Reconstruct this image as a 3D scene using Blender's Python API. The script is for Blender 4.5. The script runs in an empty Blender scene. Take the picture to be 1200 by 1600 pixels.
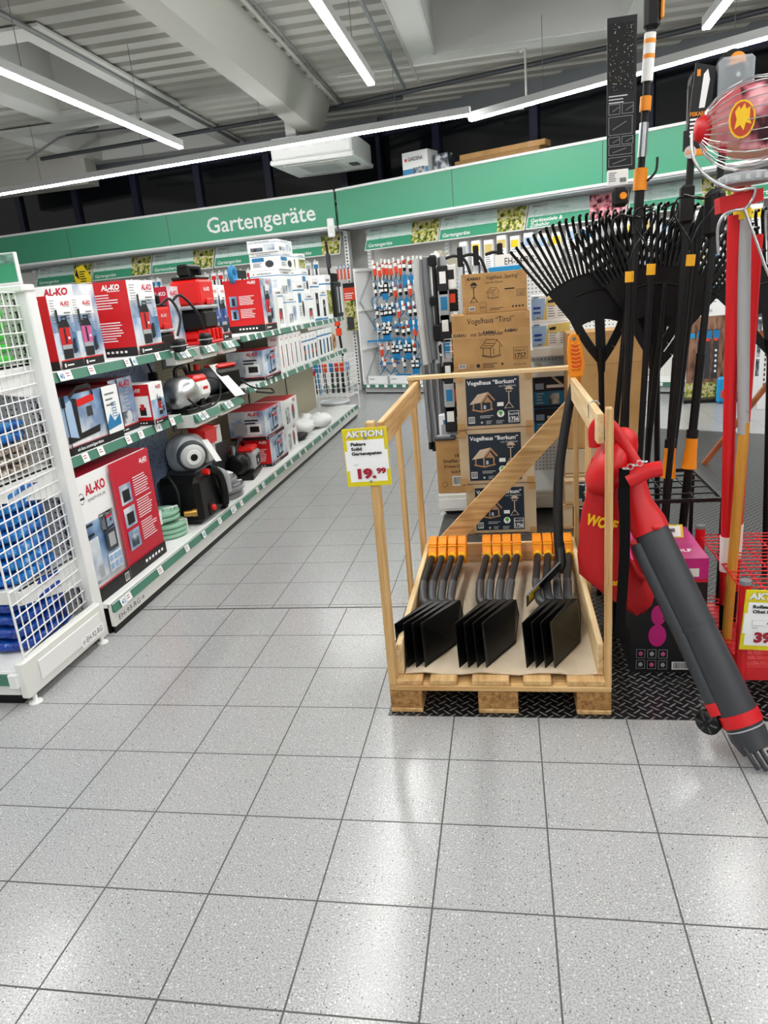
import bpy, math, random
from mathutils import Matrix, Vector
R = math.radians
random.seed(7)
SC = bpy.context.scene
COL = SC.collection

# ------------------------------------------------------------------ camera, world, exposure
cam_data = bpy.data.cameras.new('camera'); cam = bpy.data.objects.new('camera', cam_data); COL.objects.link(cam)
FPX, PITCH, ROLL, YAW, EYE = 1118.46, -16.767, -5.072, -10.568, 1.509
cp, sp_ = math.cos(R(PITCH)), math.sin(R(PITCH))
fw = Vector((math.sin(R(YAW))*cp, math.cos(R(YAW))*cp, sp_))
r0 = Vector((math.cos(R(YAW)), -math.sin(R(YAW)), 0)); u0 = r0.cross(fw)
rt = math.cos(R(ROLL))*r0 + math.sin(R(ROLL))*u0
up = -math.sin(R(ROLL))*r0 + math.cos(R(ROLL))*u0
cam.matrix_world = Matrix(((rt.x, up.x, -fw.x, 0), (rt.y, up.y, -fw.y, 0), (rt.z, up.z, -fw.z, EYE), (0, 0, 0, 1)))
cam_data.sensor_fit = 'VERTICAL'; cam_data.sensor_height = 24.0; cam_data.lens = FPX/1600*24.0
cam_data.clip_start = 0.05; cam_data.clip_end = 100
SC.camera = cam
SC.view_settings.view_transform = 'Standard'; SC.view_settings.look = 'None'
SC.view_settings.exposure = 0.0; SC.view_settings.gamma = 1.0; SC.view_settings.use_curve_mapping = False
wd = bpy.data.worlds.new('world'); SC.world = wd; wd.use_nodes = True
wd.node_tree.nodes['Background'].inputs[0].default_value = (1.0, 0.99, 0.97, 1)
wd.node_tree.nodes['Background'].inputs[1].default_value = 0.3
LAMP_STRENGTH = 74.0

# ------------------------------------------------------------------ materials
def lin(c):
    return tuple((x/255/12.92 if x/255 <= .04045 else ((x/255+.055)/1.055)**2.4) for x in c)
MATS = {}
def mat(name, rgb, rough=.5, metal=0., spec=.5, emit=0., alpha=1., trans=0., coat=0.):
    m = bpy.data.materials.new(name); m.use_nodes = True; MATS[name] = m
    b = m.node_tree.nodes['Principled BSDF']; c = (*lin(rgb), 1)
    b.inputs['Base Color'].default_value = c; b.inputs['Roughness'].default_value = rough
    b.inputs['Metallic'].default_value = metal; b.inputs['Specular IOR Level'].default_value = spec
    b.inputs['Alpha'].default_value = alpha; b.inputs['Transmission Weight'].default_value = trans
    b.inputs['Coat Weight'].default_value = coat
    if emit: b.inputs['Emission Color'].default_value = c; b.inputs['Emission Strength'].default_value = emit
    m.diffuse_color = c
    return m
class NT:                                    # tiny node-graph writer
    def __init__(s, m): s.t = m.node_tree; s.b = s.t.nodes['Principled BSDF']
    def n(s, typ, **kw):
        nd = s.t.nodes.new(typ)
        for k, v in kw.items():
            if k.startswith('i_'): nd.inputs[int(k[2:])].default_value = v
            else: setattr(nd, k, v)
        return nd
    def l(s, a, b): s.t.links.new(a, b)
    def m(s, op, a, b=None, c=None):
        nd = s.t.nodes.new('ShaderNodeMath'); nd.operation = op
        for i, x in enumerate((a, b, c)):
            if x is None: continue
            if hasattr(x, 'is_linked') or hasattr(x, 'links'): s.l(x, nd.inputs[i])
            else: nd.inputs[i].default_value = x
        return nd.outputs[0]
    def mix(s, f, a, b):
        nd = s.t.nodes.new('ShaderNodeMix'); nd.data_type = 'RGBA'
        for i, x in ((0, f), (6, a), (7, b)):
            if isinstance(x, tuple): nd.inputs[i].default_value = (*lin(x), 1)
            elif isinstance(x, (int, float)): nd.inputs[i].default_value = x
            else: s.l(x, nd.inputs[i])
        return nd.outputs[2]
    def obj(s):
        if not hasattr(s, '_o'): s._o = s.t.nodes.new('ShaderNodeTexCoord').outputs['Object']
        return s._o
    def xyz(s):
        nd = s.t.nodes.new('ShaderNodeSeparateXYZ'); s.l(s.obj(), nd.inputs[0]); return nd.outputs
    def noise(s, scale, detail=3, rough=.5, vec=None, sx=None):
        v = vec or s.obj()
        if sx:
            mp = s.t.nodes.new('ShaderNodeMapping'); s.l(v, mp.inputs[0]); mp.inputs['Scale'].default_value = sx; v = mp.outputs[0]
        nd = s.t.nodes.new('ShaderNodeTexNoise'); s.l(v, nd.inputs['Vector'])
        nd.inputs['Scale'].default_value = scale; nd.inputs['Detail'].default_value = detail; nd.inputs['Roughness'].default_value = rough
        return nd.outputs['Fac']
    def ramp(s, f, stops):
        nd = s.t.nodes.new('ShaderNodeValToRGB'); s.l(f, nd.inputs[0]); e = nd.color_ramp.elements
        while len(e) < len(stops): e.new(.5)
        for k, (p, c) in enumerate(stops): e[k].position = p; e[k].color = (*lin(c), 1)
        return nd.outputs[0]
    def bump(s, h, strength=.3, dist=.01):
        nd = s.t.nodes.new('ShaderNodeBump'); s.l(h, nd.inputs['Height']); nd.inputs['Strength'].default_value = strength
        nd.inputs['Distance'].default_value = dist; s.l(nd.outputs[0], s.b.inputs['Normal'])
    def color(s, c): s.l(c, s.b.inputs['Base Color'])

for nm, rgb, kw in [
    ('white', (236, 237, 236), dict(rough=.45)), ('offwhite', (226, 227, 222), dict(rough=.5)), ('paper', (245, 246, 246), dict(rough=.6)),
    ('greywhite', (196, 198, 198), dict(rough=.5)), ('lightgrey', (170, 174, 178), dict(rough=.5)), ('midgrey', (110, 114, 118), dict(rough=.5)),
    ('darkgrey', (52, 55, 60), dict(rough=.5)), ('slategrey', (50, 53, 58), dict(rough=.42)), ('black', (6, 6, 7), dict(rough=.38, spec=.35)),
    ('ink', (12, 12, 15), dict(rough=.6)), ('softblack', (11, 11, 12), dict(rough=.55, spec=.35)), ('blackmetal', (5, 5, 6), dict(rough=.34, spec=.35)),
    ('red', (206, 12, 22), dict(rough=.4)), ('brightred', (220, 18, 16), dict(rough=.35)), ('crimson', (196, 16, 48), dict(rough=.42)),
    ('darkred', (122, 14, 24), dict(rough=.45)), ('pricered', (158, 12, 42), dict(rough=.6)), ('maroon', (70, 16, 22), dict(rough=.6)),
    ('magenta', (190, 28, 120), dict(rough=.4)), ('pinkpump', (206, 90, 150), dict(rough=.4)), ('pinkskin', (214, 134, 142), dict(rough=.5)),
    ('green', (46, 128, 98), dict(rough=.5)), ('fasciagreen', (60, 150, 114), dict(rough=.42)), ('railgreen', (70, 124, 104), dict(rough=.4)),
    ('limegreen', (70, 190, 60), dict(rough=.45)), ('mint', (140, 186, 160), dict(rough=.35)), ('yellow', (236, 206, 20), dict(rough=.5)),
    ('signyellow', (222, 204, 12), dict(rough=.5)), ('orange', (246, 148, 12), dict(rough=.38)), ('deeporange', (226, 84, 16), dict(rough=.4)),
    ('capyellow', (240, 176, 30), dict(rough=.4)), ('orangered', (226, 66, 28), dict(rough=.45)), ('blue', (20, 96, 190), dict(rough=.3)),
    ('deepblue', (18, 54, 150), dict(rough=.3)), ('cyan', (24, 150, 210), dict(rough=.4)), ('toolblue', (24, 122, 176), dict(rough=.4)),
    ('teal', (40, 170, 190), dict(rough=.4)), ('paleblue', (150, 182, 220), dict(rough=.5)), ('powderblue', (168, 196, 226), dict(rough=.4)),
    ('navy', (18, 26, 46), dict(rough=.5)), ('borkum', (26, 40, 54), dict(rough=.5)), ('frameblue', (12, 20, 52), dict(rough=.5)),
    ('steel', (176, 180, 184), dict(rough=.28, metal=.9)), ('chrome', (206, 208, 210), dict(rough=.3, metal=1.)), ('aluminium', (186, 188, 190), dict(rough=.35, metal=.5)),
    ('brass', (180, 140, 70), dict(rough=.3, metal=.9)), ('galv', (120, 122, 122), dict(rough=.5, metal=.4)), ('brown', (120, 72, 40), dict(rough=.6)),
    ('photobrown', (176, 134, 96), dict(rough=.6)), ('roofstraw', (206, 184, 160), dict(rough=.7)), ('tape', (186, 144, 92), dict(rough=.3)),
    ('sand', (214, 190, 110), dict(rough=.6)), ('beamgrey', (176, 176, 168), dict(rough=.55)), ('skylight', (120, 122, 122), dict(rough=.6)),
    ('skyframe', (206, 207, 203), dict(rough=.55)), ('towelwhite', (238, 236, 230), dict(rough=.8)), ('fabricred', (190, 14, 20), dict(rough=.7)),
    ('wolfyellow', (250, 200, 20), dict(rough=.5)), ('strap', (5, 5, 6), dict(rough=.85, spec=.2)), ('tagwhite', (240, 240, 236), dict(rough=.6)),
    ('perfline', (180, 176, 160), dict(rough=.6)), ('shadowgap', (8, 8, 9), dict(rough=.8)), ('hosegrey', (60, 64, 66), dict(rough=.28)),
    ('clearfilm', (230, 234, 238), dict(rough=.12, alpha=.28)), ('clearplastic', (214, 222, 228), dict(rough=.08, alpha=.35)),
    ('lamp', (252, 252, 250), dict(emit=LAMP_STRENGTH)), ('window_glass', (14, 17, 22), dict(rough=.08, spec=.6)),
    ]:
    mat(nm, rgb, **kw)

# wood, one material per grain direction
for ax, sx in (('x', (1.2, 22, 22)), ('y', (22, 1.2, 22)), ('z', (22, 22, 1.2))):
    for tone, st in (('wood_', [(0, (168, 124, 72)), (.45, (200, 160, 104)), (1, (224, 190, 136))]), ('palewood_', [(0, (190, 156, 104)), (.5, (222, 194, 146)), (1, (236, 214, 174))]),
                     ('ashwood_', [(0, (168, 112, 30)), (.5, (196, 138, 44)), (1, (216, 160, 62))])):
        m = mat(tone+ax, (200, 160, 100), rough=.6); g = NT(m)
        f = g.noise(2.2, 4, .6, sx=sx); g.color(g.ramp(f, [(max(0, p*.5+.25), c) for p, c in st])); g.bump(f, .15, .003)
m = mat('blockwood', (150, 112, 66), rough=.8); g = NT(m); f = g.noise(60, 4, .7); g.color(g.ramp(f, [(.3, (112, 76, 38)), (.55, (168, 124, 70)), (.75, (196, 154, 98))])); g.bump(f, .4, .004)
m = mat('birdwood', (150, 78, 36), rough=.5); g = NT(m); g.color(g.ramp(g.noise(9, 3), [(.3, (132, 62, 26)), (.7, (170, 92, 44))]))
for nm, a, b in (('cardboard', (172, 130, 78), (190, 148, 94)), ('palecardboard', (190, 164, 128), (204, 180, 146)), ('liner', (196, 178, 152), (212, 196, 172)), ('darkcardboard', (150, 112, 66), (168, 128, 80))):
    m = mat(nm, a, rough=.75); g = NT(m); g.color(g.ramp(g.noise(6, 4), [(.35, a), (.65, b)]))
m = mat('bluegrad', (120, 150, 190), rough=.4); g = NT(m); g.color(g.ramp(g.noise(5, 2), [(.3, (46, 84, 136)), (.5, (140, 172, 206)), (.66, (226, 234, 240))]))
m = mat('fadeprint', (200, 205, 212), rough=.4); g = NT(m); g.color(g.ramp(g.noise(7, 2), [(.35, (120, 146, 180)), (.55, (206, 214, 222)), (.7, (238, 240, 242))]))
m = mat('gardenphoto', (120, 140, 60), rough=.4); g = NT(m); g.color(g.ramp(g.noise(16, 4, .7), [(.36, (26, 30, 18)), (.45, (92, 116, 40)), (.52, (196, 186, 60)), (.58, (226, 222, 208)), (.66, (120, 84, 52))]))
m = mat('logphoto', (120, 80, 60), rough=.4); g = NT(m); g.color(g.ramp(g.noise(20, 4, .7, sx=(1, 1, .2)), [(.36, (52, 32, 26)), (.5, (128, 92, 70)), (.62, (160, 120, 96))]))
m = mat('darkphoto', (70, 70, 76), rough=.4); g = NT(m); g.color(g.ramp(g.noise(11, 2, .5), [(.38, (22, 24, 30)), (.5, (90, 100, 112)), (.64, (206, 210, 214))]))
m = mat('slatebanner', (190, 214, 206), rough=.4); g = NT(m); g.color(g.ramp(g.noise(7, 5, .65, sx=(1, 1, 2.5)), [(.36, (168, 200, 190)), (.5, (214, 230, 224)), (.6, (196, 218, 212))]))
m = mat('darkslate', (120, 150, 142), rough=.4); g = NT(m); g.color(g.ramp(g.noise(9, 5, .65, sx=(1, 1, 3)), [(.36, (84, 120, 110)), (.5, (140, 176, 164)), (.64, (110, 146, 134))]))
m = mat('briquettes', (150, 130, 110), rough=.5); g = NT(m); g.color(g.ramp(g.noise(34, 4, .8), [(.38, (50, 42, 36)), (.5, (150, 132, 112)), (.6, (220, 214, 206))]))
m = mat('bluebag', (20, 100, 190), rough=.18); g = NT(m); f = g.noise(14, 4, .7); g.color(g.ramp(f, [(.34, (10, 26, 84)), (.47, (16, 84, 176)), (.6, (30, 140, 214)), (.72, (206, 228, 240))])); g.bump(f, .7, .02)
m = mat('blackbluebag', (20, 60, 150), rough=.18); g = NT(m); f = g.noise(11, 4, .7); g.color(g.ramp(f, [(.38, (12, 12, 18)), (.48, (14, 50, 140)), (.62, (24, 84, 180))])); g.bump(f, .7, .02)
m = mat('droplets', (150, 172, 208), rough=.35); g = NT(m)
v = g.n('ShaderNodeTexVoronoi'); g.l(g.obj(), v.inputs['Vector']); v.inputs['Scale'].default_value = 26
d = g.m('ABSOLUTE', g.m('SUBTRACT', v.outputs['Distance'], .3)); g.color(g.mix(g.m('LESS_THAN', d, .045), (146, 168, 204), (70, 92, 132)))
# perforated and slatted sheet metal
def perforated(nm, base, dot, a, b, period, rad):
    m = mat(nm, base, rough=.5); g = NT(m); o = g.xyz()
    fa = g.m('SUBTRACT', g.m('FRACT', g.m('MULTIPLY', o[a], 1/period)), .5); fb = g.m('SUBTRACT', g.m('FRACT', g.m('MULTIPLY', o[b], 1/period)), .5)
    dd = g.m('SQRT', g.m('ADD', g.m('MULTIPLY', fa, fa), g.m('MULTIPLY', fb, fb)))
    g.color(g.mix(g.m('LESS_THAN', dd, rad), base, dot))
perforated('perf_xz', (222, 221, 217), (40, 40, 40), 0, 2, .026, .17)
perforated('perf_yz', (186, 178, 152), (96, 88, 66), 1, 2, .024, .2)
m = mat('plate', (58, 60, 62), rough=.32, spec=.6); g = NT(m); o = g.xyz(); P = .044
def lens(ox, oy, sgn):
    fx = g.m('SUBTRACT', g.m('FRACT', g.m('ADD', g.m('MULTIPLY', o[0], 1/P), ox)), .5); fy = g.m('SUBTRACT', g.m('FRACT', g.m('ADD', g.m('MULTIPLY', o[1], 1/P), oy)), .5)
    a = g.m('MULTIPLY', g.m('ADD', fx, g.m('MULTIPLY', fy, sgn)), 1.5); b = g.m('MULTIPLY', g.m('SUBTRACT', fx, g.m('MULTIPLY', fy, sgn)), 7.0)
    return g.m('MAXIMUM', g.m('SUBTRACT', 1., g.m('ADD', g.m('MULTIPLY', a, a), g.m('MULTIPLY', b, b))), 0.)
hgt = g.m('MAXIMUM', lens(0, 0, 1.), lens(.5, .5, -1.)); g.bump(hgt, 1., .006)
g.color(g.mix(g.m('GREATER_THAN', hgt, .2), (17, 17, 18), (128, 132, 134)))  # black rubber; treads coloured pale grey to paint in their highlights
# terrazzo tiles, two fields that meet at an expansion joint
TILE = .305; JY = 3.274
m = mat('tiles', (188, 190, 188), rough=.3); g = NT(m); o = g.xyz()
near = g.m('LESS_THAN', o[1], JY)
def grout(c, off1, off2, w):
    off = g.m('ADD', g.m('MULTIPLY', near, off1-off2), off2)
    fr = g.m('FRACT', g.m('ADD', g.m('DIVIDE', g.m('SUBTRACT', c, off), TILE), 40.))
    return g.m('LESS_THAN', g.m('ABSOLUTE', g.m('SUBTRACT', g.m('FRACT', g.m('ADD', fr, .5)), .5)), w/TILE/2)
gx = grout(o[0], -1.4554, -1.4554-.4064, .0048); gy = grout(o[1], 1.1389, 1.1389+.0403, .0048)
jt = g.m('LESS_THAN', g.m('ABSOLUTE', g.m('SUBTRACT', o[1], JY+.004)), .007)
gm = g.m('MAXIMUM', g.m('MAXIMUM', gx, gy), jt)
s1 = g.noise(210, 1); s2 = g.noise(150, 1, vec=None, sx=(1.03, .97, 1)); s3 = g.noise(30, 3)
v = g.n('ShaderNodeTexVoronoi'); g.l(g.obj(), v.inputs['Vector']); v.inputs['Scale'].default_value = 105
cr = g.n('ShaderNodeSeparateColor'); g.l(v.outputs['Color'], cr.inputs[0])
spot = g.m('MULTIPLY', g.m('LESS_THAN', v.outputs['Distance'], .2), g.m('LESS_THAN', cr.outputs[0], .2))
spotw = g.m('MULTIPLY', g.m('LESS_THAN', v.outputs['Distance'], .26), g.m('GREATER_THAN', cr.outputs[0], .72))
c = g.ramp(s1, [(.35, (146, 147, 147)), (.6, (182, 183, 184))]); c = g.mix(g.m('MULTIPLY', spotw, .55), c, (232, 232, 230)); c = g.mix(spot, c, (58, 58, 58))
big = g.noise(1.3, 2); c = g.mix(g.m('MULTIPLY', big, .18), c, (150, 148, 142))
g.color(g.mix(gm, c, (72, 72, 70)))
rr = g.m('ADD', g.m('MULTIPLY', gm, .4), g.m('ADD', .14, g.m('MULTIPLY', s3, .12))); g.l(rr, g.b.inputs['Roughness'])
g.bump(g.m('ADD', g.m('MULTIPLY', g.noise(2.4, 2), .6), g.m('MULTIPLY', s1, .05)), .2, .02)
m = mat('pelt', (170, 96, 100), rough=.4); g = NT(m); g.color(g.ramp(g.noise(16, 2, .5), [(.38, (60, 16, 26)), (.47, (176, 84, 98)), (.6, (236, 170, 176))]))
m = mat('netred', (200, 20, 40), rough=.4, alpha=.72)

# ------------------------------------------------------------------ mesh builder
_txt = {}
def text_geo(s, bold=0.0):
    k = (s, bold)
    if k in _txt: return _txt[k]
    cu = bpy.data.curves.new('t', 'FONT'); cu.body = s; cu.size = 1.0; cu.resolution_u = 2; cu.offset = bold
    ob = bpy.data.objects.new('t', cu); COL.objects.link(ob)
    me = bpy.data.meshes.new_from_object(ob.evaluated_get(bpy.context.evaluated_depsgraph_get()))
    vs = [(v.co.x, v.co.y) for v in me.vertices]; fs = [tuple(p.vertices) for p in me.polygons]
    bpy.data.objects.remove(ob); bpy.data.curves.remove(cu); bpy.data.meshes.remove(me)
    if vs:
        x0 = min(v[0] for v in vs); x1 = max(v[0] for v in vs)
        H = .72
        vs = [((x-x0)/H, y/H) for x, y in vs]; wdt = (x1-x0)/H
    else: wdt = 0
    _txt[k] = (vs, fs, wdt); return _txt[k]

class MB:
    def __init__(s): s.v = []; s.f = []; s.fm = []; s.sm = []; s.mats = []; s.M = Matrix.Identity(4)
    def mi(s, m):
        if m not in s.mats: s.mats.append(m)
        return s.mats.index(m)
    def add(s, vs, fs, m, smooth=False):
        k = len(s.v); M = s.M
        s.v += [tuple(M @ Vector(v)) for v in vs]; i = s.mi(m)
        for f in fs: s.f.append(tuple(a+k for a in f)); s.fm.append(i); s.sm.append(smooth)
        return s
    def box(s, x0, x1, y0, y1, z0, z1, m, b=0.0):
        if x1 < x0: x0, x1 = x1, x0
        if y1 < y0: y0, y1 = y1, y0
        if z1 < z0: z0, z1 = z1, z0
        if b <= 0:
            vs = [(x, y, z) for x in (x0, x1) for y in (y0, y1) for z in (z0, z1)]
            return s.add(vs, [(0, 1, 3, 2), (4, 6, 7, 5), (0, 4, 5, 1), (2, 3, 7, 6), (0, 2, 6, 4), (1, 5, 7, 3)], m)
        b = min(b, (x1-x0)*.45, (y1-y0)*.45, (z1-z0)*.45)
        lo = (x0, y0, z0); hi = (x1, y1, z1); vs = []; idx = {}
        for i in (0, 1):
            for j in (0, 1):
                for k in (0, 1):
                    c = [hi[0] if i else lo[0], hi[1] if j else lo[1], hi[2] if k else lo[2]]; sg = [(-1 if i else 1), (-1 if j else 1), (-1 if k else 1)]
                    for a in range(3):                     # vertex on the face of axis a
                        p = [c[q] + (0 if q == a else sg[q]*b) for q in range(3)]
                        idx[(i, j, k, a)] = len(vs); vs.append(tuple(p))
        fs = []
        for a in range(3):
            o = [q for q in range(3) if q != a]
            for sd in (0, 1):
                q = []
                for (p, r) in ((0, 0), (1, 0), (1, 1), (0, 1)):
                    t = [0, 0, 0]; t[a] = sd; t[o[0]] = p; t[o[1]] = r; q.append(idx[(*t, a)])
                fs.append(tuple(q))
            for p in (0, 1):
                for r in (0, 1):
                    t0 = [0, 0, 0]; t1 = [0, 0, 0]; t0[a] = 0; t1[a] = 1
                    for t in (t0, t1): t[o[0]] = p; t[o[1]] = r
                    fs.append((idx[(*t0, o[0])], idx[(*t1, o[0])], idx[(*t1, o[1])], idx[(*t0, o[1])]))
        for i in (0, 1):
            for j in (0, 1):
                for k in (0, 1): fs.append((idx[(i, j, k, 0)], idx[(i, j, k, 1)], idx[(i, j, k, 2)]))
        return s.add(vs, fs, m)
    def tube(s, pts, r, m, n=8, closed=False, cap=True, sx=1.0, rads=None):
        pts = [Vector(p) for p in pts]; N = len(pts); rings = []; vs = []; prev = None
        for i, p in enumerate(pts):
            if closed: t = pts[(i+1) % N] - pts[i-1]
            else: t = pts[min(i+1, N-1)] - pts[max(i-1, 0)]
            t.normalize()
            if prev is None:
                a = Vector((0, 0, 1)) if abs(t.z) < .9 else Vector((1, 0, 0)); e = t.cross(a).normalized()
            else: e = (prev - t*prev.dot(t)); e = e.normalized() if e.length > 1e-6 else t.orthogonal().normalized()
            prev = e; g2 = t.cross(e); rad = rads[i] if rads else r
            for k in range(n):
                a = 2*math.pi*k/n; vs.append(tuple(p + e*math.cos(a)*rad*sx + g2*math.sin(a)*rad))
        fs = []
        for i in range(N if closed else N-1):
            j = (i+1) % N
            for k in range(n): k2 = (k+1) % n; fs.append((i*n+k, i*n+k2, j*n+k2, j*n+k))
        s.add(vs, fs, m, smooth=n > 5)
        if cap and not closed: s.add(vs[:n], [tuple(range(n))[::-1]], m); s.add(vs[-n:], [tuple(range(n))], m)
        return s
    def bar(s, p0, p1, w, t, m, upv=(0, 0, 1), b=0.0):    # rectangular bar, w along side, t along up
        p0 = Vector(p0); p1 = Vector(p1); d = p1-p0; L = d.length; d.normalize(); u = Vector(upv); sd = d.cross(u).normalized(); u = sd.cross(d)
        old = s.M; s.M = old @ Matrix(((d.x, sd.x, u.x, p0.x), (d.y, sd.y, u.y, p0.y), (d.z, sd.z, u.z, p0.z), (0, 0, 0, 1)))
        s.box(0, L, -w/2, w/2, -t/2, t/2, m, b); s.M = old; return s
    def lathe(s, prof, m, n=20, axis='z', c=(0, 0, 0)):
        vs = []; fs = []
        for r, h in prof:
            for k in range(n):
                a = 2*math.pi*k/n; x, y = r*math.cos(a), r*math.sin(a)
                p = {'z': (x, y, h), 'y': (x, h, y), 'x': (h, x, y)}[axis]; vs.append((p[0]+c[0], p[1]+c[1], p[2]+c[2]))
        for i in range(len(prof)-1):
            for k in range(n): k2 = (k+1) % n; fs.append((i*n+k, i*n+k2, (i+1)*n+k2, (i+1)*n+k))
        s.add(vs, fs, m, smooth=True); s.add(vs[:n], [tuple(range(n))], m); s.add(vs[-n:], [tuple(range(n))], m); return s
    def prism(s, poly, m, axis='y', a0=0., a1=1.):       # poly of 2-D points extruded along axis
        def P(p, h): return {'y': (p[0], h, p[1]), 'x': (h, p[0], p[1]), 'z': (p[0], p[1], h)}[axis]
        n = len(poly); vs = [P(p, a0) for p in poly]+[P(p, a1) for p in poly]
        fs = [tuple(range(n)), tuple(range(n, 2*n))[::-1]]+[(i, (i+1) % n, n+(i+1) % n, n+i) for i in range(n)]
        return s.add(vs, fs, m)
    def blob(s, c, rx, ry, rz, m, n=14, k=8, jit=0., sq=1., seed=0):   # squarish ellipsoid, sq<1 flattens the sides
        rd = random.Random(seed); vs = []; fs = []
        for i in range(k+1):
            ph = -math.pi/2+math.pi*i/k
            for j in range(n):
                th = 2*math.pi*j/n
                def pw(v): return math.copysign(abs(v)**sq, v)
                q = 1+jit*(rd.random()-.5)
                vs.append((c[0]+rx*pw(math.cos(ph))*pw(math.cos(th))*q, c[1]+ry*pw(math.cos(ph))*pw(math.sin(th))*q, c[2]+rz*pw(math.sin(ph))*q))
        for i in range(k):
            for j in range(n): j2 = (j+1) % n; fs.append((i*n+j, i*n+j2, (i+1)*n+j2, (i+1)*n+j))
        return s.add(vs, fs, m, smooth=True)
    def build(s, name, parent=None):
        me = bpy.data.meshes.new(name); me.from_pydata(s.v, [], s.f)
        for m in s.mats: me.materials.append(MATS[m])
        me.polygons.foreach_set('material_index', s.fm); me.polygons.foreach_set('use_smooth', s.sm); me.update()
        import bmesh
        bm = bmesh.new(); bm.from_mesh(me); bmesh.ops.recalc_face_normals(bm, faces=bm.faces); bm.to_mesh(me); bm.free()
        o = bpy.data.objects.new(name, me); COL.objects.link(o)
        if parent: o.parent = parent
        return o

class Face:                                              # drawing on a flat face: u right, v up, metres
    def __init__(s, mb, o, u, v, step=.0005):
        s.mb = mb; s.o = Vector(o); s.u = Vector(u); s.v = Vector(v); s.n = s.u.cross(s.v).normalized(); s.k = 0; s.st = step
    def p(s, a, b, k): return tuple(s.o + s.u*a + s.v*b + s.n*(k*s.st))
    def poly(s, pts, m, k=None):
        if k is None: s.k += 1; k = s.k
        s.mb.add([s.p(a, b, k) for a, b in pts], [tuple(range(len(pts)))], m); return s
    def rect(s, a, b, w, h, m): return s.poly([(a, b), (a+w, b), (a+w, b+h), (a, b+h)], m)
    def disc(s, a, b, r, m, r2=None, n=18): return s.poly([(a+r*math.cos(2*math.pi*i/n), b+(r2 or r)*math.sin(2*math.pi*i/n)) for i in range(n)], m)
    def ring(s, a, b, w, h, t, m):
        s.k += 1; k = s.k
        for q in ((a, b, w, t), (a, b+h-t, w, t), (a, b, t, h), (a+w-t, b, t, h)):
            s.poly([(q[0], q[1]), (q[0]+q[2], q[1]), (q[0]+q[2], q[1]+q[3]), (q[0], q[1]+q[3])], m, k)
        return s
    def line(s, a, b, c, d, t, m, k=None):
        dx, dy = c-a, d-b; L = math.hypot(dx, dy) or 1; nx, ny = -dy/L*t/2, dx/L*t/2
        return s.poly([(a+nx, b+ny), (a-nx, b-ny), (c-nx, d-ny), (c+nx, d+ny)], m, k)
    def lines(s, a, b, w, n, dy, t, m, rag=.3, seed=1):  # blocks of unreadable small print
        rd = random.Random(seed); s.k += 1; k = s.k
        for i in range(n):
            ww = w*(1-rag*rd.random()); s.poly([(a, b-i*dy), (a+ww, b-i*dy), (a+ww, b-i*dy+t), (a, b-i*dy+t)], m, k)
        return s
    def barcode(s, a, b, w, h, seed=3):
        s.rect(a, b, w, h, 'paper'); rd = random.Random(seed); s.k += 1; k = s.k; x = a+w*.06
        while x < a+w*.92:
            t = w*rd.choice((.02, .035, .05)); s.poly([(x, b+h*.12), (x+t, b+h*.12), (x+t, b+h*.92), (x, b+h*.92)], 'ink', k); x += t+w*rd.choice((.02, .035))
        return s
    def text(s, a, b, h, string, m, w=None, align='L', bold=0.0, slant=0.0):
        vs, fs, wd_ = text_geo(string, bold); s.k += 1; sc = h if w is None else w/wd_; off = {'L': 0, 'C': -wd_*sc/2, 'R': -wd_*sc}[align]
        s.mb.add([s.p(a+off+x*sc+y*h*slant, b+y*h, s.k) for x, y in vs], fs, m); return s

def faces(mb, w, d, h):                                  # a box standing at the origin: front -Y, right +X, left -X, top +Z
    return dict(front=Face(mb, (-w/2, -d/2, 0), (1, 0, 0), (0, 0, 1)), right=Face(mb, (w/2, -d/2, 0), (0, 1, 0), (0, 0, 1)),
                left=Face(mb, (-w/2, d/2, 0), (0, -1, 0), (0, 0, 1)), top=Face(mb, (-w/2, -d/2, h), (1, 0, 0), (0, 1, 0)))

def tag(o, label, cat, group=None, kind=None):
    o['label'] = label; o['category'] = cat
    if group: o['group'] = group
    if kind: o['kind'] = kind
    return o
def thing(name, label, cat, loc=(0, 0, 0), rotz=0., group=None, rot=None):
    o = bpy.data.objects.new(name, None); COL.objects.link(o); o.location = loc
    o.rotation_euler = rot if rot else (0, 0, rotz); o.empty_display_size = .1
    return tag(o, label, cat, group)
def struct(mb, name):
    o = mb.build(name); o['kind'] = 'structure'; return o
def place(o, loc, rotz=0., rot=None): o.location = loc; o.rotation_euler = rot if rot else (0, 0, rotz); return o
def dup(root, loc, rotz, label, group=None, rot=None):
    r = root.copy(); COL.objects.link(r); r.location = loc; r.rotation_euler = rot if rot else (0, 0, rotz); r['label'] = label
    if group: r['group'] = group
    for ch in list(root.children):
        c = ch.copy(); COL.objects.link(c); c.parent = r
        for gch in list(ch.children):
            q = gch.copy(); COL.objects.link(q); q.parent = c
    return r
def arc(c, r, a0, a1, n, plane='xz'):
    out = []
    for i in range(n+1):
        a = R(a0+(a1-a0)*i/n); x, y = r*math.cos(a), r*math.sin(a)
        out.append({'xz': (c[0]+x, c[1], c[2]+y), 'xy': (c[0]+x, c[1]+y, c[2]), 'yz': (c[0], c[1]+x, c[2]+y)}[plane])
    return out
def smooth(pts, n=5):                                    # Catmull-Rom through the points
    P = [Vector(p) for p in pts]; out = []
    for i in range(len(P)-1):
        a = P[max(i-1, 0)]; b = P[i]; c = P[i+1]; d = P[min(i+2, len(P)-1)]
        for k in range(n):
            t = k/n; out.append(tuple(.5*((2*b)+(c-a)*t+(2*a-5*b+4*c-d)*t*t+(3*b-a-3*c+d)*t**3)))
    out.append(tuple(P[-1])); return out
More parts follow.
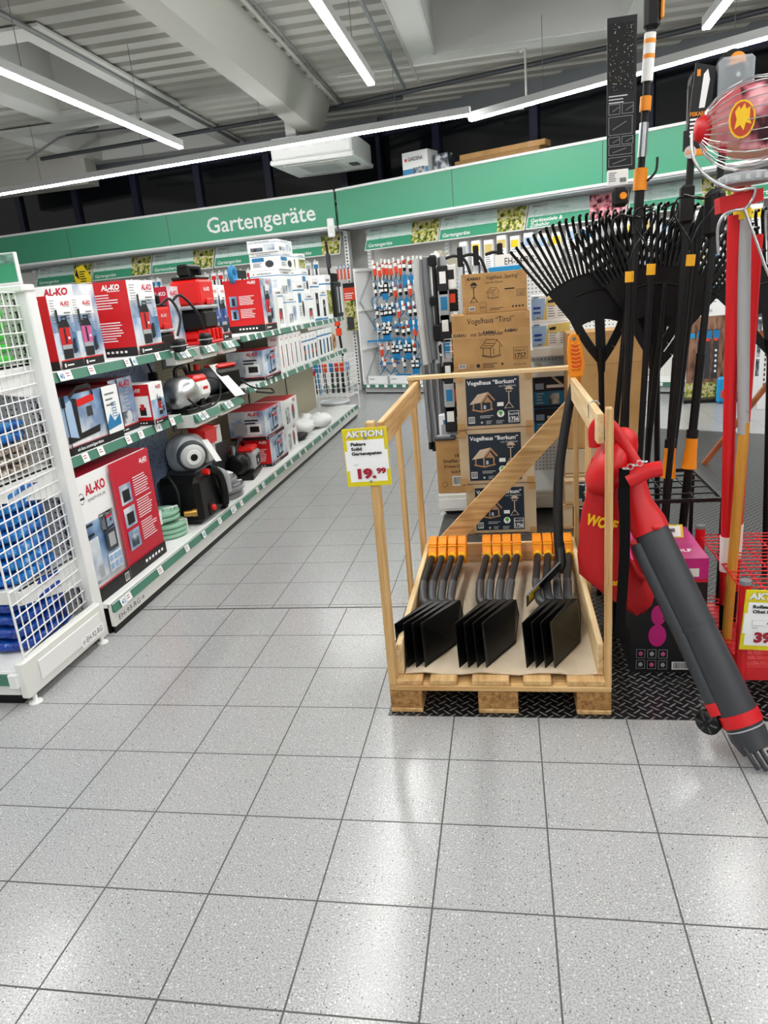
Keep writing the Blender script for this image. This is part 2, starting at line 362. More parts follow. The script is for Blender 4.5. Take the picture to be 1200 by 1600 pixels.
# ------------------------------------------------------------------ the setting
C0 = Vector((-2.5, 11.65, 0)); TL_, TR_ = R(-8), R(-24)
def wallpt(th, t, off, z=0.): return C0 + Vector((math.cos(th), math.sin(th), 0))*t + Vector((-math.sin(th), math.cos(th), 0))*off + Vector((0, 0, z))
def wallM(th): return Matrix.Translation(C0) @ Matrix.Rotation(th, 4, 'Z')
MB_ = MB
fl = MB(); fl.box(-9.5, 6.5, -6, 14, -.1, 0, 'tiles'); struct(fl, 'floor')
# checker plate mat under the display
mt = MB(); mt.prism([(-.483, 2.309), (2.6, 2.309), (2.6, 6.75), (1.0, 7.75), (-.45, 7.75)], 'plate', 'z', .0005, .004)
tag(mt.build('floor_mat'), 'black checker plate rubber mat lying on the tiles under the wooden crate and racks', 'mat')
# corrugated ceiling with recessed roof lights
HOLES = [(-5.72, -4.45, 7.35, 9.85), (-6.75, -4.5, 10.55, 12.7), (-.72, 1.42, 5.4, 9.6), (-5.72, -4.45, 2.0, 4.6)]
ce = MB(); CZ = 4.2; y = -6.0; P_ = .31
prof = [(0, 0), (.17, 0), (.2, .045), (.28, .045), (.31, 0)]
while y < 14:
    for k in range(4):
        ya, za = y+prof[k][0], CZ+prof[k][1]; yb, zb = y+prof[k+1][0], CZ+prof[k+1][1]; ym = (ya+yb)/2
        xs = [-9.5, 6.5]; cuts = [(h[0], h[1]) for h in HOLES if h[2] < ym < h[3]]
        segs = []; x = -9.5
        for a, b in sorted(cuts): segs.append((x, a)); x = b
        segs.append((x, 6.5))
        for a, b in segs: ce.add([(a, ya, za), (b, ya, za), (b, yb, zb), (a, yb, zb)], [(0, 1, 2, 3)], 'beamgrey')
    y += P_
struct(ce, 'ceiling')
for i, (a, b, c, d) in enumerate(HOLES):
    w = MB(); t = .02; H = .75; fwid = .3
    for q in ((a, a+t, c, d), (b-t, b, c, d), (a, b, c, c+t), (a, b, d-t, d)): w.box(*q, CZ-.04, CZ+H, 'skyframe')
    w.box(a, b, c, d, CZ+H, CZ+H+.02, 'skylight')
    for q in ((a-fwid, a, c-fwid, d+fwid), (b, b+fwid, c-fwid, d+fwid), (a, b, c-fwid, c), (a, b, d, d+fwid)): w.box(*q, CZ-.05, CZ-.02, 'skyframe')
    w.box(a, b, (c+d)/2-.04, (c+d)/2+.04, CZ+H-.06, CZ+H, 'skyframe')
    struct(w, 'window_%d' % (i+1))
# beams
bm_ = MB(); bm_.prism([(-2.76, 3.8), (-2.51, 3.8), (-2.33, 4.2), (-2.76, 4.2)], 'beamgrey', 'y', -6, 11.2); struct(bm_, 'trim_1')
bm_ = MB(); bm_.box(-9.5, -6.9, 12.35, 12.7, 3.75, 4.2, 'beamgrey'); struct(bm_, 'trim_2')
bm_ = MB(); bm_.prism([(4.0, 3.8), (4.25, 3.8), (4.4, 4.2), (3.9, 4.2)], 'beamgrey', 'y', -6, 9.6); struct(bm_, 'trim_3')
# building walls with a strip of dark windows
def wall(name, th, t0, t1, off, mull, z0=3.0, z1=4.0, n0=5):
    w = MB(); w.M = wallM(th); w.box(t0, t1, off, off+.2, 0, z0, 'offwhite'); w.box(t0, t1, off, off+.2, z1, 4.26, 'midgrey'); w.box(t0, t1, off+.2, off+.22, z0, z1, 'shadowgap'); struct(w, name)
    for i in range(len(mull)-1):
        g = MB(); g.M = wallM(th); a, b = mull[i], mull[i+1]
        g.box(a+.05, b-.05, off+.06, off+.08, z0+.05, z1-.05, 'window_glass')
        for q in ((a, a+.06, z0, z1), (b-.06, b, z0, z1), (a, b, z0, z0+.05), (a, b, z1-.06, z1)): g.box(q[0], q[1], off, off+.1, q[2], q[3], 'frameblue')
        struct(g, 'window_%d' % (n0+i))
wall('wall_left', TL_, -8.2, .5, .9, [-8.1, -6.75, -5.45, -4.15, -2.85, -1.5, -.15, .5], n0=5)
wall('wall_right', TR_, -.3, 9.0, 1.1, [-.3, 1.2, 2.78, 4.36, 5.94, 7.5], n0=12)
# ceiling pipes and cables
def pipe(pts, r, label, m='galv', name='pipe', cat='pipe'):
    b = MB(); b.tube(pts, r, m, 8); return tag(b.build(name), label, cat)
pipe([(-4.24, 4, 4.14), (-4.24, 12.6, 4.14)], .028, 'long grey sprinkler pipe under the ceiling left of the big beam')
pipe([(-2.22, 4, 4.15), (-2.22, 11.2, 4.15)], .022, 'thin grey conduit running along the right edge of the big ceiling beam', 'beamgrey', 'conduit', 'conduit')
pipe([(-2.15, 4, 4.15), (-2.15, 11.2, 4.15)], .014, 'thinner conduit beside the one along the beam edge', 'galv', 'conduit', 'conduit')
pipe([(-1.2, 5, 4.1), (-1.2, 10.6, 4.1)], .022, 'dark grey pipe on the ceiling left of the large roof light', 'midgrey')
pipe([(-1.05, 5, 4.14), (-1.0, 10.6, 4.14)], .014, 'light conduit on the ceiling beside the dark grey pipe', 'beamgrey', 'conduit', 'conduit')
pipe([(-7.4, 11.9, 4.12), (-2.3, 11.25, 4.12), (-1.3, 11.15, 4.12)], .03, 'dark cable run where the ceiling meets the left wall', 'darkgrey', 'cable', 'cable')
pipe([(-2.2, 11.1, 4.1), (2.0, 9.9, 4.1), (4.5, 8.9, 4.1)], .03, 'dark cable run where the ceiling meets the right windows', 'darkgrey', 'cable', 'cable')
pipe(smooth([(-1.95, 9.9, 4.15), (0.1, 9.85, 4.14), (.28, 9.83, 4.12), (.32, 9.83, 4.14)], 3)+[(.34, 9.83, 4.15), (.34, 9.83, 3.62), (.3, 9.75, 3.5), (-.1, 9.55, 3.47), (-.4, 9.45, 3.46)], .014, 'white conduit dropping from the ceiling to the row of lights', 'skyframe', 'conduit', 'conduit')
pipe([(-5.9, 10.2, 4.0), (-4.9, 10.25, 4.0), (-4.8, 10.3, 4.1)], .012, 'thin cable loop hanging between the two left roof lights', 'darkgrey', 'cable', 'cable')
pipe([(-7.4, 11.5, 4.05), (-6.2, 10.5, 4.05), (-5.4, 10.2, 4.05)], .016, 'grey conduit crossing under the ceiling at the far left', 'galv', 'conduit', 'conduit')
col_ = MB(); col_.box(-2.95, -2.8, 10.85, 11.0, 3.4, 4.2, 'skyframe'); tag(col_.build('drop_post'), 'short white square post hanging from the ceiling beside the big beam', 'post')
# lamps: linear fittings, housing + glowing diffuser + suspension wires
def lamp(p0, p1, label, group, segs=1, wires=True):
    p0 = Vector(p0); p1 = Vector(p1); d = (p1-p0); L = d.length; th = math.atan2(d.y, d.x)
    t = thing('linear_lamp', label, 'lamp', p0, th, group)
    h = MB(); h.box(0, L, -.035, .035, .0, .075, 'greywhite'); h.build('housing', t)
    e = MB(); e.box(.01, L-.01, -.03, .03, -.018, -.001, 'lamp'); e.build('diffuser', t)
    if wires:
        k = max(2, int(L/1.6))
        for i in range(k):
            w = MB(); x = L*(i+.5)/k; w.tube([(x, 0, .075), (x, 0, CZ-p0.z-.004)], .0035, 'galv', 5); w.build('suspension_wire', t)
    return t
GL = 'linear ceiling lamps'
lamp((-7.3, 10.37, 3.4), (-.31, 9.19, 3.4), 'long row of white linear lamps above the left green fascia', GL)
lamp((-.33, 9.49, 3.4), (2.95, 7.35, 3.4), 'row of white linear lamps above the right green fascia', GL)
lamp((-3.72, 3.0, 3.4), (-3.73, 8.95, 3.4), 'linear lamp hanging at the upper left corner', GL)
lamp((-1.16, .8, 3.4), (-1.15, 7.44, 3.4), 'linear lamp pointing down the aisle right of the big beam', GL)
lamp((1.72, .8, 3.4), (1.72, 7.2, 3.4), 'linear lamp above the tools at the top right corner', GL)
lamp((-3.72, -5.5, 3.4), (-3.72, 1.6, 3.4), 'linear lamp behind the viewer on the left', GL)
lamp((-1.16, -5.5, 3.4), (-1.16, -.4, 3.4), 'linear lamp behind the viewer over the aisle', GL)
lamp((1.72, -5.5, 3.4), (1.72, -.4, 3.4), 'linear lamp behind the viewer on the right', GL)
lamp((4.4, -4.5, 3.4), (4.4, 6.4, 3.4), 'linear lamp over the hall to the right of the picture', GL)
# air conditioning cassette
ac = thing('air_conditioner', 'white boxy air conditioning cassette hanging above the green fascia beside the beam', 'air conditioner', (-2.5, 11.1, 3.35), R(-3))
b = MB(); b.box(-.58, .58, -.6, .6, .06, .34, 'white', .03); b.build('housing', ac)
b = MB(); b.box(-.6, .6, -.62, .62, 0, .07, 'white', .02); b.build('grille_panel', ac)
b = MB(); b.box(-.28, .28, -.3, .3, -.012, 0, 'offwhite', .004)
for i in range(9): b.box(-.25, .25, -.27+i*.06, -.25+i*.06, -.016, -.012, 'lightgrey')
b.build('intake_grille', ac)
for s_ in (-1, 1):
    b = MB(); b.box(-.45, .45, s_*.46-.03, s_*.46+.03, -.014, .0, 'offwhite', .006); b.box(-.44, .44, s_*.46-.034, s_*.46-.028, -.015, -.013, 'darkgrey'); b.build('air_flap', ac)
b = MB(); b.box(.4, .52, -.1, .1, -.014, 0, 'darkgrey'); b.build('sensor_window', ac)

# ------------------------------------------------------------------ green fascia with the department name
def fascia(th, t0, t1, label, seams, text=None):
    f_ = thing('fascia_sign', label, 'sign', wallpt(th, 0, 0), th)
    b = MB(); b.box(t0, t1, 0, .04, 2.6, 3.09, 'fasciagreen')
    for s_ in seams: b.box(s_-.004, s_+.004, -.002, .0, 2.6, 3.09, 'darkgrey')
    if text:
        F = Face(b, (0, 0, 0), (1, 0, 0), (0, 0, 1), .0015); F.text(-2.27, 2.72, .245, text, 'white', w=1.92, bold=.012)
    b.build('panel', f_)
    for z0, z1, nm in ((3.085, 3.12, 'top_rail'), (2.57, 2.605, 'bottom_rail')):
        b = MB(); b.box(t0, t1, -.02, .06, z0, z1, 'white', .006); b.build(nm, f_)
    b = MB(); b.box(t0, t1, .0, .6, 2.55, 2.57, 'lightgrey'); b.box(t0, t1, .04, .62, 3.08, 3.1, 'offwhite'); b.build('canopy_deck', f_)
fascia(TL_, -8.0, -.02, 'green fascia board lettered for garden tools over the left shelving', [-5.03, -3.0, -6.9], 'Gartenger\u00e4te')
fascia(TR_, .02, 7.4, 'plain green fascia board over the right rear wall with one seam', [2.02, 4.1, 6.1])
# detector box on the corner
d_ = MB(); d_.M = wallM(TL_); d_.box(-.16, -.04, -.06, -.022, 2.44, 2.72, 'white', .02); d_.box(-.13, -.07, -.062, -.058, 2.5, 2.6, 'offwhite'); tag(d_.build('wall_receiver'), 'small white electronic box on the fascia at the corner', 'device')
# things stored on top of the fascia
def on_top(th, t0, t1, o0, o1, h, m): b = MB(); b.box(t0, t1, o0, o1, 3.101, 3.101+h, m); return b
b = MB(); b.box(-.21, .21, -.15, .15, 0, .32, 'white', .003); F = faces(b, .42, .3, .32)['front']
F.rect(0, 0, .42, .1, 'toolblue'); F.rect(.18, .01, .2, .1, 'darkphoto'); F.disc(.06, .22, .022, 'orangered'); F.text(.1, .2, .05, 'GARDENA', 'ink', w=.24, bold=.02)
place(tag(b.build('carton'), 'white carton with blue stripe standing on top of the fascia', 'box'), wallpt(TR_, 1.42, .2, 3.101), TR_)
b = MB(); b.box(-.12, .12, -.1, .1, 0, .24, 'darkphoto', .003); place(tag(b.build('carton'), 'small dark printed carton beside the white one on top of the fascia', 'box'), wallpt(TR_, 1.78, .25, 3.101), TR_)
b = MB(); b.box(-.62, .62, -.12, .12, .0, .1, 'darkcardboard', .003); place(tag(b.build('carton'), 'long flat cardboard box on top of the fascia, lower one', 'box'), wallpt(TR_, 2.6, .3, 3.101), TR_)
b = MB(); b.box(-.62, .62, -.1, .1, .0, .07, 'cardboard', .003); b.box(.38, .44, -.102, .102, -.0, .072, 'tape'); place(tag(b.build('carton'), 'long flat cardboard box on top of the fascia, upper one with tape', 'box'), wallpt(TR_, 2.68, .28, 3.202), TR_)

# ------------------------------------------------------------------ perimeter shelving under the fascia
def perimeter_bay(th, t0, t1, label, group, base=True, side=False):
    r = thing('wall_shelving_bay', label, 'shelving', wallpt(th, t0, 0), th, group); w = t1-t0
    b = MB(); b.box(0, w, .55, .58, 0, 2.5, 'perf_xz'); b.build('back_panel', r)
    for x in (.0,):
        b = MB(); b.box(x-.035, x+.035, .47, .55, 0, 2.52, 'white', .004)
        for k in range(46): b.box(x-.018, x-.010, .4685, .4702, .1+k*.052, .125+k*.052, 'darkgrey'); b.box(x+.010, x+.018, .4685, .4702, .1+k*.052, .125+k*.052, 'darkgrey')
        b.build('upright', r)
    b = MB(); b.box(0, w, .03, .55, .02, .13, 'greywhite', .004); b.box(.0, w, .05, .5, 0, .02, 'black'); b.box(0, w, 0, .55, .13, .15, 'white', .003); b.build('base_shelf', r)
    b = MB(); b.box(0, w, -.012, 0, .1, .152, 'railgreen')
    for k in range(int(w/.17)): b.box(.06+k*.17, .12+k*.17, -.014, -.012, .105, .148, 'paper')
    b.build('price_rail', r)
    if side:
        b = MB(); b.box(-.012, .012, .0, .5, .15, 1.95, 'white'); b.bar((.02, .05, .25), (.02, .5, .75), .02, .03, 'lightgrey', (1, 0, 0)); b.bar((.02, .05, 1.45), (.02, .5, .95), .02, .03, 'lightgrey', (1, 0, 0)); b.bar((.02, .05, 1.45), (.02, .5, 1.95), .02, .03, 'lightgrey', (1, 0, 0))
        for z in (.7, 1.3, 1.9): b.box(0, .06, .02, .5, z, z+.02, 'offwhite')
        b.build('side_panel', r)
    return r
for i in range(6):
    t1 = -.08-1.25*i
    perimeter_bay(TL_, t1-1.25, t1, ['left rear wall shelving bay nearest the corner', 'left rear wall shelving bay, second from the corner', 'left rear wall shelving bay, third from the corner', 'left rear wall shelving bay, fourth from the corner', 'left rear wall shelving bay, fifth from the corner', 'left rear wall shelving bay at the far left'][i], 'bays of the left rear wall')
for i in range(5):
    t0 = .22+1.4*i
    perimeter_bay(TR_, t0, t0+1.4, ['white right rear wall bay full of hanging blue tools beside the corner', 'right rear wall bay behind the stacked cardboard cartons', 'right rear wall bay seen behind the leaf rakes', 'right rear wall bay behind the red handles', 'right rear wall bay at the right edge'][i], 'bays of the right rear wall', side=(i == 0))
b = MB(); b.M = wallM(TL_); b.box(-.075, .0, .4, .55, 0, 2.55, 'white', .004)
for k in range(46): b.box(-.05, -.025, .398, .4, .1+k*.052, .125+k*.052, 'darkgrey')
tag(b.build('slotted_post'), 'white slotted upright post in the corner of the rear walls', 'post')
# tilted picture banners under the fascia
def banner(th, t0, w, text, photo, label, z0=2.20, z1=2.53, ph=.3, text2=None):
    hh = math.hypot(z1-z0, .16); b = MB(); b.box(0, w, -.006, .006, 0, hh, 'white')
    F = Face(b, (0, -.007, 0), (1, 0, 0), (0, 0, 1), .001); F.rect(.012, .012, w-.024, hh-.024, 'slatebanner'); F.rect(.012, .012, w-.024, hh*.42, 'fasciagreen')
    F.rect(.05, hh-.07, .22, .05, 'greywhite'); F.text(.06, hh-.06, .03, 'Mies', 'green', w=.12)
    if text2: F.text(.06, hh*.24, .055, text, 'white', bold=.015); F.text(.06, hh*.06, .055, text2, 'white', bold=.015)
    else: F.text(.06, .045, .06, text, 'white', bold=.015)
    F.poly([(w*(1-ph)-.05, hh-.012), (w*(1-ph), .012), (w-.012, .012), (w-.012, hh-.012)], photo)
    o = tag(b.build('picture_banner'), label, 'banner', 'picture banners under the fascia'); tilt = math.atan2(.16, z1-z0)
    o.matrix_world = Matrix.Translation(wallpt(th, t0, .24, z0)) @ Matrix.Rotation(th, 4, 'Z') @ Matrix.Rotation(-tilt, 4, 'X')
names = ['Gartenger\u00e4te', 'Gartenscheren', 'Gartenscheren', 'Gartenger\u00e4te', 'Gartenger\u00e4te']
banner(TL_, -1.1, 1.0, 'Gartenger\u00e4te', 'gardenphoto', 'green banner with garden photo just left of the corner')
banner(TL_, -2.38, 1.22, 'Gartenger\u00e4te', 'gardenphoto', 'green banner with garden photo, second left of the corner')
banner(TL_, -3.63, 1.22, 'Gartenscheren', 'gardenphoto', 'green banner reading Gartenscheren with a leafy photo')
banner(TL_, -4.88, 1.22, 'Gartenger\u00e4te', 'gardenphoto', 'green banner above the red and white pump cartons')
banner(TL_, -6.13, 1.22, 'Gartenger\u00e4te', 'gardenphoto', 'green banner with yellow photo at the far left')
banner(TR_, .3, 1.3, 'Gartenger\u00e4te', 'gardenphoto', 'green banner above the hanging blue tools', ph=.34)
banner(TR_, 1.62, 1.34, 'Gartenger\u00e4te', 'gardenphoto', 'green banner above the silver tool poles', ph=.3)
banner(TR_, 2.98, 1.34, 'Ger\u00e4testiele &', 'pelt', 'green banner reading Geraetestiele und Zubehoer left of the leaf rakes', ph=.34, text2='Zubeh\u00f6r')
banner(TR_, 4.34, 1.34, 'Gartenger\u00e4te', 'gardenphoto', 'green banner partly hidden behind the tall saws', ph=.34)
banner(TR_, 5.7, 1.34, 'Gartenger\u00e4te', 'gardenphoto', 'green banner at the right edge behind the red basket', ph=.6)
b = MB(); b.prism([(0, 0), (.3, 0), (.34, .12), (.2, .34), (.05, .3), (-.02, .18)], 'yellow', 'y', 0, .006)
F = Face(b, (0, -.001, 0), (1, 0, 0), (0, 0, 1)); F.lines(.1, .22, .14, 5, .04, .018, 'ink'); F.poly([(.0, .18), (.06, .29), (.09, .1)], 'ink'); F.rect(.05, -.0, .28, .04, 'tagwhite')
place(tag(b.build('shelf_talker'), 'yellow star shaped promotion card hanging below the left fascia', 'sign'), wallpt(TL_, -5.02, -.02, 2.13), TL_)

# hanging goods on the left rear wall above the pump shelves
rd = random.Random(11)
def pack_mesh(kind, rd):
    b = MB(); w = .07+rd.random()*.03; h = .16+rd.random()*.1
    b.box(-w/2, w/2, -.015, .015, -h, 0, 'paper'); F = Face(b, (-w/2, -.016, -h), (1, 0, 0), (0, 0, 1))
    F.rect(.006, h*.5, w-.012, h*.3, rd.choice(['railgreen', 'toolblue', 'ink', 'lightgrey', 'red'])); F.rect(w*.3, .01, w*.4, h*.45, rd.choice(['ink', 'midgrey', 'toolblue', 'orangered', 'darkgrey']))
    b.tube([(0, 0, .01), (0, .22, .02)], .003, 'white', 5); b.box(-.012, .012, -.04, -.017, .0, .03, 'tagwhite')
    return b.build('blister_pack')
protos = [pack_mesh(0, rd) for _ in range(6)]; used = set()
n = 0
for row, z in enumerate((2.12, 1.82)):
    for k in range(40):
        t = -.4-k*.135
        if rd.random() < .15: continue
        i = rd.randrange(6); o = protos[i] if i not in used else protos[i].copy()
        if i in used: COL.objects.link(o)
        used.add(i); place(o, wallpt(TL_, t, .24+rd.random()*.04, z+rd.uniform(-.015, .015)), TL_)
        tag(o, ('small white blister pack hanging in the upper row on the left rear wall' if row == 0 else 'small white blister pack hanging in the lower row on the left rear wall'), 'pack', 'blister packs hanging on the left rear wall, %s row' % ('upper' if row == 0 else 'lower'))
# ------------------------------------------------------------------ hand tools hanging on the right rear wall
def hang_tool(kind):
    b = MB()
    b.tube([(0, -.02, 0), (0, .26, .02)], .003, 'white', 5); b.box(-.014, .014, -.035, -.03, -.02, .03, 'tagwhite')
    if kind == 'fork':
        b.box(-.02, .02, -.012, .012, -.15, -.01, 'orangered', .005); b.box(-.022, .022, -.014, .014, -.07, -.03, 'tagwhite')
        b.tube([(0, 0, -.15), (0, -.01, -.2)], .007, 'ink', 6)
        for x in (-.028, 0, .028): b.tube([(x*.2, -.01, -.2), (x, -.01, -.22), (x, .005, -.3)], .005, 'toolblue', 5)
    elif kind == 'trowel':
        b.box(-.018, .018, -.012, .012, -.14, -.01, 'black', .005); b.box(-.018, .018, -.014, .014, -.05, -.01, 'orangered', .004); b.box(-.02, .02, -.014, .0, -.1, -.06, 'tagwhite')
        b.tube([(0, 0, -.14), (0, -.01, -.18)], .007, 'toolblue', 6); b.prism([(-.03, -.18), (.03, -.18), (.028, -.27), (0, -.33), (-.028, -.27)], 'toolblue', 'y', -.012, -.006)
    elif kind == 'hoe':
        b.box(-.016, .016, -.012, .012, -.13, -.0, 'darkgrey', .004); b.box(-.017, .017, -.013, .0, -.09, -.05, 'tagwhite')
        b.tube(arc((0, -.01, -.2), .07, 90, 330, 10), .006, 'toolblue', 6); b.bar((-.07, -.01, -.27), (.07, -.01, -.28), .03, .006, 'toolblue')
    elif kind == 'rake':
        b.box(-.015, .015, -.012, .012, -.1, 0, 'black', .004); b.box(-.02, .02, -.014, .0, -.08, -.03, 'tagwhite'); b.tube([(0, 0, -.1), (0, -.02, -.17)], .008, 'toolblue', 6); b.bar((-.16, -.02, -.18), (.16, -.02, -.18), .02, .02, 'toolblue')
        for k in range(11): b.tube([(-.15+k*.03, -.02, -.18), (-.15+k*.03, -.05, -.215)], .003, 'toolblue', 4)
    elif kind == 'bow':
        b.box(-.02, .02, -.012, .012, -.09, 0, 'orangered', .004); b.box(-.022, .022, -.014, 0, -.08, -.03, 'tagwhite'); b.tube([(0, 0, -.09), (-.02, 0, -.12), (-.13, 0, -.24), (.13, 0, -.24), (.02, 0, -.12)], .008, 'toolblue', 6); b.bar((-.14, 0, -.25), (.14, 0, -.25), .012, .02, 'toolblue')
    else:                                                # twin grip packs
        for x in (-.03, .03): b.box(x-.022, x+.022, -.02, .02, -.12, 0, 'black', .006); b.box(x-.02, x+.02, -.022, 0, -.05, -.02, 'tagwhite'); b.box(x-.02, x+.02, -.022, 0, -.1, -.07, 'tagwhite')
        b.prism([(-.05, -.12), (.05, -.12), (.04, -.2), (-.04, -.2)], 'toolblue', 'y', -.008, .002)
    return b.build({'fork': 'hand_fork', 'trowel': 'hand_trowel', 'hoe': 'hand_hoe', 'rake': 'garden_rake_head', 'bow': 'bow_rake_head'}.get(kind, 'grip_pack'))
KN = {'fork': ('blue hand fork with orange grip', 'fork'), 'trowel': ('blue hand trowel with black grip', 'trowel'), 'hoe': ('blue looped hand hoe', 'hoe'), 'rake': ('blue toothed garden rake head', 'rake'), 'bow': ('blue triangular bow rake head', 'rake'), 'grip': ('black twin grip pack with white labels', 'pack')}
kp = {k: hang_tool(k) for k in KN}; kused = set(); rd = random.Random(5)
rows = [(2.0, ['fork']*7+['trowel']*3+['trowel', 'grip'], 'top row'), (1.68, ['hoe', 'hoe', 'grip', 'hoe', 'fork', 'trowel', 'trowel', 'fork', 'hoe', 'fork', 'grip'], 'second row'),
        (1.36, ['hoe', 'grip', 'grip', 'hoe', 'fork', 'bow', 'trowel', 'trowel', 'fork', 'grip'], 'third row'), (1.06, ['rake', 'grip', 'rake', 'trowel', 'trowel', 'trowel', 'fork', 'fork', 'hoe'], 'fourth row'),
        (.76, ['fork', 'bow', 'grip', 'rake', 'grip', 'trowel', 'hoe', 'bow'], 'fifth row'), (.52, ['bow', 'bow', 'rake', 'grip', 'bow'], 'bottom row')]
for z, ks, rn in rows:
    n = len(ks)
    for i, k in enumerate(ks):
        t = .5+(i+.5)*.98/n+rd.uniform(-.01, .01); o = kp[k] if k not in kused else kp[k].copy()
        if k in kused: COL.objects.link(o)
        kused.add(k); place(o, wallpt(TR_, t-.1, .22+rd.random()*.05, z+rd.uniform(-.02, .02)), TR_+rd.uniform(-.15, .15)); o.scale = (1.3, 1.3, 1.3)
        tag(o, '%s, %s of the rear wall display' % (KN[k][0], rn), KN[k][1], '%s, %s of the rear wall display' % (KN[k][0], rn))
for i in range(3):
    b = MB(); b.box(-.19, .19, -.2, .2, 0, .012, 'white'); b.box(-.19, .19, -.2, -.19, 0, .13, 'white'); b.box(-.19, .19, .19, .2, 0, .13, 'white'); b.box(-.19, -.18, -.2, .2, 0, .13, 'white'); b.box(.18, .19, -.2, .2, 0, .13, 'white')
    F = Face(b, (-.19, -.2, 0), (1, 0, 0), (0, 0, 1)); F.text(.03, .07, .02, 'GARDENA', 'ink', w=.1, bold=.02); b.box(-.15, .15, -.15, .15, .012, .09, 'darkgrey')
    place(tag(b.build('display_tray'), ['white open display tray on the rear wall base, left one', 'white open display tray on the rear wall base, middle one', 'white open display tray on the rear wall base, right one'][i], 'tray'), wallpt(TR_, .47+i*.42, .24, .151), TR_)
# goods on the right wall bays further right: packs seen between the rakes
rd = random.Random(3); pk2 = []; 
for i in range(5):
    b = MB(); w = .12+.05*rd.random(); h = .3+rd.random()*.12; b.box(-w/2, w/2, -.03, .03, -h, 0, 'paper'); F = Face(b, (-w/2, -.031, -h), (1, 0, 0), (0, 0, 1))
    F.rect(.01, h*.55, w-.02, h*.3, ['powderblue', 'sand', 'toolblue', 'lightgrey', 'yellow'][i]); F.lines(.02, h*.45, w-.05, 6, .03, .01, 'midgrey'); b.tube([(0, 0, .01), (0, .2, .02)], .003, 'white', 5); pk2.append(b.build('hanging_carton'))
u2 = set()
for row, z in enumerate((2.15, 1.72, 1.3)):
    for k in range(26):
        t = 2.0+k*.2; i = rd.randrange(5); o = pk2[i] if i not in u2 else pk2[i].copy()
        if i in u2: COL.objects.link(o)
        u2.add(i); place(o, wallpt(TR_, t, .3, z+rd.uniform(-.03, .03)), TR_); tag(o, 'pale printed pack hanging in the %s row of the right rear wall' % ['upper', 'middle', 'lower'][row], 'pack', 'pale packs on the right rear wall, %s row' % ['upper', 'middle', 'lower'][row])
# corner: long telescopic tool, red poster, blue hooks
t = thing('telescopic_pruner', 'long black telescopic pruner with orange joints leaning in the rear corner', 'pruner', wallpt(TL_, -.12, -.12, .004), TL_)
b = MB(); b.tube([(.08, 0, .0), (-.06, 0, 2.0)], .02, 'black', 8); b.build('pole', t)
b = MB(); b.box(-.08, -.02, -.03, .03, 1.98, 2.2, 'darkgrey', .01); b.tube([(-.05, 0, 2.2), (-.06, 0, 2.38)], .02, 'black', 8); b.build('cutting_head', t)
for z in (.02, .95, 1.1): b = MB(); x = .07-.13*z/1.95; b.box(x-.04, x+.04, -.03, .03, z, z+(.04 if z < .5 else .12), 'orangered', .008); b.build('joint', t)
b = MB(); b.box(-.11, .11, -.006, .006, 0, .75, 'gardenphoto'); F = Face(b, (-.11, -.007, 0), (1, 0, 0), (0, 0, 1)); F.rect(0, .48, .22, .2, 'orangered'); F.rect(0, .68, .22, .07, 'ink'); F.lines(.02, .58, .16, 3, .035, .016, 'paper'); F.rect(.02, .02, .12, .2, 'darkgrey')
place(tag(b.build('poster'), 'narrow poster with red band and leaves beside the corner post', 'poster'), wallpt(TL_, -.02, .32, 1.0), TL_)
for i in range(4):
    b = MB(); b.tube(arc((0, 0, -.05), .03, 90, -120, 7), .006, 'toolblue', 5); b.tube([(0, 0, -.02), (0, .1, 0)], .004, 'white', 5); b.box(-.012, .012, -.006, .006, -.24, -.08, 'orangered'); place(tag(b.build('hanging_hook'), 'blue hook with red card hanging above the red poster', 'hook', 'blue hooks above the red poster'), wallpt(TL_, -.16+i*.06, .22, 2.05), TL_)
# wire dump bins by the end of the pump gondola
def wire_grid(b, o, u, v, nu, nv, r, m, closed=True):
    o, u, v = Vector(o), Vector(u), Vector(v)
    for i in range(nu+1): b.tube([o+u*(i/nu), o+u*(i/nu)+v], r, m, 5, cap=False)
    for j in range(nv+1): b.tube([o+v*(j/nv), o+v*(j/nv)+u], r, m, 5, cap=False)
def bin_(loc, w, d, z0, z1, label, fill):
    t = thing('wire_bin', label, 'bin', loc, R(-6), 'white wire bins by the rear corner')
    b = MB(); nz = max(3, int((z1-z0)/.07)); nw = int(w/.07); nd = int(d/.07)
    wire_grid(b, (-w/2, -d/2, z0), (w, 0, 0), (0, 0, z1-z0), nw, nz, .004, 'white'); wire_grid(b, (-w/2, d/2, z0), (w, 0, 0), (0, 0, z1-z0), nw, nz, .004, 'white')
    wire_grid(b, (-w/2, -d/2, z0), (0, d, 0), (0, 0, z1-z0), nd, nz, .004, 'white'); wire_grid(b, (w/2, -d/2, z0), (0, d, 0), (0, 0, z1-z0), nd, nz, .004, 'white'); wire_grid(b, (-w/2, -d/2, z0+.02), (w, 0, 0), (0, d, 0), nw, nd, .004, 'white')
    b.build('basket', t)
    for x in (-1, 1):
        for y in (-1, 1):
            b = MB(); b.tube([(x*w/2, y*d/2, 0), (x*w/2, y*d/2, z1)], .009, 'white', 6); b.build('leg', t)
    return t
B1 = (-2.42, 9.85, 0); bin_(B1, .6, .5, .22, .78, 'white wire bin standing behind the end of the pump shelves', None)
b = MB(); b.lathe([(.16, 0), (.2, .2)], 'lightgrey', 18); b.tube(arc((0, 0, .2), .2, 0, 360, 24, 'xy'), .008, 'white', 6); place(tag(b.build('wire_basket'), 'round grey basket on the floor in front of the white wire bin', 'basket'), (-2.3, 9.45, 0))
rd = random.Random(8)
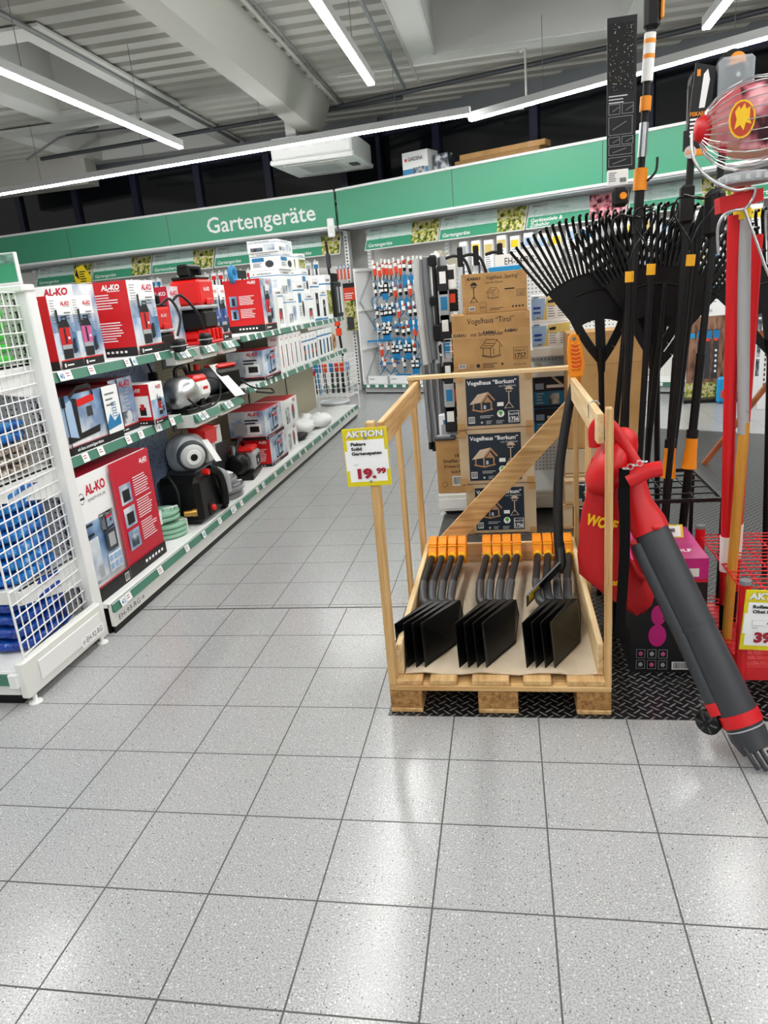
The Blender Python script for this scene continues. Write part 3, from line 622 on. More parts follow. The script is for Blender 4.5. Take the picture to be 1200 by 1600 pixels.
for i in range(7):
    b = MB(); x = -.24+i*.08
    b.tube([(x, 0, .0), (x+rd.uniform(-.02, .02), 0, .36+rd.random()*.1)], .02, rd.choice(['ink', 'darkgrey', 'toolblue']), 7); b.box(x-.03, x+.03, -.02, .02, .3, .42, rd.choice(['toolblue', 'orangered', 'ink']), .006)
    place(tag(b.build('sprinkler_tool'), 'blue and black hand tool standing in the wire bin, %s' % ['leftmost', 'second from left', 'third from left', 'middle one', 'third from right', 'second from right', 'rightmost'][i], 'tool', 'tools in the wire bin'), (B1[0], B1[1]+rd.uniform(-.1, .1), .25))
t = thing('literature_stand', 'narrow white stand with red ends before the wire bin', 'stand', (-2.62, 9.42, 0), R(-6))
b = MB(); b.box(-.08, .08, -.03, .03, .12, .62, 'offwhite', .01); wire_grid(b, (-.08, -.034, .14), (.16, 0, 0), (0, 0, .44), 2, 6, .003, 'lightgrey'); b.build('panel', t)
for z in (.1, .6): b = MB(); b.box(-.03, .09, -.04, .04, z-.04, z+.03, 'red', .01); b.build('end_cap', t)
b = MB(); b.tube([(0, 0, 0), (0, 0, .12)], .02, 'white', 8); b.box(-.1, .1, -.1, .1, 0, .015, 'white'); b.build('foot', t)
# ------------------------------------------------------------------ pump gondola along the aisle (shelf fronts face +X)
GY = [3.0, 4.265, 5.53, 6.795, 8.06, 9.33]; XB = -2.53
bay_lab = ['nearest bay of the pump shelving, with the big white and red carton', 'second bay of the pump shelving, with the unboxed pumps', 'third bay of the pump shelving, with the stacked red and white cartons', 'fourth bay of the pump shelving, with the slim white packs', 'last bay of the pump shelving, at the rear end']
def rail_x(x, y0, y1, zt, h, nums, tilt=.012):          # green price rail along +X front
    b = MB(); b.add([(x, y0, zt), (x, y1, zt), (x+tilt, y1, zt-h), (x+tilt, y0, zt-h), (x-.006, y0, zt), (x-.006, y1, zt), (x-.006, y1, zt-h), (x-.006, y0, zt-h)],
        [(0, 1, 2, 3), (0, 4, 5, 1), (3, 2, 6, 7), (0, 3, 7, 4), (1, 5, 6, 2)], 'railgreen')
    L = math.hypot(h, tilt); F = Face(b, (x+tilt, y0, zt-h), (0, 1, 0), (-tilt/L, 0, h/L), .0008); rd_ = random.Random(int(y0*100+zt*10))
    F.rect(0, L-.004, y1-y0, .004, 'white')
    yy = .12
    while yy < y1-y0-.1:
        F.rect(yy, .003, .055, L-.008, 'paper'); F.lines(yy+.008, L*.62, .035, 2, .012, .004, 'pricered', seed=int(yy*100)); yy += rd_.choice((.14, .2, .28, .36))
    for u_, s_ in nums:
        F.rect(u_, .002, .05, L-.005, 'paper'); F.text(u_+.008, L*.22, L*.5, s_, 'toolblue', w=.034, bold=.02)
    return b
for i in range(5):
    y0, y1 = GY[i], GY[i+1]; y0g = y0+.001; y1g = y1-.001
    r = thing('shelving_bay', bay_lab[i], 'shelving', (0, 0, 0), 0, 'bays of the pump shelving')
    b = MB(); b.box(-2.56, -2.53, y0g, y1g, .16, 1.62, 'perf_yz'); b.build('back_panel', r)
    b = MB(); b.box(-2.6, -2.53, y0+.002, y0+.05, 0, 1.66, 'white', .004); b.build('upright', r)
    b = MB(); b.box(-2.53, -1.99, y0g, y1g, .135, .16, 'white', .002); b.box(-2.0, -1.975, y0g, y1g, .035, .158, 'offwhite', .003); b.box(-2.5, -2.005, y0g, y1g, 0, .035, 'black'); b.box(-1.992, -1.982, y0g, y1g, .0, .035, 'black'); bs = b.build('base_shelf', r)
    rail_x(-1.973, y0g, y1g, .158, .045, [[(.06, '43'), (1.1, '43')], [(.35, '43'), (1.05, '42')], [(.4, '42')], [], []][i]).build('price_rail', bs)
    if i == 0:
        b = MB(); F = Face(b, (-1.9745, 3.01, .04), (0, 1, 0), (0, 0, 1)); F.rect(.02, .006, .3, .045, 'offwhite'); F.text(.03, .015, .028, 'EH-93-RG\u2192', 'ink', w=.27); b.build('bay_code', bs)
    if i in (0, 2, 3, 4):
        b = MB(); b.box(-2.53, -2.055, y0g, y1g, 1.275, 1.30, 'white', .002); s_ = b.build('shelf', r)
        rail_x(-2.05, y0g, y1g, 1.302, .05, [[(.06, '40'), (.75, '41')], [], [(.3, '38')], [(.5, '37')], []][i]).build('price_rail', s_)
        b = MB(); b.box(-2.53, -2.055, y0g, y1g, .875, .90, 'white', .002); s_ = b.build('shelf', r)
        rail_x(-2.05, y0g, y1g, .902, .05, [[(.9, '41')], [], [(.2, '39')], [(.6, '36')], []][i]).build('price_rail', s_)
    else:                                               # display consoles with label holders
        for z in (1.285, .885):
            b = MB(); b.box(-2.53, -2.12, y0g, y1g, z-.02, z, 'white', .002); b.box(-2.12, -2.11, y0g, y1g, z-.1, z, 'darkgrey'); s_ = b.build('shelf', r)
            for k in range(3 if z > 1 else 2):
                ya = y0+.04+(.40 if z > 1 else .46)*k; q = MB(); xx = -2.03 if z > 1 else -1.97
                q.box(-2.12, xx-.01, ya, ya+(.27 if z > 1 else .38), z-.085, z-.004, 'offwhite', .003)
                q.build('label_console', s_)
                q = rail_x(xx-.008, ya-.005, ya+(.275 if z > 1 else .385), z, .05, [(.05, '42' if k else '40')], .03); q.build('price_rail', s_)
# photo panel with water drops behind the displayed pumps
b = MB(); b.box(-2.528, -2.515, 3.5, 4.95, .2, .87, 'droplets'); tag(b.build('backdrop_panel'), 'blue waterdrop backdrop panel behind the lower pumps', 'panel')
b = MB(); b.box(-2.528, -2.515, 3.5, 4.95, .905, 1.26, 'droplets'); tag(b.build('backdrop_panel'), 'blue waterdrop backdrop panel behind the middle shelf', 'panel')
b = MB(); b.box(-2.528, -2.515, 3.6, 4.95, 1.305, 1.66, 'droplets'); tag(b.build('backdrop_panel'), 'blue waterdrop backdrop panel behind the top shelf pumps', 'panel')

# --- printed cartons. drawing helpers
def dive_pump(F, cx, by, s, body='red'):                # submersible pump, s = height
    F.rect(cx-.17*s, by, .34*s, .22*s, 'ink'); F.rect(cx-.18*s, by+.2*s, .36*s, .1*s, 'lightgrey'); F.rect(cx-.19*s, by+.29*s, .38*s, .36*s, body)
    F.rect(cx-.04*s, by+.31*s, .07*s, .32*s, 'ink'); F.rect(cx+.08*s, by+.4*s, .07*s, .05*s, 'paper')
    F.poly([(cx-.2*s, by+.65*s), (cx+.2*s, by+.65*s), (cx+.16*s, by+.78*s), (cx-.17*s, by+.78*s)], 'ink'); F.rect(cx-.22*s, by+.74*s, .07*s, .28*s, 'ink')
    F.ring(cx-.06*s, by+.78*s, .2*s, .1*s, .03*s, 'ink'); F.line(cx+.1*s, by+.85*s, cx+.28*s, by+.5*s, .02*s, 'ink'); F.poly([(cx+.2*s, by+.08*s), (cx+.34*s, by+.14*s), (cx+.33*s, by+.42*s), (cx+.22*s, by+.4*s)], 'ink')
def jet_pump(F, cx, by, s, body='paleblue'):            # horizontal garden pump, s = width
    F.poly([(cx-.4*s, by), (cx+.42*s, by+.04*s), (cx+.45*s, by+.14*s), (cx-.38*s, by+.1*s)], 'ink')
    F.poly([(cx-.46*s, by+.12*s), (cx-.12*s, by+.04*s), (cx-.08*s, by+.5*s), (cx-.2*s, by+.58*s), (cx-.42*s, by+.5*s)], body)
    F.poly([(cx-.06*s, by+.1*s), (cx+.42*s, by+.14*s), (cx+.4*s, by+.6*s), (cx-.06*s, by+.56*s)], 'fadeprint'); F.poly([(cx-.06*s, by+.46*s), (cx+.4*s, by+.5*s), (cx+.4*s, by+.6*s), (cx-.06*s, by+.56*s)], 'brightred')
    F.poly([(cx-.14*s, by+.05*s), (cx-.06*s, by+.05*s), (cx-.04*s, by+.58*s), (cx-.16*s, by+.6*s)], 'ink'); F.line(cx-.2*s, by+.62*s, cx+.02*s, by+.72*s, .05*s, 'ink'); F.line(cx+.02*s, by+.72*s, cx+.34*s, by+.72*s, .06*s, 'ink'); F.line(cx+.34*s, by+.73*s, cx+.38*s, by+.58*s, .05*s, 'ink')
    F.rect(cx-.4*s, by+.5*s, .08*s, .16*s, 'ink'); F.rect(cx+.16*s, by+.3*s, .14*s, .14*s, 'darkgrey')
def brand(F, a, b, w, m='crimson', sub=True):
    F.text(a, b, w*.25, 'AL-KO', m, w=w, bold=.05, slant=.12)
    if sub: F.rect(a+w*.3, b-w*.09, w*.7, w*.035, m if m == 'paper' else 'midgrey')
def bottom_band(F, w, h=.05, m='ink', web=True):
    F.rect(0, 0, w, h, m); F.rect(0, h, w, .006, 'red')
    if web: F.rect(w*.1, h*.25, .014, h*.5, 'paper'); F.rect(w*.1+.022, h*.4, w*.3, h*.18, 'paper')
def icons_band(F, w, h=.05):
    F.rect(0, 0, w, h, 'ink')
    for i in range(6): F.rect(w*.3+i*w*.09, h*.38, w*.05, h*.26, 'paper')
def make_box(name, label, group, x0, x1, y0, y1, z0, h, draw, base='paper', rz=0., cat='box'):
    w, d = x1-x0, y1-y0; b = MB(); b.box(-w/2, w/2, -d/2, d/2, 0, h, base, .002); draw(faces(b, w, d, h), w, d, h)
    o = b.build(name); place(o, ((x0+x1)/2, (y0+y1)/2, z0), rz); return tag(o, label, cat, group)
def d_dive(body='red', side='red'):
    def f(F, w, d, h):
        A = F['front']; A.rect(0, 0, w, h, side); A.lines(w*.18, h*.82, w*.62, 6, h*.035, h*.014, 'paper', seed=2); A.lines(w*.18, h*.45, w*.62, 8, h*.035, h*.014, 'paper', seed=4); brand(A, w*.5, h*.89, w*.36, 'paper'); icons_band(A, w, h*.12)
        B = F['right']; B.rect(0, h*.12, d, h*.88, 'fadeprint'); B.rect(0, h*.2, d, h*.3, 'bluegrad'); B.rect(0, h*.74, d, h*.26, 'paper'); brand(B, d*.52, h*.87, d*.4)
        B.lines(d*.06, h*.93, d*.22, 9, h*.035, h*.012, 'lightgrey'); B.lines(d*.6, h*.76, d*.3, 3, h*.04, h*.016, 'midgrey'); dive_pump(B, d*.46, h*.14, h*.66, body)
        for k in range(5): B.ring(d*.8, h*(.28+.07*k), d*.12, h*.055, d*.012, 'toolblue')
        bottom_band(B, d, h*.11)
    return f
GT = 'pump cartons on the top shelf'; GM = 'pump cartons on the middle shelf'
make_box('pump_carton', 'white carton showing a red dive pump, nearest the mesh rack on the top shelf', GT, -2.38, -2.06, 3.125, 3.31, 1.302, .335, d_dive('red'))
make_box('pump_carton', 'white carton showing a pink dive pump on the top shelf', GT, -2.38, -2.06, 3.312, 3.497, 1.302, .335, d_dive('pinkpump'))
def d_top(F, w, d, h): A = F['front']; brand(A, w*.45, h*.88, w*.45); A.rect(0, 0, w, h*.6, 'fadeprint'); B = F['right']; B.rect(0, 0, d, h, 'fadeprint'); B.rect(0, h*.5, d*.5, h*.2, 'darkphoto')
make_box('pump_carton', 'white carton with red lettering standing behind the two dive pump cartons', GT, -2.51, -2.2, 3.58, 3.78, 1.302, .4, d_top)
make_box('pump_carton', 'tall carton with red text side and a slim dive pump on its front, top shelf', GT, -2.37, -2.06, 3.885, 4.2, 1.302, .41, d_dive('red'))
def d_mag(F, w, d, h): A = F['front']; A.rect(0, 0, w, h, 'crimson'); A.lines(w*.5, h*.7, w*.3, 7, h*.05, h*.02, 'paper'); A.text(w*.6, h*.86, h*.06, 'AL-KO', 'paper', bold=.03); A.rect(w*.3, h*.2, w*.2, h*.35, 'darkphoto'); B = F['right']; B.rect(0, 0, d, h, 'fadeprint'); brand(B, d*.2, h*.86, d*.6)
make_box('pump_carton', 'crimson carton standing behind the red dive pumps on the top shelf', GT, -2.5, -2.22, 4.72, 4.9, 1.29, .4, d_mag)
make_box('pump_carton', 'white carton with red lettering behind the large red pump, top shelf', GT, -2.45, -2.1, 5.12, 5.3, 1.29, .4, d_dive('deepblue', 'paper'))
make_box('pump_carton', 'white carton showing a blue pump next to the large red pump', GT, -2.4, -2.12, 5.33, 5.5, 1.29, .4, d_dive('deepblue', 'paper'))
def d_b3(F, w, d, h):
    A = F['front']; A.rect(0, 0, w, h, 'red'); brand(A, w*.66, h*.92, w*.22, 'paper'); icons_band(A, w, h*.13)
    for k in (0, 1): A.rect(w*.14, h*(.5-.25*k), w*.2, h*.2, 'bluegrad'); A.rect(w*.2, h*(.52-.25*k), w*.08, h*.14, 'ink'); A.lines(w*.4, h*(.68-.25*k), w*.42, 6, h*.03, h*.012, 'paper')
    B = F['right']; B.rect(0, 0, d, h, 'fadeprint'); brand(B, d*.45, h*.9, d*.4); dive_pump(B, d*.45, h*.14, h*.7); bottom_band(B, d, h*.12)
make_box('pump_carton', 'large red carton with two small pictures on the top shelf', GT, -2.4, -2.06, 6.2, 6.52, 1.302, .44, d_b3)
make_box('pump_carton', 'thin cream pack behind the black tools on the top shelf', GT, -2.3, -2.08, 6.56, 6.72, 1.302, .3, lambda F, w, d, h: F['right'].rect(.01, .02, d-.02, h*.5, 'offwhite'), 'offwhite')
t_ = MB(); t_.tube(arc((0, 0, .03), .06, 0, 360, 18, 'yz'), .022, 'toolblue', 7, closed=True)
for k in range(6): t_.box(-.02, .02, .08+k*.04, .1+k*.04, 0, .07, 'ink', .006)
place(tag(t_.build('hose_connector_pack'), 'blue and black hose fitting lying on top of the large red carton', 'fitting'), (-2.3, 6.22, 1.76))
def d_gard(kind):
    def f(F, w, d, h):
        A = F['front']; B = F['right']; 
        for G, ww in ((A, w), (B, d)):
            G.rect(0, h*.78, ww, h*.03, 'toolblue'); G.disc(ww*.14, h*.88, h*.03, 'orangered'); G.text(ww*.24, h*.855, h*.055, 'GARDENA', 'ink', w=ww*.5, bold=.02)
            if kind == 0: G.rect(ww*.1, h*.1, ww*.4, h*.3, 'darkphoto'); G.rect(ww*.55, h*.15, ww*.35, h*.5, 'fadeprint')
            if kind == 1: G.rect(ww*.08, h*.5, ww*.4, h*.22, 'toolblue'); G.disc(ww*.65, h*.35, ww*.14, 'darkgrey', h*.2); G.lines(ww*.1, h*.4, ww*.3, 5, h*.05, h*.02, 'midgrey')
            if kind == 2: G.rect(ww*.3, h*.1, ww*.4, h*.55, 'ink'); G.rect(ww*.38, h*.4, ww*.2, h*.1, 'lightgrey'); G.rect(0, 0, ww, h*.05, 'toolblue')
            if kind == 3: G.rect(ww*.25, h*.08, ww*.5, h*.4, 'darkphoto'); G.rect(ww*.3, h*.2, ww*.3, h*.2, 'red')
            if kind == 4: G.rect(ww*.1, h*.1, ww*.8, h*.55, 'gardenphoto')
    return f
GG = 'white watering cartons at the rear of the top shelf'
spec = [(6.78, 7.0, .26, .3, 3, 'white carton with a small red pump picture beside the thin cream pack'), (6.78, 7.1, .3, .0, 1, None)]
gl = [(-2.12, 6.76, .26, .36, 3, 'low white carton with red device picture, rear part of the top shelf'), (-2.1, 7.06, .34, .28, 0, 'white carton with dark photo beside the low one, rear top shelf'), (-2.08, 7.40, .28, .42, 1, 'tall white carton with blue label, rear top shelf'),
      (-2.08, 7.72, .3, .3, 3, 'white carton with dark machine photo, rear top shelf'), (-2.08, 8.05, .3, .46, 2, 'white carton with black device picture, rear top shelf'), (-2.08, 8.38, .26, .34, 2, 'second white carton with black device picture, rear top shelf'), (-2.08, 8.68, .28, .5, 4, 'white carton with leafy photo at the far end of the top shelf')]
for x, y, d, h, k, lb in gl: make_box('watering_carton', lb, GG, x-.3, x, y, y+d, 1.302, h, d_gard(k))
for x, y, d, h, z, k, lb in [(-2.12, 7.0, .42, .25, 1.584, 0, 'white carton stacked second up with a blue stripe, rear top shelf'), (-2.1, 7.0, .5, .16, 1.836, 1, 'white carton with blue stripe on the very top of the rear stack'), (-2.1, 6.98, .5, .11, 1.998, 0, 'flat white carton at the peak of the rear stack'), (-2.1, 7.72, .3, .24, 1.604, 1, 'white carton stacked above the machine photo carton'), (-2.12, 7.72, .3, .16, 1.846, 4, 'white carton stacked topmost beside the peak')]:
    make_box('watering_carton', lb, GG, x-.3, x, y, y+d, z, h, d_gard(k))
for i in range(4):
    b = MB(); b.box(-.04, .04, -.05, .05, 0, .42, 'ink', .012); b.box(.04, .043, -.03, .03, .05, .36, ['darkgrey', 'lightgrey', 'darkgrey', 'paper'][i]); b.tube([(0, 0, .42), (0, 0, .52)], .018, 'black', 8)
    place(tag(b.build('sprinkler'), 'black upright sprinkler pack standing at the far end of the top shelf', 'sprinkler', 'black upright packs at the end of the top shelf'), (-2.07+.0*i, 8.98+i*.09, 1.302))

# middle shelf
def d_m1(F, w, d, h):
    B = F['right']; B.rect(0, 0, d, h, 'fadeprint'); B.rect(0, h*.62, d, h*.38, 'bluegrad'); B.rect(0, 0, d, h*.13, 'ink'); B.text(d*.2, h*.04, h*.055, 'al-ko.com/garden', 'paper', w=d*.42, bold=.02); B.rect(0, h*.13, d, h*.02, 'pinkskin'); jet_pump(B, d*.34, h*.2, d*.62, 'powderblue')
    B.rect(d*.72, h*.13, d*.28, h*.87, 'paper'); B.poly([(d*.72, h*.3), (d*.8, h*.5), (d*.86, h*.34), (d*.97, h*.46), (d*.97, h*.25), (d*.72, h*.2)], 'toolblue'); B.lines(d*.76, h*.84, d*.17, 3, h*.1, h*.03, 'midgrey')
    for k in range(3): B.ring(d*.84, h*(.42+.1*k), d*.08, h*.07, .004, 'toolblue')
    B.rect(d*.1, 0, d*.015, h, 'black'); B.rect(d*.7, 0, d*.015, h, 'black'); F['front'].rect(0, 0, w, h, 'powderblue'); F['top'].rect(0, 0, w, d, 'darkred')
make_box('pump_carton', 'large strapped carton showing a pale blue garden pump, hanging over the middle shelf edge', GM, -2.4, -2.055, 3.002, 3.56, .903, .28, d_m1)
def d_m2(F, w, d, h): B = F['right']; B.rect(0, 0, d, h, 'fadeprint'); brand(B, d*.4, h*.84, d*.5); B.lines(d*.4, h*.7, d*.4, 5, h*.07, h*.025, 'lightgrey'); B.rect(d*.1, h*.16, d*.7, h*.22, 'darkphoto'); bottom_band(B, d, h*.1); B.rect(d*.3, 0, d*.04, h, 'black'); F['top'].rect(0, 0, w, d, 'darkred'); F['front'].rect(0, 0, w, h, 'darkred')
make_box('pump_carton', 'strapped white carton with dark red top behind the large pale blue pump carton', GM, -2.5, -2.1, 3.57, 3.82, .903, .295, d_m2)
def d_m3(F, w, d, h):
    A = F['front']; A.rect(0, 0, w, h, 'red'); brand(A, w*.42, h*.84, w*.3, 'paper'); A.rect(w*.45, h*.2, w*.5, h*.52, 'paper'); A.rect(w*.62, h*.24, w*.2, h*.2, 'ink'); A.rect(w*.66, h*.38, w*.12, h*.14, 'red'); A.lines(w*.08, h*.66, w*.3, 8, h*.06, h*.02, 'paper'); icons_band(A, w, h*.11)
    B = F['right']; B.rect(0, 0, d, h, 'paper'); B.rect(0, h*.1, d, h*.5, 'bluegrad'); brand(B, d*.45, h*.86, d*.4); dive_pump(B, d*.6, h*.2, h*.5); bottom_band(B, d, h*.1)
make_box('pump_carton', 'small cube shaped red and white carton on the middle shelf', GM, -2.23, -2.03, 3.87, 4.04, .903, .235, d_m3)
def d_f(F, w, d, h):
    A = F['front']; A.rect(0, 0, w, h, 'fadeprint'); A.rect(0, h*.15, w*.3, h*.5, 'bluegrad'); brand(A, w*.55, h*.84, w*.34); A.lines(w*.45, h*.66, w*.4, 2, h*.1, h*.05, 'ink'); A.rect(w*.12, h*.18, w*.3, h*.42, 'lightgrey'); A.rect(w*.5, h*.2, w*.4, h*.36, 'paper'); A.rect(w*.58, h*.28, w*.26, h*.2, 'ink')
    B = F['right']; B.rect(0, 0, d, h, 'fadeprint'); B.rect(0, 0, d*.6, h*.6, 'bluegrad'); brand(B, d*.66, h*.88, d*.2); jet_pump(B, d*.5, h*.16, min(d*.75, h*1.0)); bottom_band(B, d, h*.1)
    bottom_band(A, w, h*.1, 'ink', False); F['top'].rect(0, 0, w, d, 'crimson')
make_box('pump_carton', 'white and blue garden pump carton alone on the middle shelf beyond the loose black pump', GM, -2.36, -2.04, 5.95, 6.4, .903, .25, d_f)
for i in range(9):
    y = 6.5+i*.155; lb = 'slim white pack with a red lance, middle shelf' if i < 5 else 'slim white pack with blue bands, middle shelf'
    def dr(F, w, d, h, i=i):
        B = F['right']; A = F['front']
        for G, ww in ((A, w), (B, d)):
            if i < 5: G.rect(ww*.4, h*.12, ww*.2, h*.6, 'red' if i % 2 == 0 else 'ink'); G.rect(ww*.44, h*.2, ww*.12, h*.3, 'ink'); G.text(ww*.3, h*.86, h*.05, 'AL-KO', 'crimson', w=ww*.5, bold=.03)
            else: G.rect(0, h*.72, ww, h*.05, 'toolblue'); G.rect(ww*.3, h*.1, ww*.45, h*.5, ['ink', 'toolblue', 'darkgrey', 'ink'][i-5]); G.rect(ww*.35, h*.3, ww*.2, h*.12, 'orangered'); G.disc(ww*.15, h*.88, ww*.08, 'orangered')
    make_box('slim_pack', lb, 'slim white packs with red lances' if i < 5 else 'slim white packs with blue bands', -2.16, -2.05, y, y+.13, .903, .34 if i < 5 else .3, dr)
for i in range(4):
    y = 7.95+i*.17
    def dr(F, w, d, h, i=i):
        B = F['right']; B.rect(0, h*.75, d, h*.06, 'toolblue'); B.rect(d*.25, h*.1, d*.5, h*.55, ['ink', 'toolblue', 'ink', 'darkgrey'][i]); F['front'].rect(0, h*.75, w, h*.06, 'toolblue'); F['front'].rect(w*.2, h*.1, w*.6, h*.5, 'darkphoto')
    make_box('slim_pack', 'slim white pack with blue bands near the end of the middle shelf', 'slim packs at the end of the middle shelf', -2.16, -2.05, y, y+.14, .903, .3, dr)
for i in range(3):
    b = MB(); b.tube(arc((0, 0, .12), .1, 0, 360, 16, 'yz'), .03, 'sand', 7, closed=True); b.tube(arc((.03, 0, .12), .07, 0, 360, 14, 'yz'), .02, 'photobrown', 6, closed=True); place(tag(b.build('rope_coil'), 'beige coil leaning at the end of the middle shelf', 'coil', 'beige coils at the end of the middle shelf'), (-2.1-.06*i, 8.75+i*.12, .912))

# base shelf
def d_big(F, w, d, h):
    B = F['right']; s = .42
    B.rect(0, 0, d*s, h, 'paper'); B.rect(d*.03, h*.13, d*s-d*.05, h*.5, 'bluegrad'); B.text(d*.13, h*.84, h*.075, 'AL-KO', 'crimson', w=d*.25, bold=.04); B.text(d*.14, h*.785, h*.022, 'QUALITY FOR LIFE', 'ink', w=d*.22)
    B.disc(d*.075, h*.83, h*.033, 'ink', h*.045); B.disc(d*.075, h*.83, h*.027, 'paper', h*.039); B.rect(d*.045, h*.82, d*.06, h*.018, 'ink')
    B.rect(d*.22, h*.62, d*.18, h*.03, 'ink'); B.text(d*.225, h*.624, h*.02, 'HW 6000 FCS', 'paper', w=d*.17, bold=.02); B.rect(d*.05, h*.6, d*.08, h*.02, 'ink'); B.rect(d*.05, h*.52, d*.08, h*.02, 'ink')
    B.rect(d*.04, h*.16, d*.12, h*.34, 'fadeprint'); B.rect(d*.1, h*.17, d*.05, h*.1, 'lightgrey')
    jet_pump(B, d*.3, h*.5, d*.17, 'midgrey'); B.rect(d*.24, h*.33, d*.13, h*.17, 'darkgrey'); B.rect(d*.27, h*.36, d*.08, h*.11, 'lightgrey'); B.rect(d*.22, h*.17, d*.17, h*.14, 'paper')
    for i in range(3):
        for j in range(2): B.rect(d*(.225+.055*i), h*(.18+.065*j), d*.045, h*.05, 'paleblue')
    B.rect(d*s, 0, d*(1-s), h, 'crimson'); brand(B, d*.84, h*.9, d*.12, 'paper')
    for k in range(3): B.rect(d*.5, h*(.62-.2*k), d*.16, h*.17, 'fadeprint'); B.rect(d*.53, h*(.64-.2*k), d*.1, h*.1, 'ink' if k < 2 else 'darkphoto'); B.lines(d*.7, h*(.8-.2*k), d*.24, 8, h*.022, h*.008, 'paper', seed=k)
    B.rect(0, h*.11, d*s, h*.014, 'crimson'); B.rect(0, 0, d, h*.11, 'ink')
    for k in range(6): B.rect(d*(.66+.05*k), h*.045, d*.03, h*.025, 'paper')
    B.barcode(d*.34, h*.02, d*.06, h*.07); B.rect(d*s-.002, 0, .003, h, 'midgrey'); F['top'].rect(0, 0, w, d, 'crimson'); F['front'].rect(0, 0, w, h, 'crimson')
make_box('pump_carton', 'very tall white and crimson carton standing on the base shelf', 'pump cartons on the base shelf', -2.44, -2.055, 3.002, 3.745, .162, .635, d_big)
def d_k(red_front):
    def f(F, w, d, h):
        d_f(F, w, d, h); A = F['front']
        if red_front: A.rect(0, h*.1, w, h*.9, 'red'); brand(A, w*.66, h*.86, w*.24, 'paper'); A.lines(w*.5, h*.62, w*.4, 8, h*.06, h*.02, 'paper'); icons_band(A, w, h*.1)
    return f
GB_ = 'pump cartons on the base shelf'
make_box('pump_carton', 'lower carton with red text side in the stack on the base shelf', GB_, -2.34, -2.05, 5.88, 6.34, .162, .245, d_k(True))
make_box('pump_carton', 'upper white and blue carton in the stack on the base shelf', GB_, -2.38, -2.06, 5.84, 6.34, .409, .25, d_k(False))
def d_l(F, w, d, h): B = F['right']; B.rect(0, 0, d, h, 'paper'); brand(B, d*.6, h*.84, d*.25); B.rect(0, h*.1, d*.3, h*.6, 'darkphoto'); B.disc(d*.6, h*.45, d*.12, 'midgrey', h*.3); B.disc(d*.6, h*.55, d*.07, 'crimson', h*.14); A = F['front']; A.rect(0, 0, w, h, 'paper'); F['top'].rect(0, 0, w, d, 'crimson')
make_box('pump_carton', 'lower small white carton behind the red stack on the base shelf', GB_, -2.34, -2.05, 6.42, 6.72, .162, .245, d_l)
make_box('pump_carton', 'upper small white carton with crimson top behind the stack on the base shelf', GB_, -2.34, -2.04, 6.4, 6.8, .409, .25, d_l)
make_box('pump_carton', 'small white carton lying deep on the base shelf behind the hose coils', GB_, -2.5, -2.3, 5.2, 5.42, .5, .14, d_l, rz=R(-15))
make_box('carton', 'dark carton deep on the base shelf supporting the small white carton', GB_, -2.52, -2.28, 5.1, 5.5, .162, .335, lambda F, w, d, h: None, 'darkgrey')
# ------------------------------------------------------------------ unboxed pumps
def red_dive_pump(name, label, loc, s, base=False, rz=0.):
    t = thing(name, label, 'pump', loc, rz, 'red submersible pumps on the top shelf')
    z = .0
    if base:
        b = MB(); b.box(-.15*s, .15*s, -.16*s, .16*s, 0, .03*s, 'brightred', .01)
        for k in range(4): b.box(.05*s, .15*s, (-.13+k*.085)*s, (-.1+k*.085)*s, .03*s, .12*s, 'brightred', .006)
        b.box(-.14*s, .06*s, -.14*s, .14*s, .03*s, .11*s, 'brightred', .02); b.build('suction_foot', t); z = .11*s
    b = MB(); b.box(-.13*s, .13*s, -.15*s, .15*s, z, z+.17*s, 'black', .03*s); b.build('lower_housing', t)
    b = MB(); b.box(-.14*s, .14*s, -.165*s, .165*s, z+.17*s, z+.2*s, 'lightgrey', .01); b.build('ring', t)
    b = MB(); b.box(-.125*s, .125*s, -.15*s, .15*s, z+.2*s, z+.4*s, 'brightred', .02*s); b.box(.125*s, .14*s, -.06*s, .06*s, z+.2*s, z+.25*s, 'brightred', .006); F = Face(b, (.127*s, -.07*s, z+.31*s), (0, 1, 0), (0, 0, 1)); F.text(0, 0, .03*s, 'AL-KO', 'paper', w=.12*s, bold=.02); b.build('body', t)
    b = MB(); b.box(-.11*s, .11*s, -.14*s, .14*s, z+.4*s, z+.43*s, 'black', .01); b.box(-.05*s, .05*s, -.14*s, -.1*s, z+.43*s, z+.5*s, 'black', .01); b.box(-.05*s, .05*s, .1*s, .14*s, z+.43*s, z+.5*s, 'black', .01); b.box(-.05*s, .05*s, -.14*s, .14*s, z+.48*s, z+.52*s, 'black', .012); b.build('handle', t)
    b = MB(); b.tube([(.02*s, .16*s, z+.1*s), (.02*s, .24*s, z+.1*s)], .05*s, 'black', 12); b.build('outlet', t)
    return t
def float_switch(p_top, p_float, label, parent_grp='float switches'):
    t = thing('float_switch', label, 'float switch', p_float, 0, parent_grp)
    P0 = Vector(p_top)-Vector(p_float)
    b = MB(); b.tube(smooth([tuple(P0+Vector((-.04, -.05, -.03))), tuple(P0), tuple(P0*.6+Vector((.03, .03, 0))), (0, 0, .05)], 6), .009, 'ink', 6); b.build('cable', t)
    b = MB(); b.box(-.03, .03, -.05, .05, -.05, .03, 'softblack', .015); b.box(-.035, .035, -.055, .055, -.015, -.008, 'lightgrey', .002); b.build('float', t)
red_dive_pump('submersible_pump', 'small red and black submersible pump nearest on the top shelf', (-2.2, 4.4, 1.287), .68, False)
red_dive_pump('submersible_pump', 'large red submersible pump on a red foot with black handle, top shelf', (-2.17, 5.02, 1.287), .86, True)
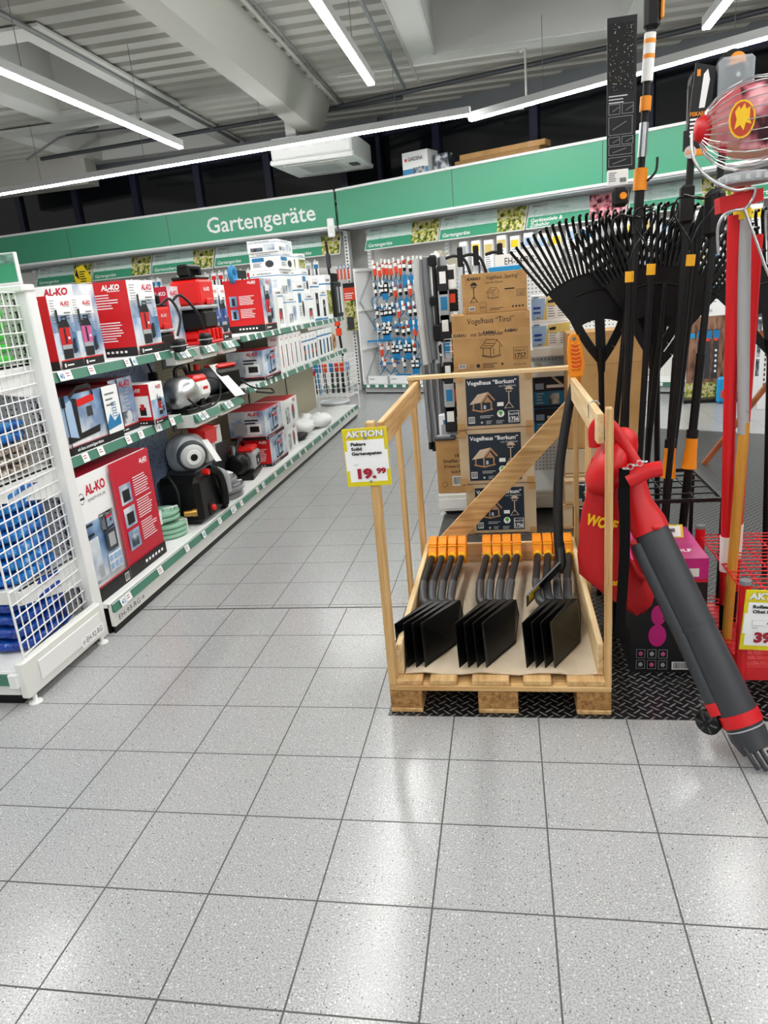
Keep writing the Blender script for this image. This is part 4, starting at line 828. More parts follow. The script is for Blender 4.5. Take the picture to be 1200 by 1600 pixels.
float_switch((-2.04, 4.36, 1.60), (-2.0, 4.3, 1.33), 'black float switch hanging in front of the small red pump, nearer one', 'float switches hanging from the pumps')
float_switch((-2.05, 4.55, 1.62), (-2.0, 4.72, 1.34), 'black float switch hanging between the two red pumps, further one', 'float switches hanging from the pumps')
# stainless garden pump
t = thing('jet_pump', 'garden pump with shiny steel drum and white motor on the middle shelf', 'pump', (-2.08, 4.42, .887), R(-8))
b = MB(); b.lathe([(.02, -.13), (.085, -.12), (.105, -.08), (.105, .02), (.09, .05)], 'chrome', 24, 'y', (0, 0, .13)); b.build('steel_drum', t)
b = MB(); b.lathe([(.075, .05), (.085, .07), (.085, .2), (.06, .23)], 'offwhite', 18, 'y', (0, 0, .13)); b.box(-.07, .07, .05, .21, .17, .225, 'brightred', .02); b.build('motor', t)
b = MB(); b.box(-.08, .08, -.1, .2, 0, .03, 'black', .008); b.box(-.06, .06, -.04, .0, .03, .07, 'black'); b.box(-.06, .06, .1, .15, .03, .07, 'black'); b.build('foot', t)
b = MB(); b.tube(smooth([(0, -.06, .22), (0, -.05, .28), (0, .04, .29), (0, .08, .24)], 4), .014, 'black', 8); b.build('handle', t)
b = MB(); b.tube(smooth([(.09, -.1, .1), (.12, -.02, .03), (.13, .12, .02), (.1, .28, .06), (.08, .32, .16), (.05, .22, .2)], 5), .006, 'ink', 6); b.build('cable', t)
b = MB(); b.box(.087, .089, .08, .18, .1, .17, 'paper'); b.box(.089, .09, .1, .16, .13, .15, 'red'); b.build('label', t)
# black pump with hanging price sheet
t = thing('garden_pump', 'black and grey garden pump with a long white paper sheet on the middle shelf', 'pump', (-2.12, 4.98, .887), R(-20))
b = MB(); b.lathe([(.04, -.2), (.085, -.18), (.095, -.1), (.095, -.02), (.07, .02)], 'darkgrey', 20, 'y', (0, 0, .14)); b.build('pump_head', t)
b = MB(); b.box(-.1, .1, -.02, .24, .05, .22, 'black', .03); b.box(-.08, .08, .02, .22, .22, .245, 'brightred', .012); b.build('motor_cover', t)
b = MB(); b.tube([(0, -.12, .23), (0, -.12, .27)], .022, 'brightred', 10); b.build('filler_cap', t)
b = MB(); b.box(-.11, .11, -.16, .24, 0, .05, 'black', .01); b.build('foot', t)
b = MB(); b.add([(.03, -.03, .25), (.03, .06, .25), (.2, .12, .02), (.2, .01, .02), (.035, -.03, .252), (.035, .06, .252), (.205, .12, .022), (.205, .01, .022)], [(0, 1, 2, 3), (4, 5, 6, 7), (0, 1, 5, 4), (2, 3, 7, 6), (1, 2, 6, 5), (0, 3, 7, 4)], 'paper'); b.build('paper_sheet', t)
b = MB(); b.tube(smooth([(.05, .24, .12), (.12, .32, .04), (.16, .42, .02), (.13, .52, -.0), (.2, .45, -.02), (.16, .3, .01)], 6), .007, 'ink', 6); b.build('cable', t)
b = MB(); b.tube(smooth([(-2.5, 5.55, .93), (-2.3, 5.68, .915), (-2.2, 5.8, .92), (-2.28, 5.86, .93)], 5), .01, 'ink', 6); b.box(-2.25, -2.18, 5.78, 5.86, .905, .95, 'softblack', .01); tag(b.build('power_plug'), 'black plug and cable lying before the white and blue carton', 'plug')
b = MB(); b.tube([(-2.48, 4.75, 1.25), (-2.47, 4.8, 1.13)], .008, 'ink', 6); b.box(-2.5, -2.44, 4.78, 4.83, 1.07, 1.13, 'ink', .01); tag(b.build('power_plug'), 'black plug hanging on the waterdrop backdrop', 'plug')
b = MB(); b.box(-2.28, -2.1, 4.12, 4.28, .9035, .96, 'black', .02); tag(b.build('adapter'), 'black adapter block lying behind the steel drum pump', 'adapter')
# large domestic water pump on the base shelf
t = thing('water_pump', 'big black and grey water pump with round clear filter cap on the base shelf', 'pump', (-2.14, 4.42, .162), R(0))
b = MB(); b.box(-.16, .14, -.19, .19, 0, .32, 'black', .035); b.prism([(-.1, .0), (.145, .0), (.165, .07), (.14, .3), (-.1, .3)], 'softblack', 'y', .19, .235); b.build('base_housing', t)
b = MB(); b.box(.14, .146, -.07, .03, .03, .12, 'softblack', .003); b.lathe([(.022, 0), (.022, .014), (.018, .02)], 'brightred', 14, 'x', (.146, -.02, .075)); b.build('drain_plug', t)
b = MB(); b.blob((.0, .03, .45), .12, .15, .125, 'lightgrey', 18, 10, 0, .75); b.build('upper_housing', t)
b = MB(); b.box(-.12, .1, -.09, .2, .3, .345, 'darkgrey', .012); b.build('collar', t)
ax = MB(); ax.M = Matrix.Translation((.08, -.1, .47)) @ Matrix.Rotation(R(-50), 4, 'Z') @ Matrix.Rotation(R(8), 4, 'Y')
ax.lathe([(.105, -.06), (.108, .03), (.1, .045)], 'lightgrey', 26, 'x'); ax.build('filter_housing', t)
a2 = MB(); a2.M = ax.M; a2.lathe([(.1, .045), (.1, .06), (.088, .072)], 'darkgrey', 26, 'x'); a2.lathe([(.082, .06), (.08, .082), (.05, .09)], 'greywhite', 24, 'x'); a2.lathe([(.05, .09), (.048, .098)], 'white', 20, 'x'); a2.lathe([(.024, .099), (.02, .101)], 'black', 16, 'x'); a2.build('filter_cap', t)
b = MB(); b.tube([(.13, -.05, .33), (.17, -.05, .33)], .022, 'brightred', 12); b.build('red_knob', t)
b = MB(); b.prism([(.0, .5), (.11, .47), (.12, .57), (.0, .6)], 'brightred', 'y', .1, .3); b.box(-.1, .1, .12, .3, .34, .5, 'greywhite', .02); b.build('motor_cover', t)
b = MB(); b.tube(smooth([(.13, .04, .33), (.17, .1, .28), (.175, .14, .16), (.165, .15, .05)], 5), .028, 'softblack', 9); b.build('side_grip', t)
b = MB(); b.tube(smooth([(.15, .12, .3), (.185, .19, .24), (.185, .2, .12)], 5), .026, 'lightgrey', 9, sx=.5); b.build('trim_panel', t)
b = MB(); b.add([(.14, -.02, .54), (.2, .02, .38), (.19, .14, .36), (.13, .1, .52), (.143, -.022, .541), (.203, .018, .381), (.193, .138, .361), (.133, .098, .521)], [(0, 1, 2, 3), (4, 5, 6, 7), (0, 1, 5, 4), (1, 2, 6, 5), (2, 3, 7, 6), (3, 0, 4, 7)], 'paper'); b.build('hang_tag', t)
b = MB(); b.tube(smooth([(-.05, -.2, .35), (.02, -.24, .25), (.0, -.22, .1)], 5), .01, 'ink', 6); b.build('cable', t)
# coils
def coil(label, loc, r0_, rr, n, m, rz=0, extra=None, film=True, grp=None, sq=1):
    t = thing('hose_coil', label, 'hose', loc, rz, grp)
    b = MB()
    for k in range(n):
        lay = k % 3; lv = k//3
        b.tube([(x*sq, y, z) for x, y, z in arc((0, 0, rr+lv*rr*1.9), r0_-lay*rr*1.9, 0, 360, 26, 'xy')], rr, m, 8, closed=True)
    b.build('hose', t)
    for a in (20, 140, 260):
        q = MB(); H = rr*2+((n-1)//3)*rr*1.9; x, y = (r0_-rr*1.9)*math.cos(R(a))*sq, (r0_-rr*1.9)*math.sin(R(a)); q.M = Matrix.Translation((x, y, H/2)) @ Matrix.Rotation(R(a), 4, 'Z'); q.box(-rr*3.1, rr*3.1, -.008, .008, -H/2-.002, H/2+.003, 'tagwhite', .002); q.build('tie', t)
    if film:
        q = MB(); H = rr*2+((n-1)//3)*rr*1.9
        q.lathe([(r0_*.4, H+.006), (r0_*.8, H+.012), (r0_+rr+.006, H*.8), (r0_+rr+.012, H*.3), (r0_+rr*.8, .001)], 'clearfilm', 22); q.M = Matrix.Identity(4); q.build('film', t)
    if extra:
        q = MB(); q.box(r0_*.3, r0_*.95, -.05, .05, H_(n, rr)+.004, H_(n, rr)+.016, extra, .004); q.build('card', t)
    return t
def H_(n, rr): return rr*2+((n-1)//3)*rr*1.9
HG = 'black hose coils in clear wrap on the base shelf'
coil('black hose coil in clear wrap, lowest of the pile beside the big pump', (-2.18, 4.95, .162), .17, .011, 6, 'hosegrey', 0, None, True, HG)
coil('black hose coil in clear wrap, second of the pile beside the big pump', (-2.17, 4.93, .212), .18, .012, 6, 'hosegrey', .4, None, True, HG)
coil('black hose coil in clear wrap with red card, topmost of the pile', (-2.2, 4.9, .268), .17, .014, 6, 'hosegrey', .8, 'paper', True, HG)
coil('black wrapped hose coil with red mark lying deep on top behind the big pump', (-2.36, 4.98, .52), .13, .014, 6, 'hosegrey', .3, 'crimson', True, HG)
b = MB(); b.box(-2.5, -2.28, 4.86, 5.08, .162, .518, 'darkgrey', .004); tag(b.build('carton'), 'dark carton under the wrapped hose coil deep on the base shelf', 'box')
coil('mint green hose coil, lower one beside the tall crimson carton', (-2.17, 4.06, .162), .11, .016, 9, 'mint', 0, None, False, 'mint green hose coils')
coil('mint green hose coil, upper one beside the tall crimson carton', (-2.19, 4.05, .27), .1, .016, 6, 'mint', .6, None, False, 'mint green hose coils')
b = MB(); b.tube([(0, 0, 0), (.05, .02, .0)], .02, 'brass', 10); b.tube([(.05, .02, 0), (.075, .03, 0)], .026, 'brass', 6); place(tag(b.build('hose_fitting'), 'brass fitting at the side of the mint green hose', 'fitting'), (-2.06, 4.1, .285))
# second pump with red cover
t = thing('garden_pump', 'garden pump with red cover and grey panel between hose coils and red stack', 'pump', (-2.2, 5.55, .162), R(8))
b = MB(); b.box(-.12, .12, -.16, .2, 0, .05, 'black', .01); b.build('foot', t)
b = MB(); b.box(-.1, .12, -.02, .22, .05, .2, 'lightgrey', .02); b.box(.12, .123, .03, .18, .08, .16, 'ink'); b.box(.123, .125, .06, .1, .1, .13, 'lightgrey'); b.build('motor_cover', t)
b = MB(); b.box(-.1, .11, -.02, .21, .2, .235, 'brightred', .02); b.build('red_cover', t)
b = MB(); b.lathe([(.05, -.2), (.09, -.17), (.09, -.04), (.06, -.02)], 'black', 18, 'y', (0, 0, .13)); b.build('pump_head', t)
b = MB(); b.tube(smooth([(0, -.15, .22), (0, -.08, .29), (0, .08, .3), (0, .14, .24)], 4), .016, 'black', 8); b.build('handle', t)
b = MB(); b.tube([(-.02, -.15, .2), (-.02, -.15, .29)], .02, 'steel', 8); b.build('pressure_cap', t)
# crumpled white bags at the far end
for i, (x, y, s_) in enumerate(((-2.2, 7.35, .15), (-2.1, 7.75, .14), (-2.28, 7.7, .16))):
    b = MB(); b.blob((0, 0, .07), s_, s_*1.4, .075, 'paper', 12, 6, .45, seed=i+3); place(tag(b.build('plastic_bag'), ['crumpled white bag on the base shelf, nearest of three', 'crumpled white bag on the base shelf, at the front edge', 'crumpled white bag on the base shelf, at the back'][i], 'bag'), (x, y, .172))
b = MB(); b.blob((0, 0, .03), .09, .14, .03, 'ink', 10, 6, .4, seed=1); place(tag(b.build('plastic_bag'), 'black wrapped bundle before the white bags on the base shelf', 'bag'), (-2.13, 7.05, .17))

# ------------------------------------------------------------------ head rack with mesh side at the left edge
t = thing('end_rack', 'white end rack with a wire mesh side at the left edge', 'rack', (0, 0, 0))
X0, X1 = -3.02, -2.0
b = MB(); b.box(X0, X1-.04, 2.935, 2.965, .02, 1.66, 'perf_xz'); b.build('back_panel', t)
b = MB(); b.box(-2.085, -2.015, 2.925, 2.995, 0, 1.665, 'white', .006)
for k in range(29): b.box(-2.084, -2.078, 2.9235, 2.926, .2+k*.05, .228+k*.05, 'darkgrey'); b.box(-2.078, -2.07, 2.923, 2.9255, .2+k*.05, .228+k*.05, 'darkgrey')
b.build('post', t)
b = MB(); b.box(X0, X1, 2.36, 2.93, .125, .15, 'white', .003); b.box(X0, X1-.03, 2.335, 2.36, .05, .15, 'offwhite', .004); b.box(X1-.03, X1+.012, 2.33, 2.935, .035, .2, 'offwhite', .008); b.box(X1+.012, X1+.018, 2.42, 2.9, .075, .165, 'white', .004); b.box(X0, X1-.05, 2.36, 2.92, .0, .05, 'black')
bs = b.build('base', t)
b = MB(); F = Face(b, (X1+.0185, 2.72, .06), (0, 1, 0), (0, 0, 1)); F.rect(0, 0, .19, .05, 'paper'); F.text(.01, .012, .028, '\u2190EH-92-RG', 'ink', w=.165); b.build('bay_code', bs)
b = MB(); b.box(X0, X1-.05, 2.325, 2.335, .1, .15, 'railgreen'); b.box(X1-.06, X1-.02, 2.315, 2.34, .09, .155, 'white', .004); b.build('price_rail', bs)
for y in (2.37, 2.9): b = MB(); b.lathe([(.028, 0), (.028, .006), (.01, .012), (.01, .04)], 'white', 14, 'z', (X1, y, 0)); b.build('foot', t)
b = MB(); nz = 26
for i in range(12): y = 2.375+i*.0482; gx_ = X1-.008-.05*(y-2.37)/.54; b.tube([(gx_, y, .215), (gx_, y, 1.655)], .0032, 'white', 5)
for j in range(nz+1): z = .215+j*1.44/nz; b.tube([(X1-.004, 2.375, z), (X1-.054, 2.918, z)], .0032, 'white', 5)
b.tube([(X1-.008, 2.375, .2), (X1-.008, 2.375, 1.66), ], .005, 'white', 6); b.build('mesh_side', t)
b = MB(); b.box(X0, X1-.01, 2.9, 2.99, 1.655, 1.685, 'white', .006); b.build('top_rail', t)
for z in (.45, .90, 1.36):
    b = MB(); b.box(X0, X1-.07, 2.5, 2.93, z-.015, z, 'white', .003); b.box(X0, X1-.05, 2.49, 2.5, z-.06, z+.0, 'offwhite', .003); b.prism([(2.5, z-.07), (2.93, z-.16), (2.93, z), (2.5, z)], 'white', 'x', X1-.075, X1-.07); b.build('shelf', t)
b = MB(); b.box(-3.02, -2.05, 2.95, 2.97, 1.69, 1.82, 'white'); F = Face(b, (-3.02, 2.949, 1.69), (1, 0, 0), (0, 0, 1), .001); F.rect(0, .01, .965, .08, 'fasciagreen'); F.rect(0, .085, .965, .04, 'darkslate'); F.text(.86, .022, .05, 'l', 'paper', bold=.03)
tag(b.build('header_sign'), 'short green header sign with slate strip on top of the mesh rack', 'sign')
# stacked bags on its shelves
def bag(name, label, grp, c, rx, ry, rz, m, seed, cat='bag'):
    b = MB(); b.blob((0, 0, rz), rx, ry, rz, m, 18, 8, .1, .55, seed); o = b.build(name); place(o, c, R(random.Random(seed).uniform(-4, 4))); return tag(o, label, cat, grp)
k = 0
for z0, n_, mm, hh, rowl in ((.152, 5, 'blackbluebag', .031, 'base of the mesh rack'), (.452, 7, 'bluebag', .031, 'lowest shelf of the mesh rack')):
    for i in range(n_):
        for j, xx in enumerate((-2.25, -2.64)):
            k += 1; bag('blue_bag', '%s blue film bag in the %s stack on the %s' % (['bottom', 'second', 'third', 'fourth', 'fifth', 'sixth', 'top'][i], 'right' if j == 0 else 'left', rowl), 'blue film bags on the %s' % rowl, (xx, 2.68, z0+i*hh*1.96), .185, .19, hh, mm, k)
for i in range(5): bag('briquette_bag', '%s clear and blue bag of wood bits on the middle shelf of the mesh rack' % ['bottom', 'second', 'third', 'fourth', 'top'][i], 'bags of wood bits on the mesh rack', (-2.25, 2.7, .902+i*.046), .17, .17, .024, 'briquettes' if i < 3 else 'bluebag', 40+i)
for i in range(6): bag('green_pack', '%s green pack in the pile on the top shelf of the mesh rack' % ['bottom', 'second', 'third', 'fourth', 'fifth', 'top'][i], 'green packs on the mesh rack', (-2.17, 2.7, 1.362+i*.046), .11, .16, .024, 'limegreen', 60+i)
# ------------------------------------------------------------------ wooden crate on a pallet
t = thing('pallet_crate', 'open wooden slat crate on a pallet holding black spades', 'crate', (-.073, 2.92, .004))
def local(b): b.M = Matrix.Translation((.073, -2.92, -.004)); return b
LX, RX, FY, BY = -.473, .327, 2.325, 3.52
for x in (LX, -.145, RX-.12):                            # blocks
    for y in (FY+.002, 2.86, BY-.14):
        b = local(MB()); b.box(x, x+(.12 if x != -.145 else .145), y, y+.14, .022, .096, 'blockwood', .004); b.build('block', t)
for x in (LX, -.145, RX-.12): b = local(MB()); b.box(x, x+(.12 if x != -.145 else .145), FY, BY, .005, .023, 'wood_y', .003); b.build('bottom_board', t)
for y in (FY, 2.86, BY-.14): b = local(MB()); b.box(LX, RX, y, y+.14, .096, .118, 'wood_x', .003); b.build('cross_board', t)
for x, w in ((LX+.005, .12), (-.32, .1), (-.165, .135), (.02, .1), (.175, .145)): b = local(MB()); b.box(x, x+w, FY+.004, BY, .118, .14, 'wood_y', .003); b.build('deck_board', t)
for nm, x, y in (('corner_post', LX, FY), ('corner_post', RX-.022, FY), ('corner_post', LX, BY-.045), ('corner_post', RX-.022, BY-.045)):
    b = local(MB()); b.box(x, x+(.03 if x < 0 else .022), y, y+.045, .118, 1.11, 'wood_z', .003); b.build(nm, t)
for x in (LX+.004, RX-.022): b = local(MB()); b.box(x, x+.02, 2.93, 2.98, .14, 1.04, 'wood_z', .003); b.build('middle_slat', t)
b = local(MB()); b.box(LX+.03, LX+.052, 2.38, BY, 1.005, 1.10, 'wood_y', .003); b.build('side_rail', t)
b = local(MB()); b.box(RX-.045, RX-.022, 2.385, BY, .985, 1.085, 'palewood_y', .003); b.build('side_rail', t)
b = local(MB()); b.box(LX-.005, RX, BY, BY+.02, 1.098, 1.122, 'palewood_x', .003); b.box(LX-.005, RX, BY-.05, BY+.02, 1.104, 1.122, 'palewood_x', .002); b.build('back_rail', t)
b = local(MB()); b.bar((-.385, BY+.005, .2), (.315, BY+.005, .93), .02, .095, 'wood_x', (0, 0, 1), .002); F = None; b.build('diagonal_brace', t)
for x in (LX+.03, RX-.044): b = local(MB()); b.box(x, x+.022, 2.37, BY, .141, .265, 'palewood_y', .003); b.build('side_curb', t)
b = local(MB()); b.box(LX+.05, RX-.05, BY-.02, BY, .141, .25, 'palewood_x', .003); b.build('back_board', t)
# price sign
def aktion(b, w, h, lines, price, cents, extra=None):
    b.box(0, w, -.004, 0, 0, h, 'signyellow', .001); F = Face(b, (0, -.004, 0), (1, 0, 0), (0, 0, 1), .0006)
    F.poly([(w*.08, h*.08), (w*.92, h*.08), (w*.92, h*.8), (w*.08, h*.8)], 'paper'); F.rect(w*.02, h*.28, w*.96, h*.34, 'paper')
    F.text(w*.085, h*.852, h*.1, 'AKTION', 'darkgrey', w=w*.84, bold=.05); F.text(w*.075, h*.858, h*.1, 'AKTION', 'white', w=w*.84, bold=.045)
    for i, (s_, ww) in enumerate(lines): F.text(w*.17, h*(.71-.08*i), h*.052, s_, 'ink', w=w*ww, bold=.045)
    F.text(w*.2, h*.375, h*.018, 'Stück', 'ink', w=w*.1)
    F.text(w*.26, h*.15, h*.16, price, 'pricered', w=w*.42, bold=.06); F.text(w*.69, h*.22, h*.09, cents, 'pricered', w=w*.22, bold=.06)
    return F
b = MB(); aktion(b, .152, .2, [('Fiskars', .34), ('Solid', .24), ('Gartenspaten', .68)], '19.', '99'); b.lathe([(.006, -.004), (.004, -.009)], 'steel', 10, 'y', (.078, 0, .166)); b.lathe([(.005, -.004), (.003, -.008)], 'steel', 10, 'y', (.082, 0, .016))
place(tag(b.build('price_sign'), 'yellow and white special offer sign for spades nailed to the left front crate post', 'price sign'), (-.548, 2.318, .893), rot=(0, R(-1), 0))
b = MB(); b.tube(arc((.30, 2.62, 1.07), .02, 20, 200, 8, 'xz')+[(.282, 2.62, 1.03)], .003, 'steel', 6); tag(b.build('wire_hook'), 'small steel hook over the right top rail of the crate', 'hook')
# cardboard liner
b = MB()
pts = [(-.415+.7*i/10, 2.37, .147+.006*math.sin(i*1.9)) for i in range(11)]; back = [(-.415+.7*i/10, 3.49, .152) for i in range(11)]
b.add(pts+back, [(i, i+1, 12+i, 11+i) for i in range(10)], 'liner'); b.add([(x, y, z-.004) for x, y, z in pts+back], [(i, i+1, 12+i, 11+i) for i in range(10)], 'liner'); b.add(pts+[(x, y, z-.004) for x, y, z in pts], [(i, i+1, 12+i, 11+i) for i in range(10)], 'liner')
tag(b.build('cardboard_sheet'), 'pale cardboard sheet lying on the pallet under the spades', 'cardboard')
# spades: blade, socket, shaft, grip
def spade_parts(t, neck=(.1, .91, .09), lean=0.):
    b = MB(); th = .0025
    P = [(0, 0, 0), (.11, .205, .0), (.127, .35, .05), (.117, .35, .118), (.09, .33, .13), (-.012, .05, .158)]
    n = Vector((.85, -.5, 0)).normalized(); A = [Vector(p) for p in P]; mid = sum(A, Vector())/6
    vs = [tuple(p) for p in A]+[tuple(p+n*th) for p in A]; b.add(vs, [(0, 1, 2, 3, 4, 5), (11, 10, 9, 8, 7, 6)]+[(i, (i+1) % 6, 6+(i+1) % 6, 6+i) for i in range(6)], 'blackmetal')
    b.build('blade', t)
    nx, ny, nz = neck
    b = MB(); pts = smooth([(.08, .27, .08), (.1, .35, .085), (nx*.35+.04, .42, .085), (nx*.75, .60, nz*.95)], 5); b.tube(pts, .017, 'slategrey', 10, rads=[.012+.007*min(1, i/6) for i in range(len(pts))]); b.build('socket', t)
    b = MB(); b.tube([(nx*.72, .58, nz*.95), (nx, ny, nz)], .0165, 'softblack', 10); b.build('shaft', t)
    b = MB()
    b.tube(smooth([(nx, ny-.03, nz), (nx+.002, ny+.01, nz)], 3), .021, 'capyellow', 10)
    out = [(0, 0), (.035, .045), (.08, .068), (.112, .062), (.124, .03), (.124, -.03), (.112, -.058), (.08, -.062), (.035, -.042)]
    for q in range(len(out)):
        p0_, p1_ = out[q], out[(q+1) % len(out)]; b.bar((nx, ny+p0_[0], nz+p0_[1]), (nx, ny+p1_[0], nz+p1_[1]), .043, .016, 'orange', (1, 0, 0) if False else (0, -(p1_[1]-p0_[1]), (p1_[0]-p0_[0])), .004)
    for q in range(5): z_ = -.045+q*.022; b.box(nx-.0225, nx+.0225, ny+.02+.03*(q % 2), ny+.026+.03*(q % 2), nz+z_, nz+z_+.004, 'capyellow')
    b.build('grip', t)
SP = []
for gi, (gx, gl, nx0) in enumerate(((-.444, 'left', .047), (-.214, 'middle', .086), (.034, 'right', .082))):
    for i in range(4):
        lb = 'black spade lying in the %s group of the crate, %s' % (gl, ['first from its left', 'second from its left', 'third from its left', 'last on its right side'][i])
        neck = (nx0+(i)*.0155, .93, .095); t = thing('spade', lb, 'spade', (gx+i*.0335, 2.40, .152), 0, 'spades lying in the crate'); spade_parts(t, neck)
for gx, lb in ((-.06, 'middle'), (.19, 'right')):
    b = MB(); b.tube([(x*.085+gx+(.0), 3.335+y*.022, .245+z*.008) for x, y, z in [(-1.1, -1, 0), (1.1, -1, 0), (1.12, 1, 0), (-1.12, 1, 0)]], .004, 'powderblue', 6, closed=True); tag(b.build('cable_tie'), 'pale band tying the %s group of spade grips together' % lb, 'band')
# the spade standing upright
t = thing('spade', 'black spade standing upright in the crate with orange grip over the back rail', 'spade', (.2, 3.0, .152))
def W3(b): b.M = Matrix.Translation((-.2, -3.0, -.152)); return b
b = W3(MB()); b.tube(smooth([(.304, 3.38, 1.06), (.27, 3.33, .95), (.218, 3.22, .70), (.2, 3.1, .50), (.2, 3.02, .34)], 6), .021, 'softblack', 12); b.build('shaft', t)
b = W3(MB()); b.tube(smooth([(.2, 3.06, .4), (.205, 3.0, .33), (.19, 2.98, .3)], 4), .024, 'blackmetal', 10); b.build('socket', t)
b = W3(MB())
TLb = Vector((.05, 2.83, .25)); BLb = Vector((.05, 2.9, .165)); TRb = Vector((.195, 2.93, .36)); BRb = Vector((.215, 3.02, .3)); nn = (TRb-TLb).cross(BLb-TLb).normalized()*.003
vs = [TLb, TLb.lerp(TRb, .5)+Vector((0, 0, .004)), TRb, BRb, BLb]; b.add([tuple(v) for v in vs]+[tuple(v+nn) for v in vs], [(0, 1, 2, 3, 4), (9, 8, 7, 6, 5)]+[(i, (i+1) % 5, 5+(i+1) % 5, 5+i) for i in range(5)], 'blackmetal')
b.tube([tuple(TLb), tuple(TRb)], .004, 'midgrey', 5); b.build('blade', t)
b = W3(MB()); c_ = [TLb.lerp(TRb, .06).lerp(BLb.lerp(BRb, .06), .12), TLb.lerp(TRb, .36).lerp(BLb.lerp(BRb, .36), .1), TLb.lerp(TRb, .36).lerp(BLb.lerp(BRb, .36), .6), TLb.lerp(TRb, .06).lerp(BLb.lerp(BRb, .06), .75)]
b.add([tuple(v-nn*.5) for v in c_]+[tuple(v+nn*1.5) for v in c_], [(0, 1, 2, 3), (7, 6, 5, 4)]+[(i, (i+1) % 4, 4+(i+1) % 4, 4+i) for i in range(4)], 'yellow'); b.build('sticker', t)
b = W3(MB()); b.tube([(.306, 3.385, 1.04), (.304, 3.37, 1.1)], .027, 'orange', 12)
ax_ = Vector((.296-.304, 0, .18)).normalized()
b.prism([(.276, 1.09), (.335, 1.09), (.342, 1.14), (.334, 1.2), (.32, 1.26), (.308, 1.275), (.288, 1.275), (.276, 1.26), (.27, 1.2)], 'orange', 'y', 3.345, 3.385)
b.prism([(.288, 1.115), (.323, 1.115), (.329, 1.15), (.322, 1.2), (.312, 1.235), (.287, 1.235), (.283, 1.2)], 'deeporange', 'y', 3.343, 3.3455)
for k in range(7): b.tube([(.284, 3.343, 1.235-k*.018), (.303, 3.341, 1.229-k*.018), (.324, 3.343, 1.235-k*.018)], .0022, 'capyellow', 5)
b.lathe([(.009, 3.343), (.009, 3.341)], 'midgrey', 12, 'y', (.298, 0, 1.255)); b.build('grip', t)
b = MB(); b.box(-.02, .02, -.006, .006, 0, .03, 'toolblue', .003); place(tag(b.build('plastic_clip'), 'small blue plastic scrap on the left side of the crate floor', 'clip'), (-.405, 2.78, .154))

# ------------------------------------------------------------------ cartons stacked behind the crate
def birdhouse(F, cx, by, s, wood='photobrown', roof='roofstraw', line=False):
    if line:
        k = None
        for a in (((-.5, .42), (-.2, .78)), ((-.2, .78), (.28, .74)), ((.28, .74), (.5, .4)), ((-.5, .42), (.0, .38)), ((0, .38), (.28, .74)), ((-.38, .42), (-.38, .1)), ((-.05, .4), (-.05, .02)), ((.36, .5), (.36, .1)), ((-.44, .1), (.0, .0)), ((0, 0), (.42, .08)), ((-.44, .06), (0, -.05)), ((0, -.05), (.42, .03)), ((.1, .1), (.1, .36)), ((-.35, .52), (.06, .48)), ((-.28, .62), (.14, .58))):
            F.line(cx+a[0][0]*s, by+a[0][1]*s, cx+a[1][0]*s, by+a[1][1]*s, s*.022, 'ink')
        return
    F.poly([(cx-.5*s, by+.36*s), (cx-.14*s, by+.36*s+.42*s), (cx+.3*s, by+.86*s), (cx-.04*s, by+.42*s)], roof)
    F.poly([(cx-.04*s, by+.42*s), (cx+.3*s, by+.86*s), (cx+.36*s, by+.82*s), (cx+.02*s, by+.38*s)], wood); F.poly([(cx+.26*s, by+.82*s), (cx+.56*s, by+.46*s), (cx+.6*s, by+.52*s), (cx+.3*s, by+.88*s)], 'photobrown')
    F.poly([(cx+.1*s, by+.42*s), (cx+.28*s, by+.68*s), (cx+.46*s, by+.42*s)], wood)
    F.rect(cx-.02*s, by+.08*s, .06*s, .34*s, wood); F.rect(cx+.4*s, by+.12*s, .06*s, .32*s, wood); F.rect(cx-.36*s, by+.14*s, .05*s, .24*s, wood)
    F.rect(cx+.1*s, by+.14*s, .1*s, .16*s, 'powderblue'); F.poly([(cx-.4*s, by+.1*s), (cx+.02*s, by), (cx+.5*s, by+.1*s), (cx+.5*s, by+.16*s), (cx+.02*s, by+.07*s), (cx-.4*s, by+.17*s)], wood)
def stand(F, cx, by, s, m='roofstraw'):
    F.poly([(cx-.18*s, by+.86*s), (cx-.06*s, by+s), (cx+.1*s, by+s), (cx+.22*s, by+.84*s)], m); F.rect(cx-.12*s, by+.74*s, .26*s, .03*s, m); F.rect(cx-.1*s, by+.76*s, .02*s, .1*s, m); F.rect(cx+.08*s, by+.76*s, .02*s, .1*s, m)
    F.rect(cx-.015*s, by+.2*s, .04*s, .56*s, m); F.line(cx, by+.3*s, cx-.2*s, by, .03*s, m); F.line(cx, by+.3*s, cx+.2*s, by+.02*s, .03*s, m); F.line(cx-.2*s, by+.02*s, cx+.2*s, by+.04*s, .02*s, m)
